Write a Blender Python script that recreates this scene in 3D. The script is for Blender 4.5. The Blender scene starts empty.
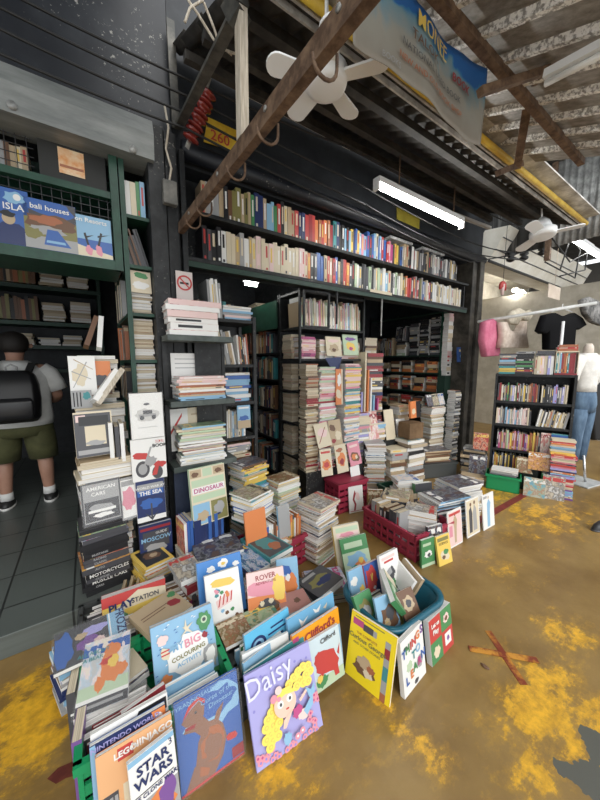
import bpy, bmesh, math, random
from mathutils import Vector, Matrix, Euler
random.seed(11)
SC = bpy.context.scene
COL = SC.collection
R = math.radians
PI = math.pi

# ------------------------------------------------------------------ camera, world, light, exposure
FPX, PITCH, YAW, EYE = 310.0, math.atan(38 / 310.0), R(34.4), 1.55
cd = bpy.data.cameras.new('camera'); cam = bpy.data.objects.new('camera', cd); COL.objects.link(cam)
cd.sensor_fit = 'VERTICAL'; cd.sensor_height = 36.0; cd.lens = FPX / 800.0 * 36.0; cd.clip_start = 0.02
cam.location = (0, 0, EYE); cam.rotation_euler = (PI / 2 - PITCH, 0, -YAW)
SC.camera = cam

world = bpy.data.worlds.new('sky'); SC.world = world; world.use_nodes = True
wn = world.node_tree.nodes['Background']
wn.inputs[0].default_value = (0.93, 0.97, 1.0, 1); wn.inputs[1].default_value = 1.35

sd = bpy.data.lights.new('sun', 'SUN'); sun = bpy.data.objects.new('sun', sd); COL.objects.link(sun)
sd.energy = 1.5; sd.angle = R(40); sd.color = (1.0, 0.97, 0.92)
sun.rotation_euler = (R(52), 0, R(-6))

SC.view_settings.view_transform = 'Standard'; SC.view_settings.look = 'None'
SC.view_settings.gamma = 1.0; SC.view_settings.exposure = 0.35; SC.view_settings.use_curve_mapping = False

# ------------------------------------------------------------------ helpers: survey of the place (photo point + one known coordinate -> world point)
FW = Vector((math.sin(YAW) * math.cos(PITCH), math.cos(YAW) * math.cos(PITCH), -math.sin(PITCH)))
RT = Vector((math.cos(YAW), -math.sin(YAW), 0)); UP = RT.cross(FW)
EYEV = Vector((0, 0, EYE))
def at(px, py, x=None, y=None, z=None):
    d = FW + RT * ((px - 300) / FPX) + UP * ((400 - py) / FPX)
    if x is not None: t = x / d.x
    elif y is not None: t = y / d.y
    else: t = (z - EYE) / d.z
    return EYEV + d * t
def zrow(p, py):
    """height above the point p at which a plumb line is seen on row py"""
    q = (400 - py) / FPX; v = Vector((p.x, p.y, 0)) - EYEV
    a, b = v.dot(UP), v.dot(FW)
    return (q * b - a) / (UP.z - q * FW.z)

# ------------------------------------------------------------------ materials
def _m(name):
    m = bpy.data.materials.new(name); m.use_nodes = True
    return m, m.node_tree.nodes, m.node_tree.links, m.node_tree.nodes['Principled BSDF']
_cache = {}
def flat(name, c, rough=0.5, metal=0.0, spec=0.5):
    k = (name,)
    if k in _cache: return _cache[k]
    m, n, l, b = _m(name)
    b.inputs['Base Color'].default_value = (*c, 1); b.inputs['Roughness'].default_value = rough
    b.inputs['Metallic'].default_value = metal
    b.inputs['Specular IOR Level'].default_value = spec
    _cache[k] = m
    return m
def worn(name, c1, c2, scale=8, rough=0.6, metal=0.0, lo=.4, hi=.65, bump=0.0, stretch=(1, 1, 1), detail=5):
    """two-tone worn surface"""
    k = (name,)
    if k in _cache: return _cache[k]
    m, n, l, b = _m(name)
    tc = n.new('ShaderNodeTexCoord'); mp = n.new('ShaderNodeMapping'); mp.inputs['Scale'].default_value = stretch
    nz = n.new('ShaderNodeTexNoise'); nz.inputs['Scale'].default_value = scale; nz.inputs['Detail'].default_value = detail; nz.inputs['Roughness'].default_value = .65
    rp = n.new('ShaderNodeValToRGB'); rp.color_ramp.elements[0].position = lo; rp.color_ramp.elements[1].position = hi
    rp.color_ramp.elements[0].color = (*c1, 1); rp.color_ramp.elements[1].color = (*c2, 1)
    l.new(tc.outputs['Object'], mp.inputs[0]); l.new(mp.outputs[0], nz.inputs['Vector']); l.new(nz.outputs['Fac'], rp.inputs[0]); l.new(rp.outputs[0], b.inputs['Base Color'])
    b.inputs['Roughness'].default_value = rough; b.inputs['Metallic'].default_value = metal
    if bump:
        bp = n.new('ShaderNodeBump'); bp.inputs['Strength'].default_value = bump; bp.inputs['Distance'].default_value = .01
        l.new(nz.outputs['Fac'], bp.inputs['Height']); l.new(bp.outputs[0], b.inputs['Normal'])
    _cache[k] = m
    return m
def glow(name, c, s):
    m, n, l, b = _m(name)
    b.inputs['Base Color'].default_value = (*c, 1); b.inputs['Emission Color'].default_value = (*c, 1); b.inputs['Emission Strength'].default_value = s
    return m
def pages(name, c, dark):
    m, n, l, b = _m(name)
    tc = n.new('ShaderNodeTexCoord'); mp = n.new('ShaderNodeMapping'); mp.inputs['Scale'].default_value = (2, 260, 2)
    nz = n.new('ShaderNodeTexNoise'); nz.inputs['Scale'].default_value = 1.0; nz.inputs['Detail'].default_value = 2
    rp = n.new('ShaderNodeValToRGB'); rp.color_ramp.elements[0].position = .3; rp.color_ramp.elements[1].position = .6
    rp.color_ramp.elements[0].color = (*dark, 1); rp.color_ramp.elements[1].color = (*c, 1)
    l.new(tc.outputs['Object'], mp.inputs[0]); l.new(mp.outputs[0], nz.inputs['Vector']); l.new(nz.outputs['Fac'], rp.inputs[0]); l.new(rp.outputs[0], b.inputs['Base Color'])
    b.inputs['Roughness'].default_value = .85
    return m
PAGES = [pages('paper_cream', (.66, .58, .44), (.40, .33, .23)), pages('paper_white', (.80, .79, .76), (.55, .53, .50)), pages('paper_aged', (.50, .41, .29), (.28, .22, .15))]

PAL = {  # cover colours
 'white': (.78, .77, .74), 'cream': (.68, .58, .40), 'tan': (.48, .35, .20), 'grey': (.34, .34, .34), 'black': (.022, .022, .025), 'charcoal': (.07, .07, .08),
 'red': (.55, .035, .03), 'crimson': (.32, .02, .03), 'orange': (.72, .20, .03), 'yellow': (.78, .52, .04), 'olive': (.22, .20, .05), 'green': (.05, .25, .08),
 'teal': (.03, .26, .28), 'blue': (.03, .12, .42), 'navy': (.02, .035, .13), 'light blue': (.22, .45, .66), 'pink': (.72, .25, .33), 'magenta': (.50, .05, .22),
 'purple': (.20, .08, .32), 'brown': (.16, .075, .035), 'pale pink': (.78, .55, .52), 'pale green': (.45, .58, .38), 'lilac': (.36, .34, .68), 'rust': (.40, .12, .04)}
def tone(v): g = .3 * v[0] + .59 * v[1] + .11 * v[2]; return tuple(.86 * x + .14 * g for x in v)
PAL = {k: tone(v) for k, v in PAL.items()}
COVER = {k: flat('cover_' + k.replace(' ', '_'), v, .38) for k, v in PAL.items()}
def art(seed, cols, title, scale=4.0):
    """printed picture cover: patches of colour and a title band"""
    m, n, l, b = _m('printed_cover')
    tc = n.new('ShaderNodeTexCoord'); mp = n.new('ShaderNodeMapping'); mp.inputs['Location'].default_value = (seed * 1.7, seed * .9, seed * 2.3)
    nz = n.new('ShaderNodeTexNoise'); nz.inputs['Scale'].default_value = scale; nz.inputs['Detail'].default_value = 6; nz.inputs['Roughness'].default_value = .62; nz.inputs['Distortion'].default_value = .3
    rp = n.new('ShaderNodeValToRGB'); rp.color_ramp.interpolation = 'LINEAR'
    while len(rp.color_ramp.elements) < len(cols): rp.color_ramp.elements.new(.5)
    ps = [0, .40, .47, .53, .59, .66, .72]
    for i, c in enumerate(cols):
        rp.color_ramp.elements[i].position = ps[i]; rp.color_ramp.elements[i].color = (*[.62 * a_ + .38 * b_ for a_, b_ in zip(PAL[c], PAL[cols[0]])], 1)
    sp = n.new('ShaderNodeSeparateXYZ'); rz = n.new('ShaderNodeValToRGB'); rz.color_ramp.interpolation = 'CONSTANT'
    e = rz.color_ramp.elements
    e[0].position = 0; e[0].color = (0, 0, 0, 1); e[1].position = .76; e[1].color = (1, 1, 1, 1); e.new(.92).color = (0, 0, 0, 1)
    n2 = n.new('ShaderNodeTexNoise'); n2.inputs['Scale'].default_value = 9; n2.inputs['Detail'].default_value = 0
    gt = n.new('ShaderNodeMath'); gt.operation = 'GREATER_THAN'; gt.inputs[1].default_value = .47
    mu = n.new('ShaderNodeMath'); mu.operation = 'MULTIPLY'
    mx = n.new('ShaderNodeMixRGB'); mx.inputs[2].default_value = (*PAL[title], 1)
    l.new(tc.outputs['Generated'], mp.inputs[0]); l.new(mp.outputs[0], nz.inputs['Vector']); l.new(mp.outputs[0], n2.inputs['Vector']); l.new(nz.outputs['Fac'], rp.inputs[0])
    l.new(tc.outputs['Generated'], sp.inputs[0]); l.new(sp.outputs['Z'], rz.inputs[0]); l.new(rz.outputs[0], mu.inputs[0])
    l.new(n2.outputs['Fac'], gt.inputs[0]); l.new(gt.outputs[0], mu.inputs[1]); l.new(mu.outputs[0], mx.inputs[0]); l.new(rp.outputs[0], mx.inputs[1]); l.new(mx.outputs[0], b.inputs['Base Color'])
    b.inputs['Roughness'].default_value = .3
    return m
ARTSETS = [('pale pink cover', ['pale pink', 'pink', 'white', 'cream', 'red'], 'crimson'), ('blue cover', ['blue', 'light blue', 'white', 'teal', 'navy'], 'yellow'),
 ('warm cover', ['orange', 'cream', 'rust', 'yellow', 'brown'], 'white'), ('green cover', ['green', 'pale green', 'cream', 'olive', 'teal'], 'yellow'),
 ('dark cover', ['charcoal', 'black', 'grey', 'navy', 'brown'], 'white'), ('grey cover', ['grey', 'white', 'charcoal', 'tan', 'cream'], 'red'),
 ('white cover', ['white', 'cream', 'pale pink', 'light blue', 'grey'], 'blue'), ('teal cover', ['teal', 'light blue', 'pale green', 'orange', 'cream'], 'white'),
 ('red cover', ['red', 'crimson', 'orange', 'cream', 'brown'], 'yellow'), ('brown cover', ['brown', 'tan', 'rust', 'olive', 'cream'], 'cream'),
 ('pastel cover', ['lilac', 'pale pink', 'light blue', 'cream', 'white'], 'magenta'), ('tan cover', ['tan', 'cream', 'grey', 'brown', 'pale green'], 'black')]
ART = {a: art(i + 1, c, t) for i, (a, c, t) in enumerate(ARTSETS)}

BLACKWOOD = worn('black_painted_wood', (.007, .008, .009), (.032, .034, .036), 14, .55, lo=.45, hi=.8)
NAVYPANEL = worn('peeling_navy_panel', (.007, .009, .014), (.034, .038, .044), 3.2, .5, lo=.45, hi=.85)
def speckle(m, amount=.70, c=(.30, .29, .26)):
    n, l = m.node_tree.nodes, m.node_tree.links; b = n['Principled BSDF']; src = b.inputs['Base Color'].links[0].from_socket
    tc = n.new('ShaderNodeTexCoord'); z = n.new('ShaderNodeTexNoise'); z.inputs['Scale'].default_value = 42; z.inputs['Detail'].default_value = 4; z.inputs['Roughness'].default_value = .7
    z2 = n.new('ShaderNodeTexNoise'); z2.inputs['Scale'].default_value = 3; a = n.new('ShaderNodeMath'); a.operation = 'MULTIPLY_ADD'; a.inputs[1].default_value = .35
    r = n.new('ShaderNodeValToRGB'); r.color_ramp.elements[0].position = amount + .14; r.color_ramp.elements[1].position = amount + .20
    mx = n.new('ShaderNodeMixRGB'); mx.inputs[2].default_value = (*c, 1)
    l.new(tc.outputs['Object'], z.inputs['Vector']); l.new(tc.outputs['Object'], z2.inputs['Vector']); l.new(z2.outputs['Fac'], a.inputs[0]); l.new(z.outputs['Fac'], a.inputs[2]); l.new(a.outputs[0], r.inputs[0]); l.new(r.outputs[0], mx.inputs[0]); l.new(src, mx.inputs[1]); l.new(mx.outputs[0], b.inputs['Base Color'])
speckle(NAVYPANEL, .70); speckle(BLACKWOOD, .68, (.16, .15, .13))
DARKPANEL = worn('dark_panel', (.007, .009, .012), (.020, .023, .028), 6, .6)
GREENWOOD = worn('green_painted_steel', (.008, .042, .026), (.016, .070, .042), 9, .45)
DARKGREEN = worn('dark_green_board', (.012, .035, .025), (.02, .05, .035), 9, .5)
STEEL = worn('grey_steel', (.22, .22, .21), (.38, .38, .36), 10, .45, .3)
SHUTTER = worn('shutter_grey', (.12, .13, .127), (.25, .262, .25), 5, .5, lo=.3, hi=.7, stretch=(.6, 3, 3))
RUSTY = worn('rusty_angle_iron', (.075, .040, .022), (.20, .125, .075), 18, .7, .0)
PALEWOOD = worn('weathered_pale_wood', (.42, .36, .28), (.66, .60, .50), 12, .8, stretch=(8, 8, .6))
AWNING = worn('sooty_corrugated_iron', (.022, .020, .018), (.085, .078, .068), 7, .75, .0, lo=.4, hi=.8)
ZINC = worn('galvanised_sheet', (.30, .28, .25), (.66, .64, .60), 30, .5, .15, lo=.42, hi=.62, stretch=(1, .25, 1))
ZINC2 = worn('dull_galvanised_sheet', (.20, .20, .19), (.46, .46, .44), 9, .5, .2)
WHITEPL = flat('white_plastic', (.82, .83, .83), .35)
BLACKPL = flat('black_plastic', (.012, .012, .013), .4)
YELLOWP = worn('yellow_painted_pipe', (.62, .38, .03), (.78, .55, .07), 10, .45)
CABLE = flat('black_cable', (.012, .012, .012), .6)
CREAMW = worn('cream_wall', (.50, .46, .38), (.64, .60, .52), 4, .7)
GREENPL = flat('green_crate_plastic', (.010, .27, .10), .35)
REDPL = flat('red_crate_plastic', (.34, .032, .065), .4)
TEALPL = flat('teal_tub_plastic', (.012, .10, .15), .3)
GREYPL = flat('dark_grey_plastic', (.06, .065, .065), .4)
CHROME = flat('polished_tube', (.6, .6, .6), .25, .8)

def floor_material():
    m, n, l, b = _m('worn_painted_concrete')
    tc = n.new('ShaderNodeTexCoord')
    def noise(s, d=6, r=.65, st=(1, 1, 1), loc=(0, 0, 0)):
        mp = n.new('ShaderNodeMapping'); mp.inputs['Scale'].default_value = st; mp.inputs['Location'].default_value = loc
        z = n.new('ShaderNodeTexNoise'); z.inputs['Scale'].default_value = s; z.inputs['Detail'].default_value = d; z.inputs['Roughness'].default_value = r
        l.new(tc.outputs['Object'], mp.inputs[0]); l.new(mp.outputs[0], z.inputs['Vector']); return z.outputs['Fac']
    def math_(op, a, c):
        k = n.new('ShaderNodeMath'); k.operation = op
        for i, v in enumerate((a, c)):
            if isinstance(v, (int, float)): k.inputs[i].default_value = v
            else: l.new(v, k.inputs[i])
        return k.outputs[0]
    def spots(lst):
        tot = None
        for (x, y, r, s) in lst:
            d = n.new('ShaderNodeVectorMath'); d.operation = 'DISTANCE'; d.inputs[1].default_value = (x, y, 0)
            l.new(tc.outputs['Object'], d.inputs[0])
            mr = n.new('ShaderNodeMapRange'); mr.inputs[1].default_value = 0; mr.inputs[2].default_value = r; mr.inputs[3].default_value = s; mr.inputs[4].default_value = 0
            l.new(d.outputs['Value'], mr.inputs[0]); tot = mr.outputs[0] if tot is None else math_('ADD', tot, mr.outputs[0])
        return tot
    fine = noise(5.5, 9, .74, (1.0, 1.5, 1)); big = noise(1.1, 3, .5, loc=(3, 1, 0))
    base = math_('ADD', math_('MULTIPLY', fine, .95), math_('MULTIPLY', big, .20))
    pts = []
    for (px, py, r, s) in [(560, 700, .42, .34), (520, 760, .34, .28), (590, 640, .30, .22), (440, 775, .14, .22), (30, 740, .45, .25), (40, 690, .40, .22), (300, 765, .28, .20), (370, 700, .35, .18), (240, 790, .3, .18),
                           (545, 512, 1.1, .28), (480, 560, .28, .16), (520, 575, .30, .16), (430, 590, .25, .10), (550, 620, .25, .17), (500, 540, .4, .08), (410, 720, .2, .1), (385, 530, .6, .25), (480, 485, .6, .2)]:
        p = at(px, py, z=0); pts.append((p.x, p.y, r, s))
    yel = math_('ADD', base, spots(pts))
    r1 = n.new('ShaderNodeValToRGB'); r1.color_ramp.elements[0].position = .70; r1.color_ramp.elements[1].position = .90; r1.color_ramp.elements.new(.795).color = (.22, .22, .22, 1); r1.color_ramp.elements.new(.835).color = (.80, .80, .80, 1)
    l.new(yel, r1.inputs[0])
    rb = n.new('ShaderNodeValToRGB'); rb.color_ramp.elements[0].position = .35; rb.color_ramp.elements[1].position = .65
    rb.color_ramp.elements[0].color = (.185, .108, .032, 1); rb.color_ramp.elements[1].color = (.290, .185, .062, 1)
    l.new(noise(2.6, 6, .6), rb.inputs[0])
    ry = n.new('ShaderNodeValToRGB'); ry.color_ramp.elements[0].position = .35; ry.color_ramp.elements[1].position = .62
    ry.color_ramp.elements[0].color = (.48, .26, .025, 1); ry.color_ramp.elements[1].color = (.78, .43, .03, 1)
    l.new(noise(22, 5, .7), ry.inputs[0])
    mx = n.new('ShaderNodeMixRGB'); l.new(r1.outputs[0], mx.inputs[0]); l.new(rb.outputs[0], mx.inputs[1]); l.new(ry.outputs[0], mx.inputs[2])
    # bare grey patches
    gp = []
    for (px, py, r, s) in [(592, 778, .15, .40), (598, 742, .10, .4), (555, 768, .07, .2)]:
        p = at(px, py, z=0); gp.append((p.x, p.y, r, s))
    gq = math_('GREATER_THAN', math_('ADD', math_('MULTIPLY', noise(9, 3), .5), spots(gp)), .47)
    mg = n.new('ShaderNodeMixRGB'); mg.inputs[2].default_value = (.10, .10, .085, 1); l.new(gq, mg.inputs[0]); l.new(mx.outputs[0], mg.inputs[1])
    l.new(mg.outputs[0], b.inputs['Base Color'])
    b.inputs['Roughness'].default_value = .34
    bp = n.new('ShaderNodeBump'); bp.inputs['Strength'].default_value = .12; bp.inputs['Distance'].default_value = .01
    l.new(fine, bp.inputs['Height']); l.new(bp.outputs[0], b.inputs['Normal'])
    return m
def tile_material():
    m, n, l, b = _m('grey_floor_tile')
    tc = n.new('ShaderNodeTexCoord'); mp = n.new('ShaderNodeMapping'); mp.inputs['Location'].default_value = (.16, .06, 0)
    br = n.new('ShaderNodeTexBrick'); br.offset = 0; br.inputs['Scale'].default_value = 1; br.inputs['Brick Width'].default_value = .34; br.inputs['Row Height'].default_value = .34
    br.inputs['Mortar Size'].default_value = .006; br.inputs['Color1'].default_value = (.125, .145, .135, 1); br.inputs['Color2'].default_value = (.145, .165, .155, 1); br.inputs['Mortar'].default_value = (.035, .04, .04, 1)
    nz = n.new('ShaderNodeTexNoise'); nz.inputs['Scale'].default_value = 5
    mx = n.new('ShaderNodeMixRGB'); mx.blend_type = 'MULTIPLY'; mx.inputs[0].default_value = .5
    l.new(tc.outputs['Object'], mp.inputs[0]); l.new(mp.outputs[0], br.inputs['Vector']); l.new(br.outputs['Color'], mx.inputs[1]); l.new(nz.outputs['Fac'], mx.inputs[2]); l.new(mx.outputs[0], b.inputs['Base Color'])
    b.inputs['Roughness'].default_value = .35
    return m

# ------------------------------------------------------------------ mesh builder
class MB:
    def __init__(s): s.v, s.f, s.m, s.sm = [], [], [], []
    def add(s, vs, fs, mi=0, smooth=False):
        o = len(s.v); s.v += [tuple(x) for x in vs]
        for q in fs: s.f.append([o + i for i in q]); s.m.append(mi); s.sm.append(smooth)
        return s
    def box(s, a, b, mi=0, M=None):
        (x0, y0, z0), (x1, y1, z1) = a, b
        vs = [Vector(p) for p in ((x0, y0, z0), (x1, y0, z0), (x1, y1, z0), (x0, y1, z0), (x0, y0, z1), (x1, y0, z1), (x1, y1, z1), (x0, y1, z1))]
        if M: vs = [M @ p for p in vs]
        return s.add(vs, [(0, 3, 2, 1), (4, 5, 6, 7), (0, 1, 5, 4), (1, 2, 6, 5), (2, 3, 7, 6), (3, 0, 4, 7)], mi)
    def bar(s, p, q, w, h=None, mi=0, up=(0, 0, 1)):
        p, q = Vector(p), Vector(q); d = (q - p).normalized(); u = Vector(up)
        if abs(d.dot(u)) > .97: u = Vector((0, 1, 0))
        a = d.cross(u).normalized() * w / 2; b = a.cross(d).normalized() * (h or w) / 2
        vs = [p - a - b, p + a - b, p + a + b, p - a + b, q - a - b, q + a - b, q + a + b, q - a + b]
        return s.add(vs, [(0, 1, 2, 3), (7, 6, 5, 4), (0, 4, 5, 1), (1, 5, 6, 2), (2, 6, 7, 3), (3, 7, 4, 0)], mi)
    def tube(s, pts, r, n=8, mi=0, cap=True):
        pts = [Vector(p) for p in pts]; rs = r if isinstance(r, (list, tuple)) else [r] * len(pts)
        vs = []; u = None
        for i, p in enumerate(pts):
            d = (pts[min(i + 1, len(pts) - 1)] - pts[max(i - 1, 0)]).normalized()
            if u is None: u = d.orthogonal().normalized()
            else: u = (u - d * u.dot(d)).normalized()
            w = d.cross(u)
            for k in range(n):
                a = 2 * PI * k / n; vs.append(p + (u * math.cos(a) + w * math.sin(a)) * rs[i])
        fs = []
        for i in range(len(pts) - 1):
            for k in range(n): fs.append((i * n + k, i * n + (k + 1) % n, (i + 1) * n + (k + 1) % n, (i + 1) * n + k))
        if cap: fs += [tuple(reversed(range(n))), tuple(range((len(pts) - 1) * n, len(pts) * n))]
        return s.add(vs, fs, mi, True)
    def loft(s, rings, mi=0, cap=True):
        """rings of equal length"""
        n = len(rings[0]); vs = [p for r_ in rings for p in r_]; fs = []
        for i in range(len(rings) - 1):
            for k in range(n): fs.append((i * n + k, i * n + (k + 1) % n, (i + 1) * n + (k + 1) % n, (i + 1) * n + k))
        if cap: fs += [tuple(reversed(range(n))), tuple(range((len(rings) - 1) * n, len(rings) * n))]
        return s.add(vs, fs, mi, True)
    def poly(s, pts, mi=0): return s.add(pts, [tuple(range(len(pts)))], mi)
    def mesh(s, name, mats):
        me = bpy.data.meshes.new(name); me.from_pydata(s.v, [], s.f)
        for x in (mats if isinstance(mats, (list, tuple)) else [mats]): me.materials.append(x)
        me.polygons.foreach_set('material_index', s.m); me.polygons.foreach_set('use_smooth', s.sm); me.update()
        return me
    def build(s, name, mats, parent=None, loc=None, M=None, bevel=0):
        o = bpy.data.objects.new(name, s.mesh(name, mats)); COL.objects.link(o)
        if parent: o.parent = parent
        if M is not None: o.matrix_local = M
        if loc is not None: o.location = loc
        if bevel:
            md = o.modifiers.new('edge', 'BEVEL'); md.width = bevel; md.segments = 2; md.limit_method = 'ANGLE'
        return o
def tag(o, label, cat, group=None):
    o['label'] = label; o['category'] = cat
    if group: o['group'] = group
    return o
def struct(o): o['kind'] = 'structure'; return o
def empty(name, label, cat, group=None, loc=(0, 0, 0), rz=0, M=None):
    o = bpy.data.objects.new(name, None); COL.objects.link(o); o.empty_display_size = .05
    if M is not None: o.matrix_world = M
    else: o.location = loc; o.rotation_euler = (0, 0, rz)
    return tag(o, label, cat, group)
def ellipse(cx, cy, z, rx, ry, n=16, rz=0):
    return [Vector((cx + rx * math.cos(a) * math.cos(rz) - ry * math.sin(a) * math.sin(rz), cy + rx * math.cos(a) * math.sin(rz) + ry * math.sin(a) * math.cos(rz), z)) for a in [2 * PI * k / n for k in range(n)]]
def text_mesh(s, size, bold=0.0):
    c = bpy.data.curves.new('lettering', 'FONT'); c.body = s; c.size = size; c.offset = bold; c.align_x = 'CENTER'; c.resolution_u = 2
    o = bpy.data.objects.new('lettering', c); COL.objects.link(o); bpy.context.view_layer.update()
    me = bpy.data.meshes.new_from_object(o); bpy.data.objects.remove(o); bpy.data.curves.remove(c)
    return me
def ordinal(i):
    w = ['topmost', 'second', 'third', 'fourth', 'fifth', 'sixth', 'seventh', 'eighth', 'ninth', 'tenth']
    return w[i] if i < len(w) else '%d%s' % (i + 1, 'th' if 10 <= (i + 1) % 100 <= 20 else {1: 'st', 2: 'nd', 3: 'rd'}.get((i + 1) % 10, 'th'))
def nth(i): return 'first' if i == 0 else ordinal(i)

# ------------------------------------------------------------------ books.  local: x spine->fore edge, y front cover->back cover, z foot->head
def book_geo(w, h, t, hard):
    c = min(.003 if hard else .0012, t * .2); o = .004 if hard else .0008
    cov = MB(); cov.box((0, 0, 0), (w, c, h), 1); cov.box((0, t - c, 0), (w, t, h), 0); cov.box((0, c, 0), (c, t - c, h), 0)
    pg = MB(); pg.box((c, c, o), (w - o, t - c, h - o), 0)
    return cov, pg
def band(cov, t, z0, z1, mi): # printed bar on the spine
    cov.add([(-.0005, t * .70, z0), (-.0005, t * .30, z0), (-.0005, t * .30, z1), (-.0005, t * .70, z1)], [(0, 1, 2, 3)], mi)
def book(kind, label, cat, group, M, w, h, t, cover, front=None, pg=0, hard=False, parts=True, bands=()):
    cm = COVER[cover] if isinstance(cover, str) else cover
    fm = front or cm
    cov, pb = book_geo(w, h, t, hard); mats = [cm, fm]
    for (a, b_, mname) in bands:
        mats.append(COVER[mname]); band(cov, t, a * h, b_ * h, len(mats) - 1)
    if parts:
        e = empty(kind, label, cat, group, M=M)
        cov.build('cover', mats, e); pb.build('page_block', PAGES[pg], e)
        return e
    mats.append(PAGES[pg]); cov.add(pb.v, pb.f, len(mats) - 1)
    o = cov.build(kind, mats); o.matrix_world = M
    return tag(o, label, cat, group)
def frame(o, xa, ya, za):
    m = Matrix((xa, ya, za)).transposed().to_4x4(); m.translation = o
    return m
def rbands(h):
    c = random.choice(['white', 'yellow', 'black', 'cream', 'red', 'white'])
    r = random.random()
    if r < .35: return [(.35, .85, c)]
    if r < .7: return [(.5, .9, c), (.08, .16, c)]
    if r < .85: return [(.06, .2, c)]
    return []
def cname(c): return c
def stack(kind, cat, desc, center, z0, ztop, yaw, W, D, t, cols, spine='mix', jit=.012, jy=.05, parts=True, hard=.2, pg=None, arts=None, topart=None, small=.12, group=None, lettered=.45):
    """books lying one on another; W along the spine, D from front to back"""
    z = z0; rows = []
    while z < ztop - t[0] * .7:
        th = random.uniform(*t); th = min(th, max(ztop - z, t[0] * .7)); rows.append((z, th)); z += th + .0006
    X0, Y0 = Vector((math.cos(yaw), math.sin(yaw), 0)), Vector((-math.sin(yaw), math.cos(yaw), 0)); Z = Vector((0, 0, 1))
    n = len(rows); res = []
    for i, (zz, th) in enumerate(rows):
        c = random.choice(cols); a = random.uniform(-jy, jy); X = X0 * math.cos(a) + Y0 * math.sin(a); Y = Z.cross(X)
        w_ = W * random.uniform(1 - small, 1); d_ = D * random.uniform(1 - small, 1)
        ct = Vector((center[0], center[1], 0)) + X0 * random.uniform(-jit, jit) + Y0 * random.uniform(-jit, jit) - Y * ((D - d_) * .4)
        sp = spine if spine != 'mix' else random.choice(['front', 'fore'])
        if sp == 'front': xa, ya, za = Y, -Z, -X; o = ct + X * w_ / 2 - Y * d_ / 2
        else: xa, ya, za = -Y, -Z, X; o = ct - X * w_ / 2 + Y * d_ / 2
        o.z = zz + th
        fr = ART[random.choice(arts)] if arts else (ART[random.choice(list(ART))] if random.random() < .5 else None)
        if i == n - 1 and topart: fr = ART[topart] if isinstance(topart, str) else topart
        kw = kind.replace('_', ' ') if kind.count('_') < 2 else cat
        ds = desc[4:] if desc.startswith('the ') else desc
        lab = '%s %s, %s from top of %s' % (c, kw, ordinal(n - 1 - i), ds) if n - 1 - i else 'topmost %s %s of %s' % (c, kw, ds)
        res.append(book(kind, lab, cat, group or ('books in ' + desc), frame(o, xa, ya, za), d_, w_, th, c, fr, random.choice([0, 1, 1, 2]) if pg is None else (pg if isinstance(pg, int) else random.choice(pg)), random.random() < hard, parts, rbands(w_) if sp == 'front' and random.random() < lettered else ()))
    return res
def row(kind, cat, desc, org, yaw, L, dep, hh, tt, cols, lean=0.0, parts=False, hard=.2, pg=None, gap=.001, bands=True, start='pillar end', group=None, runs=1, lab2='of'):
    """books standing side by side, spines to the front (-Y of the row)"""
    X, Y = Vector((math.cos(yaw), math.sin(yaw), 0)), Vector((-math.sin(yaw), math.cos(yaw), 0)); Z = Vector((0, 0, 1))
    x = 0; i = 0; res = []; c = None; left = 0
    while True:
        th = random.uniform(*tt)
        if x + th > L: break
        if left <= 0: c = random.choice(cols(x / L) if callable(cols) else cols); left = random.randint(1, runs); ch = random.uniform(*hh); cw = random.uniform(*dep)
        left -= 1
        h = ch * random.uniform(.985, 1) if runs > 1 else random.uniform(*hh); w = cw if runs > 1 else random.uniform(*dep)
        ln = lean + random.uniform(-.012, .012)
        za = Z * math.cos(ln) + X * math.sin(ln); ya = za.cross(Y); xa = Y
        o = Vector(org) + X * (x + th / math.cos(ln)) + Y * random.uniform(0, .012)
        if ln < 0: o.z += th * math.sin(-ln) * 0
        lab = '%s %s, %s from %s %s %s' % (c, kind.replace('_', ' '), nth(i), start, lab2, desc)
        res.append(book(kind, lab, cat, group or ('books on ' + desc), frame(o, xa, ya, za), w, h, th, c, None, random.choice([0, 1, 2]) if pg is None else pg, random.random() < hard, parts, rbands(h) if bands else ()))
        x += (th + gap) / math.cos(ln); i += 1
    return res
def posed(kind, label, BL, r, u, w, h, t, cover, front=None, pg=1, hard=False, cat='book', group=None):
    """a book showing its front cover: BL corner, r along its foot, u up its spine"""
    r = Vector(r).normalized(); u = Vector(u); u = (u - r * u.dot(r)).normalized()
    return book(kind, label, cat, group, frame(Vector(BL), r, u.cross(r), u), w, h, t, cover, front, pg, hard, True)
def topped(kind, label, TL, TR, z, h, tilt, t, cover, front=None, **k):
    a, b = at(*TL, z=z), at(*TR, z=z); r = (b - a).normalized(); back = Vector((0, 0, 1)).cross(r)
    u = Vector((0, 0, 1)) * math.cos(R(tilt)) + back * math.sin(R(tilt)); w = (b - a).length
    e = posed(kind, label, a - u * h, r, u, w, h, t, cover, front, **k); e['_w'] = w
    del e['_w']
    return e, w, h
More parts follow.
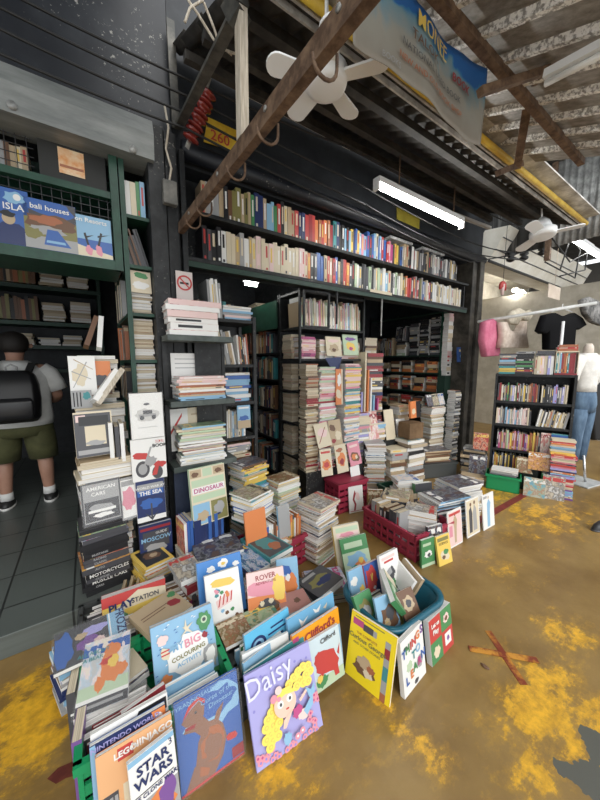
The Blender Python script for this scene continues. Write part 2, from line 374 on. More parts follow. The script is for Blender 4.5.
def picture(e, shapes, w, h, name='cover_picture'):
    """printed shapes on the front cover, coordinates 0..1 across and up"""
    mb = MB(); mats = []; lv = 0
    for sh in shapes:
        k, c = sh[0], COVER[sh[-1]] if isinstance(sh[-1], str) else sh[-1]
        if c not in mats: mats.append(c)
        mi = mats.index(c); lv += 1; y = -.0006 - .00012 * lv
        if k == 'rect': x0, z0, x1, z1 = sh[1:5]; pts = [(x0, z0), (x1, z0), (x1, z1), (x0, z1)]
        elif k == 'disc':
            cx, cz, rx, rz = sh[1:5]; pts = [(cx + rx * math.cos(a), cz + rz * math.sin(a)) for a in [2 * PI * i / 20 for i in range(20)]]
        elif k == 'blob':
            cx, cz, rx, rz, sd_ = sh[1:6]; rr = random.Random(sd_); q = [rr.uniform(.72, 1.1) for _ in range(18)]
            pts = [(cx + rx * q[i] * math.cos(2 * PI * i / 18), cz + rz * q[i] * math.sin(2 * PI * i / 18)) for i in range(18)]
        else: pts = sh[1]
        mb.poly([(min(max(p[0], .004), .996) * w, y, min(max(p[1], .004), .996) * h) for p in pts], mi)
    return mb.build(name, mats, e)
def title(e, s, size, x, z, w, h, c, tilt=0, bold=.0, name='title_lettering', y=-.0034, squash=1.0):
    me = text_mesh(s, size, bold); me.materials.append(COVER[c] if isinstance(c, str) else c)
    o = bpy.data.objects.new(name, me); COL.objects.link(o); o.parent = e
    o.matrix_local = Matrix.Translation((x * w, y, z * h)) @ Matrix.Rotation(PI / 2, 4, 'X') @ Matrix.Rotation(R(tilt), 4, 'Z') @ Matrix.Diagonal((squash, 1, 1, 1))
    return o
def letters(name, s, size, M, mat, parent, bold=0.0):
    me = text_mesh(s, size, bold); me.materials.append(mat)
    o = bpy.data.objects.new(name, me); COL.objects.link(o); o.parent = parent; o.matrix_local = M
    return o
FACE_FRONT = Matrix.Rotation(PI / 2, 4, 'X')     # lettering lying in XZ, read from -Y

# ================================================================== THE SETTING
struct(MB().box((-5, -3.2, -.1), (14, 7, 0)).build('floor', floor_material()))
struct(MB().box((-3.2, 2.075, 0.0), (.45, 6.05, .13)).build('floor_tiled_step', tile_material(), bevel=.004))
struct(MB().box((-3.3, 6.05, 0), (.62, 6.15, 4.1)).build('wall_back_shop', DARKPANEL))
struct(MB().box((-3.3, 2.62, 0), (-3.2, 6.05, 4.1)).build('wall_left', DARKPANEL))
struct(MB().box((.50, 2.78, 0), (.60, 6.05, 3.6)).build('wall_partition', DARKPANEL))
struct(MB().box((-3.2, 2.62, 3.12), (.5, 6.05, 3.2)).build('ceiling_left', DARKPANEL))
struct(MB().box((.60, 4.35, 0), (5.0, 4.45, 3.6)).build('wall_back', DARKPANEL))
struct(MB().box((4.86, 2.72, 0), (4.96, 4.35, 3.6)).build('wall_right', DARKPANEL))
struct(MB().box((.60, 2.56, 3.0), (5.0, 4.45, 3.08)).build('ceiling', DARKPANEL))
# header panels over the shop fronts
hp = MB().box((-3.3, 2.47, 3.13), (.60, 2.56, 4.25)); hp.box((-3.3, 2.45, 3.11), (.60, 2.57, 3.14))
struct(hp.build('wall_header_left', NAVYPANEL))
hq = MB().box((.605, 2.48, 3.02), (5.0, 2.555, 4.25)); 
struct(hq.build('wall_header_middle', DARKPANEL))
struct(MB().tube([(.66, 2.46, 3.05), (5.0, 2.46, 3.05)], .06, 10).build('trim_beam', NAVYPANEL))
# shutter box over the left shop
sh = MB(); prof = [(2.36, 2.86), (2.34, 3.0), (2.37, 3.10), (2.60, 3.10), (2.60, 2.86)]
sh.add([(x, y, z) for x in (-3.2, .46) for (y, z) in prof], [(0, 1, 6, 5), (1, 2, 7, 6), (2, 3, 8, 7), (3, 4, 9, 8), (4, 0, 5, 9), (4, 3, 2, 1, 0), (5, 6, 7, 8, 9)])
sb = sh.build('shutter_box', SHUTTER); tag(sb, 'long grey roller shutter housing above the left shop front', 'shutter box')
for p in ((12, 105), (133, 149)):
    c = at(*p, y=2.35); MB().tube([c + Vector((0, .02, 0)), c + Vector((0, -.004, 0))], .022, 12).build('bolt', STEEL, sb)
# pillars
pl = MB(); pl.box((.425, 2.40, .0), (.53, 2.60, 3.11)); pl.box((.537, 2.42, .0), (.615, 2.60, 3.11)); pl.box((.63, 2.40, 0), (.665, 2.60, 3.02)); pl.box((.53, 2.46, 0), (.66, 2.77, 3.02))
struct(pl.build('column_left', BLACKWOOD, bevel=.004))
pr = MB(); pr.box((4.74, 2.46, 0), (4.86, 2.72, 3.02)); pr.box((4.87, 2.42, 0), (4.99, 2.72, 3.02)); pr.box((4.70, 2.40, 0), (5.02, 2.74, .10))
struct(pr.build('column_right', worn('brown_black_column', (.02, .018, .014), (.085, .075, .06), 6, .55), bevel=.005))
# right-hand stall shell
struct(MB().box((5.0, 4.2, 0), (11.5, 4.3, 4)).build('wall_stall_back', CREAMW))
struct(MB().box((5.0, 2.80, 3.62), (10.5, 4.2, 3.67)).build('ceiling_stall', CREAMW))
struct(MB().box((11.5, -1.5, 0), (11.6, 4.3, 4.2)).build('wall_far_end', flat('far_grey_wall', (.10, .095, .09), .8)))

# -------- sooty awning over the shop front
def corrugated(name, f, u0, u1, v0, v1, pitch, amp, mat, nv=2, thick=True, along='v'):
    """f(u, v) -> point on the sheet; corrugations run along v"""
    n = int((u1 - u0) / pitch * 6); mb = MB(); vs = []
    nrm = (f(u0 + .1, v0) - f(u0, v0)).cross(f(u0, v0 + .1) - f(u0, v0)).normalized()
    for i in range(n + 1):
        u = u0 + (u1 - u0) * i / n; a = amp * math.cos(2 * PI * (u - u0) / pitch)
        for j in range(nv): vs.append(f(u, v0 + (v1 - v0) * j / (nv - 1)) + nrm * a)
    fs = [(i * nv + j, (i + 1) * nv + j, (i + 1) * nv + j + 1, i * nv + j + 1) for i in range(n) for j in range(nv - 1)]
    mb.add(vs, fs, 0, True); o = mb.build(name, mat)
    sd_ = o.modifiers.new('gauge', 'SOLIDIFY'); sd_.thickness = .004
    return o
def aw(x, y): return 3.02 + .46 * (y - 1.2)
for i, (ya, yb, dz, xa) in enumerate([(1.205, 1.55, 0, .62), (1.47, 1.90, .022, .62), (1.82, 2.22, .044, .62), (2.14, 2.45, .066, .62)]):
    o = corrugated('corrugated_awning', lambda u, v, d=dz: Vector((u, v, aw(u, v) + d)), xa, 4.55, ya, yb, .11, .014, AWNING)
    tag(o, ['sooty corrugated awning sheet nearest the yellow pipe', 'second sooty awning sheet from the yellow pipe', 'third sooty awning sheet from the yellow pipe', 'sooty corrugated awning sheet against the black shop header'][i], 'awning sheet', 'overlapping awning sheets')
for i, y in enumerate((1.42, 1.80, 2.15)):
    tag(MB().bar((.62, y, aw(0, y) - .06), (4.5, y, aw(0, y) - .06), .045, .05).build('purlin', AWNING), '%s dark purlin from the yellow pipe under the awning' % nth(i), 'purlin', 'awning purlins')
tag(MB().tube([(.40, 1.16, 3.0), (4.45, 1.16, 3.0)], .022, 12).build('yellow_pipe', YELLOWP), 'long yellow painted pipe along the awning edge', 'pipe')
g = MB(); g.bar((.40, 1.13, 3.042), (4.4, 1.13, 3.042), .17, .012); g.box((.58, 1.186, 2.985), (4.5, 1.196, 3.05)); g.bar((.40, 1.225, 2.985), (4.4, 1.225, 2.985), .010, .03)
tag(g.build('gutter_strip', worn('dirty_white_strip', (.30, .28, .25), (.70, .68, .64), 6, .6)), 'dirty white gutter strip beside the yellow pipe', 'gutter')
# -------- bright zinc roof of the lane, higher and sloping down to the street
def rf(x, y): return 2.93 + .385 * (y - .8)
def ribbed(name, f, u0, u1, v0, v1, pitch, mats):
    mb = MB(); prof = []; u = u0
    while u < u1 - pitch: prof += [(u, 0, 0), (u + pitch * .58, 0, 0), (u + pitch * .66, .022, 1), (u + pitch * .78, .022, 1), (u + pitch * .86, 0, 1)]; u += pitch
    prof.append((u1, 0, 0)); nrm = (f(u0 + .1, v0) - f(u0, v0)).cross(f(u0, v0 + .1) - f(u0, v0)).normalized()
    vs = [f(p[0], v) - nrm * p[1] for p in prof for v in (v0, v1)]
    mb.add(vs, []); n = len(prof)
    for i in range(n - 1): mb.f.append([2 * i, 2 * i + 2, 2 * i + 3, 2 * i + 1]); mb.m.append(1 if prof[i][2] and prof[i + 1][2] or prof[i + 1][1] > 0 or prof[i][1] > 0 else 0); mb.sm.append(False)
    o = mb.build(name, mats); sd_ = o.modifiers.new('gauge', 'SOLIDIFY'); sd_.thickness = .003; return o
RIB = worn('speckled_white_rib', (.28, .27, .25), (.86, .85, .82), 60, .5, .0, lo=.42, hi=.55, detail=3)  # ribs get a whiter, speckled colour than the pans between them
zr = ribbed('zinc_roof', lambda u, v: Vector((u, v, rf(u, v))), .72, 2.88, -.55, 1.22, .20, [worn('grey_zinc_pan', (.17, .155, .135), (.36, .34, .31), 34, .55, .1, lo=.35, hi=.7, stretch=(1, .4, 1)), RIB])
tag(zr, 'bright ribbed zinc roof sheet over the lane', 'roof')
tag(MB().bar((.45, .8, 2.885), (2.85, .8, 2.885), .036, .036).build('roof_batten', RUSTY), 'rusty brown batten under the bright zinc roof', 'batten')
# bracket between yellow pipe and batten
pa, pb_ = at(517, 168, y=1.09), at(533, 72, y=.76)
bk = MB(); bk.bar(pa, pb_, .045, .02); bk.bar(at(498, 173, y=1.10), at(521, 164, y=1.09), .035); bk.bar(at(480, 92, y=.76), at(548, 70, y=.66), .030); bk.bar(at(534, 84, y=.76), at(547, 70, y=.66), .02)
tag(bk.build('steel_bracket', RUSTY), 'rusty angle bracket joining yellow pipe and zinc roof batten', 'bracket')
a, b = at(546, 76, y=.62), at(610, 42, y=.42)
ft = empty('fluorescent_fitting', 'unlit white fluorescent batten under the zinc roof', 'lamp', None, a)
MB().bar((0, 0, 0), b - a, .05, .03).build('housing', WHITEPL, ft)
MB().tube([Vector((0, 0, -.03)), b - a + Vector((0, 0, -.03))], .012, 10).build('tube', flat('opal_tube', (.75, .75, .72), .3), ft)

lr = corrugated('added_shade_roof', lambda u, v: Vector((u, v, 4.15 + .06 * v)), -5.0, .35, -1.9, 2.46, .127, .014, ZINC2)  # unseen roof added to keep sky light off the left front
tag(lr, 'unseen zinc roof sheet added to shade the left shop front', 'roof')
# far sheet walls past the roof end
def vsheet(name, label, pa, pb, z0, z1, pitch, amp, mat):
    d = (pb - pa); L = d.length; d.normalize()
    o = corrugated(name, lambda u, v: pa + d * u + Vector((0, 0, v)), 0, L, z0, z1, pitch, amp, mat)
    return tag(o, label, 'sheet wall', None)
p0, p1 = at(556, 200, x=5.2), at(620, 200, x=5.2); p0.z = p1.z = 0
vsheet('zinc_panel', 'upright bright corrugated sheet beyond the yellow pipe end', p0, p1, 3.06, 4.1, .07, .012, ZINC2)
tag(MB().bar((5.18, p0.y + .03, 2.9), (5.18, p0.y + .03, 4.1), .06).build('sheet_post', RUSTY), 'brown post beside the upright corrugated sheet', 'post')
p0, p1 = at(430, 200, x=5.6), at(556, 200, x=5.6); p0.z = p1.z = 0
vsheet('gable_sheet', 'dark ribbed gable sheet behind the yellow pipe', p0, p1, 3.2, 4.6, .16, .016, worn('dull_ribbed_sheet', (.05, .05, .048), (.36, .35, .33), 3, .6, .2, lo=.5, hi=.75, stretch=(1, 4, .2)))
# roof over far end of the lane (dark) to close the view
struct(MB().box((4.6, -.4, 4.3), (11.5, 4.3, 4.36)).build('ceiling_far', AWNING))

# -------- beam, hanging batten, braces at the left
bm_ = empty('angle_iron_beam', 'long rusty brown beam crossing the top toward the street', 'beam', None, (.62, 2.40, 2.49))
MB().bar((0, 0, 0), (0, -2.15, -.06), .036, .07).build('angle', RUSTY, bm_)
for i, d in enumerate((.30, .52, .98, 1.28, 1.62)):
    c = Vector((0, -d, -.01 - .0279 * d)); hk = []
    for k in range(9): an = PI * k / 8; hk.append(c + Vector((.045 * math.cos(an) - .0, 0, -.035 - .045 * math.sin(an))))
    MB().tube([hk[0] + Vector((0, 0, .04))] + hk, .0055, 6).build('hook', RUSTY, bm_)
for d in (.28, .8, 1.3, 1.7): MB().tube([Vector((-.018, -d, -.02 * d + .0)), Vector((-.024, -d, -.02 * d + .0))], .010, 8).build('bolt', STEEL, bm_)
wb = MB().bar((.62, 1.34, 2.50), (.62, 1.33, 3.18), .036, .05).build('timber_batten', PALEWOOD); tag(wb, 'pale weathered timber batten standing on the rusty beam', 'timber')
sbk = MB(); sbk.bar(at(243, 0, y=1.30), at(178, 128, y=2.36), .05, .02); sbk.bar(at(170, 20, y=2.40), at(176, 128, y=2.42), .05, .02); sbk.bar(at(232, 5, y=1.38), at(240, 22, y=1.34), .07, .07)
tag(sbk.build('steel_brace', worn('dark_steel_brace', (.06, .06, .055), (.16, .15, .13), 9, .5, .3)), 'dark steel brace behind the red insulators', 'brace')

# -------- red spool insulators and the wires
ia, ib = at(209, 92, y=2.2), at(190, 141, y=2.30)
ins = empty('insulator_rack', 'rack of four dark red spool insulators above the pillar', 'insulator', None, ia)
dv = ib - ia
MB().bar(Vector((0, 0, .09)) - dv * .25, dv * 1.1 + Vector((0, .03, 0)), .035, .008).build('bracket', STEEL, ins)
REDGLAZE = flat('dark_red_glaze', (.19, .022, .016), .15)
for k in range(4):
    p = dv * (k + .5) / 4 ; ax = dv.normalized(); s_ = dv.length / 8.2
    MB().tube([p + ax * t * s_ for t in (-1, -.8, -.55, -.3, 0, .3, .55, .8, 1)], [.028, .052, .055, .036, .030, .036, .055, .052, .028], 16).build('spool', REDGLAZE, ins)
def wire(name, pts, r, label, sag=0.0):
    P = []
    for i in range(len(pts) - 1):
        for k in range(8):
            t = k / 8; q = pts[i].lerp(pts[i + 1], t); q.z -= sag * 4 * t * (1 - t); P.append(q)
    P.append(pts[-1]); o = MB().tube(P, r, 6).build(name, CABLE); return tag(o, label, 'wire', 'wires along the shop fronts')
for i, (l, m_, r_) in enumerate([((-30, -28), (203, 86), (345, 146)), ((-30, -8), (199, 101), (356, 182)), ((-30, 14), (193, 116), (366, 205)), ((-30, 40), (185, 128), (380, 222))]):
    wire('wire', [at(*l, y=2.28), at(*m_, y=2.26), at(*r_, y=1.98)], .008, '%s dark wire from the top across the shop headers' % nth(i), .015)
for i, (l, m_, r_) in enumerate([((345, 146), (470, 205), (545, 236)), ((356, 182), (465, 240), (510, 252)), ((366, 205), (455, 250), (525, 260)), ((380, 222), (470, 262), (548, 246))]):
    wire('wire', [at(*l, y=1.97), at(*m_, y=2.05), at(*r_, y=2.05)], .007, '%s wire beyond the lit tube toward the stall light box' % nth(i), .02)
for i, pts in enumerate([[(545, 262), (575, 278), (580, 250), (570, 235)], [(560, 276), (585, 270), (588, 245), (578, 232)], [(560, 270), (568, 245), (574, 225)], [(552, 238), (570, 262), (592, 250)]]):
    wire('cable_loop', [at(*p, y=1.55) for p in pts], .009, '%s loose black cable loop before the white light box' % nth(i))
for i, p in enumerate([(511, 257), (524, 256), (542, 251)]):
    o = MB(); c = at(*p, y=2.15)
    o.tube([c + Vector((0, 0, z)) for z in (-.07, -.05, -.02, 0, .02, .05, .07)], [.02, .055, .06, .03, .06, .055, .02], 10)
    tag(o.build('black_insulator', BLACKPL), '%s black spool insulator from the pillar before the light box' % nth(i), 'insulator', 'black insulators')

# pale tangled cords by the brace
for i, pts in enumerate([[(188, 0), (198, 14), (214, 40), (232, 55)], [(204, 3), (214, 28), (220, 48), (236, 54)], [(185, 22), (190, 8), (203, 0)]]):
    wire('pale_cord', [at(*p, y=1.6) for p in pts], .006, ['longest pale cord hanging beside the timber batten', 'second pale cord looping beside the timber batten', 'short pale cord looping at the top of the brace'][i]).data.materials[0] = PALEWOOD

# -------- fans
def fan(c, rad, label, rod, tilt=0.0, ph=0.0, nb=5):
    f = empty('ceiling_fan', label, 'fan', 'white ceiling fans', c)
    f.rotation_euler = (0, tilt, ph)
    MB().tube([(0, 0, z) for z in (-.035, -.03, -.01, .03, .05)], [.25 * rad, .33 * rad, .36 * rad, .36 * rad, .2 * rad], 24).build('hub', WHITEPL, f)
    for k in range(nb):
        a = 2 * PI * k / nb; M = Matrix.Rotation(a, 4, 'Z') @ Matrix.Rotation(R(10), 4, 'X'); out = []
        for s_ in range(9): t = PI * s_ / 8 - PI / 2; out.append((rad * .86 + rad * .17 * math.cos(t), rad * .18 * math.sin(t)))
        out += [(rad * .30, .14 * rad), (rad * .30, -.14 * rad)]
        n = len(out); vs = [M @ Vector((x, y, z)) for z in (-.004, .004) for (x, y) in out]
        MB().add(vs, [tuple(reversed(range(n))), tuple(range(n, 2 * n))] + [(i, (i + 1) % n, n + (i + 1) % n, n + i) for i in range(n)]).build('blade', WHITEPL, f)
    MB().tube([(0, 0, .05), (0, 0, .12), (0, 0, .17)], [.26 * rad, .2 * rad, .07 * rad], 16).build('canopy', WHITEPL, f)
    MB().tube([(0, 0, .15), (0, 0, rod)], .008, 8).build('rod', WHITEPL, f)
    return f
fan(at(326, 80, y=1.08), .235, 'white short-bladed ceiling fan behind the rusty beam', .40, 0, R(20))
fan(at(543, 234, y=1.35), .32, 'white ceiling fan hanging near the stall light box', .55, R(10), R(60), 3)

# -------- lit fluorescent lamp on two chains
a, b = at(376, 187, y=1.8), at(461, 228, y=1.8); b.z = a.z
lm = empty('tube_lamp', 'lit fluorescent tube lamp hanging by chains over the shop front', 'lamp', None, a); L = b - a
MB().bar((0, .0, .05), L + Vector((0, 0, .05)), .07, .045).build('housing', WHITEPL, lm, bevel=.004)
MB().tube([Vector((.03, -.015, 0)), L + Vector((-.03, -.015, 0))], .018, 12).build('tube', glow('lit_tube', (1, 1, .96), 40), lm)
for t in (.0, 1.): MB().box((-.012, -.03, -.025), (.012, .02, .03)).build('end_cap', WHITEPL, lm, L * t)
for t in (.22, .88): MB().tube([L * t + Vector((0, 0, .06)), L * t + Vector((0, 0, aw(0, 1.8) - a.z - .03))], .006, 6).build('chain', RUSTY, lm)
a, b = at(250, 93, y=2.2), at(352, 147, y=2.2)
tag(MB().bar(a, b, .05, .03).build('lamp_batten', worn('dusty_white', (.45, .43, .40), (.72, .7, .66), 5, .6)), 'unlit dusty white batten under the dark awning', 'lamp')
a, b = at(432, 206, y=2.2), at(490, 228, y=2.2)
tag(MB().bar(a, b, .04, .03).build('lamp_batten', flat('dusty_white2', (.5, .48, .45), .6)), 'dusty batten beyond the lit tube lamp', 'lamp')
for i, (p, q) in enumerate([((571, 238), (590, 250)), ((590, 251), (604, 259))]):
    a, b = at(*p, y=1.5), at(*q, y=1.5)
    l2 = empty('stall_lamp', ['lit tube lamp beside the second fan', 'lit tube lamp farther along behind the second fan'][i], 'lamp', 'stall tube lamps', a)
    MB().bar((0, 0, .03), b - a + Vector((0, 0, .03)), .09, .05).build('housing', WHITEPL, l2); MB().tube([Vector((0, 0, -.01)), b - a + Vector((0, 0, -.01))], .02, 10).build('tube', glow('lit_tube_far', (1, 1, .97), 14), l2)

# -------- banner under the zinc roof
bx0, bx1, bz0, bz1 = .78, 1.60, 2.565, 2.86; nx, nz_ = 40, 10
def bpt(u, v, dy=0):
    sagz = .03 * math.sin(PI * min(1, max(0, (u - .25) / .75))) * v
    return Vector((bx0 + (bx1 - bx0) * u, .835 + .007 * math.sin(9 * u + 2 * v) + .004 * math.sin(23 * u) + dy, bz0 + .02 * math.sin(6 * u) * (1 - v) + (bz1 - bz0) * v - sagz + (.015 if v > .8 else 0)))
m, n, l, b = _m('banner_print')
tc = n.new('ShaderNodeTexCoord'); sp = n.new('ShaderNodeSeparateXYZ'); nz = n.new('ShaderNodeTexNoise'); nz.inputs['Scale'].default_value = 4; ad = n.new('ShaderNodeMath'); ad.operation = 'MULTIPLY_ADD'; ad.inputs[1].default_value = .5
rp = n.new('ShaderNodeValToRGB'); e = rp.color_ramp.elements; e[0].position = .2; e[0].color = (.26, .23, .19, 1); e[1].position = 1.0; e[1].color = (.02, .12, .36, 1)
e.new(.70).color = (.30, .29, .25, 1); e.new(.92).color = (.16, .27, .32, 1); e.new(.985).color = (.03, .18, .38, 1)
l.new(tc.outputs['Generated'], sp.inputs[0]); l.new(tc.outputs['Generated'], nz.inputs['Vector']); l.new(nz.outputs['Fac'], ad.inputs[0]); l.new(sp.outputs['Z'], ad.inputs[2]); l.new(ad.outputs[0], rp.inputs[0]); l.new(rp.outputs[0], b.inputs['Base Color'])
bn = empty('banner', 'faded blue and grey printed banner hanging under the zinc roof', 'banner', None, (0, 0, 0))
mb = MB(); mb.add([bpt(i / nx, j / nz_) for i in range(nx + 1) for j in range(nz_ + 1)], [(i * (nz_ + 1) + j, (i + 1) * (nz_ + 1) + j, (i + 1) * (nz_ + 1) + j + 1, i * (nz_ + 1) + j + 1) for i in range(nx) for j in range(nz_)], 0, True)
sheet = mb.build('sheet', m, bn); md = sheet.modifiers.new('cloth', 'SOLIDIFY'); md.thickness = .002
def banner_text(s, size, u, v, c, tilt, bold=0):
    me = text_mesh(s, size, bold); me.materials.append(c)
    bm = bmesh.new(); bm.from_mesh(me); bmesh.ops.subdivide_edges(bm, edges=[e for e in bm.edges if e.calc_length() > .02], cuts=2)
    for vv in bm.verts:
        x = vv.co.x * math.cos(R(tilt)) - vv.co.y * math.sin(R(tilt)); y = vv.co.x * math.sin(R(tilt)) + vv.co.y * math.cos(R(tilt))
        vv.co = bpt(u + x / (bx1 - bx0), v + y / (bz1 - bz0), -.009)
    bm.to_mesh(me); bm.free(); o = bpy.data.objects.new('lettering', me); COL.objects.link(o); o.parent = bn
banner_text('MONEE', .062, .50, .74, COVER['yellow'], 0, .0006)
banner_text('TALOK', .050, .44, .54, COVER['brown'], 0, .0004); banner_text('BOOK', .046, .76, .58, COVER['crimson'], -4, .001)
banner_text('NATIONAL USED BOOK', .036, .52, .36, COVER['charcoal'], 0)
banner_text('NEW AND OLD BOOK SHOP', .032, .52, .19, COVER['rust'], 0, .0004); banner_text('BOOKS', .030, .22, .05, COVER['grey'], 0)

# -------- signs on the left pillar and header
ns = empty('no_smoking_sign', 'small white sign with a red no smoking symbol on the pillar', 'sign', None, (0, 0, 0))
c0, c1 = at(176.5, 295, y=2.395), at(192, 273, y=2.395); cx, cz, w2 = (c0.x + c1.x) / 2, (c0.z + c1.z) / 2, (c1.x - c0.x) / 2
MB().box((c0.x, 2.39, c0.z - .03), (c1.x, 2.398, c1.z)).build('plate', flat('sign_pale', (.62, .55, .52), .5), ns)
rg = MB(); N = 28; ro, ri = w2 * .92, w2 * .72
vs = [(cx + r_ * math.cos(2 * PI * i / N), 2.3885, cz + .005 + r_ * math.sin(2 * PI * i / N)) for r_ in (ro, ri) for i in range(N)]
rg.add(vs, [(i, (i + 1) % N, N + (i + 1) % N, N + i) for i in range(N)])
rg.poly([(cx + x, 2.388, cz + .005 + z) for x, z in ((-.62 * w2, .50 * w2), (-.50 * w2, .62 * w2), (.62 * w2, -.50 * w2), (.50 * w2, -.62 * w2))])
rg.build('prohibition_ring', COVER['red'], ns)
MB().box((cx - .55 * w2, 2.3892, cz - .004), (cx + .5 * w2, 2.3898, cz + .010)).build('cigarette', COVER['black'], ns)
jb = empty('junction_box', 'grey junction box with a cable on the black pillar', 'junction box', None, at(169, 195, y=2.40))
MB().box((-.045, -.05, -.075), (.045, 0, .075)).build('casing', worn('dusty_grey_box', (.10, .10, .09), (.20, .19, .17), 9, .6), jb, bevel=.006)
MB().tube([(0, -.02, .07), (.02, -.015, .17), (-.01, -.015, .28), (.015, -.01, .42), (0, 0, .55)], .007, 6).build('cable', PALEWOOD, jb)
ps = empty('number_plate', 'yellow painted plate numbered 260 behind the insulators', 'sign', None, at(206, 143, y=2.44))
pe = at(240, 141, y=2.44) - at(206, 143, y=2.44)
q = [at(x, y, y=2.43) - at(206, 143, y=2.44) for x, y in ((204, 141), (238, 152), (238, 131), (208, 117))]
MB().add(q + [v + Vector((0, .012, 0)) for v in q], [(0, 1, 2, 3), (7, 6, 5, 4), (0, 4, 5, 1), (1, 5, 6, 2), (2, 6, 7, 3), (3, 7, 4, 0)]).build('plate', YELLOWP, ps)
mc = (q[0] + q[1] + q[2] + q[3]) / 4
letters('number', '260', .10, Matrix.Translation(mc + Vector((-.02, -.004, -.06))) @ FACE_FRONT @ Matrix.Rotation(R(-1), 4, 'Z'), COVER['red'], ps, .001)
MB().bar(q[0].lerp(q[3], .62) + Vector((.0, -.003, 0)), q[1].lerp(q[2], .62) + Vector((0, -.003, 0)), .002, .006).build('rule', COVER['brown'], ps)
q = [at(x, y, y=2.47) for x, y in ((397, 207), (420, 217), (419, 229), (397, 219))]
tag(MB().add(q + [v + Vector((0, .006, 0)) for v in q], [(0, 1, 2, 3), (7, 6, 5, 4), (0, 4, 5, 1), (1, 5, 6, 2), (2, 6, 7, 3), (3, 7, 4, 0)]).build('yellow_plate', worn('dull_yellow', (.25, .20, .02), (.40, .33, .04), 5, .6)), 'plain yellow plate on the header behind the lit tube', 'sign')
q = at(204 + 36, 190, y=2.3)

# ================================================================== LEFT SHOP
# hanging green display case over the entrance
hc = empty('display_case', 'green framed overhead display case with wire mesh above the left entrance', 'display case', None, (0, 2.46, 2.2))
def part(name, a, b, m, par, bev=0): # world-aligned box part
    pl_ = par.matrix_world.translation if False else par.location
    return MB().box(Vector(a) - pl_, Vector(b) - pl_).build(name, m, par, bevel=bev)
part('shelf', (-1.4, 2.46, 2.155), (.235, 2.82, 2.215), GREENWOOD, hc)
part('rail', (-1.4, 2.47, 2.60), (.205, 2.80, 2.64), GREENWOOD, hc)
part('post', (.205, 2.455, 2.155), (.25, 2.50, 2.86), GREENWOOD, hc)
part('back_panel', (-1.4, 2.82, 2.155), (.25, 2.83, 2.86), DARKGREEN, hc)
part('side_panel', (.235, 2.50, 2.2), (.245, 2.82, 2.86), DARKGREEN, hc)
wm = MB()
for k in range(34): x = -1.4 + k * .048; wm.box((x, .045, .0), (x + .004, .049, .64 if x < -.17 else .40))
for k in range(13): z = .05 + k * .048; wm.box((-1.4, .041, z), (.21 if z < .42 else -.17, .045, z + .004))
wm.build('wire_mesh', BLACKPL, hc)
def shelfcover(kind, label, px, w, h, base, y=2.462, t=.02, cover='navy', tilt=4, hard=True):
    a = at(*px, y=y); a.z = base
    return posed(kind, label, a, (1, 0, 0), (0, math.sin(R(tilt)), math.cos(R(tilt))), w, h, t, cover, COVER[cover], 1, hard)
w, h = .25, .285
a = at(26, 245, y=2.47)
e = shelfcover('picture_book', 'bali houses picture book with a pool on its cover in overhead case', (26, 245), w, h, 2.216, cover='blue')
picture(e, [('rect', 0, 0, 1, 1, 'charcoal'), ('blob', .5, .86, .50, .20, 4, 'blue'), ('rect', 0, 0, 1, .62, 'olive'), ('blob', .5, .55, .55, .2, 3, 'brown'), ('blob', .42, .60, .32, .10, 5, 'rust'), ('blob', .4, .4, .4, .1, 7, 'grey'), ('rect', 0, 0, 1, .26, 'grey'), ('poly', [(.42, .42), (.62, .42), (.86, .1), (.34, .1)], 'blue'), ('poly', [(.40, .20), (.74, .20), (.76, .15), (.38, .15)], 'light blue'), ('blob', .15, .3, .2, .12, 9, 'olive')], w, h)
title(e, 'bali houses', .042, .5, .80, w, h, 'white', 0, .0006)
e = shelfcover('picture_book', 'blue beach cover with two pink chairs in overhead case', (77, 255), .195, .25, 2.216, cover='light blue')
picture(e, [('rect', 0, 0, 1, 1, 'light blue'), ('rect', 0, .0, 1, .42, 'blue'), ('poly', [(0, 0), (1, 0), (1, .10), (.4, .2), (0, .28)], 'cream'), ('blob', .34, .16, .10, .13, 2, 'pink'), ('blob', .62, .18, .10, .16, 4, 'pink'), ('poly', [(.30, .28), (.36, .28), (.28, .58), (.22, .56)], 'black'), ('poly', [(.58, .3), (.64, .3), (.74, .62), (.68, .64)], 'black'), ('poly', [(.6, .5), (.95, .62), (.6, .55)], 'black'), ('poly', [(.3, .45), (.5, .55), (.3, .50)], 'black')], .195, .25)
title(e, 'on Resorts', .038, .45, .84, .195, .25, 'white', 0, .0006)
e = shelfcover('picture_book', 'deep blue cover with a figure in a dark jacket in overhead case', (-26, 237), .24, .31, 2.216, cover='blue')
picture(e, [('rect', 0, 0, 1, 1, 'blue'), ('blob', .75, .85, .2, .12, 3, 'light blue'), ('disc', .8, .86, .07, .06, 'white'), ('rect', 0, 0, 1, .2, 'light blue'), ('poly', [(.3, 0), (1, 0), (.98, .25), (.8, .38), (.5, .38), (.32, .2)], 'navy'), ('disc', .62, .46, .12, .11, 'tan'), ('blob', .60, .54, .14, .06, 2, 'black')], .24, .31)
title(e, 'ISLA', .05, .72, .62, .24, .31, 'white', 0, .0006)
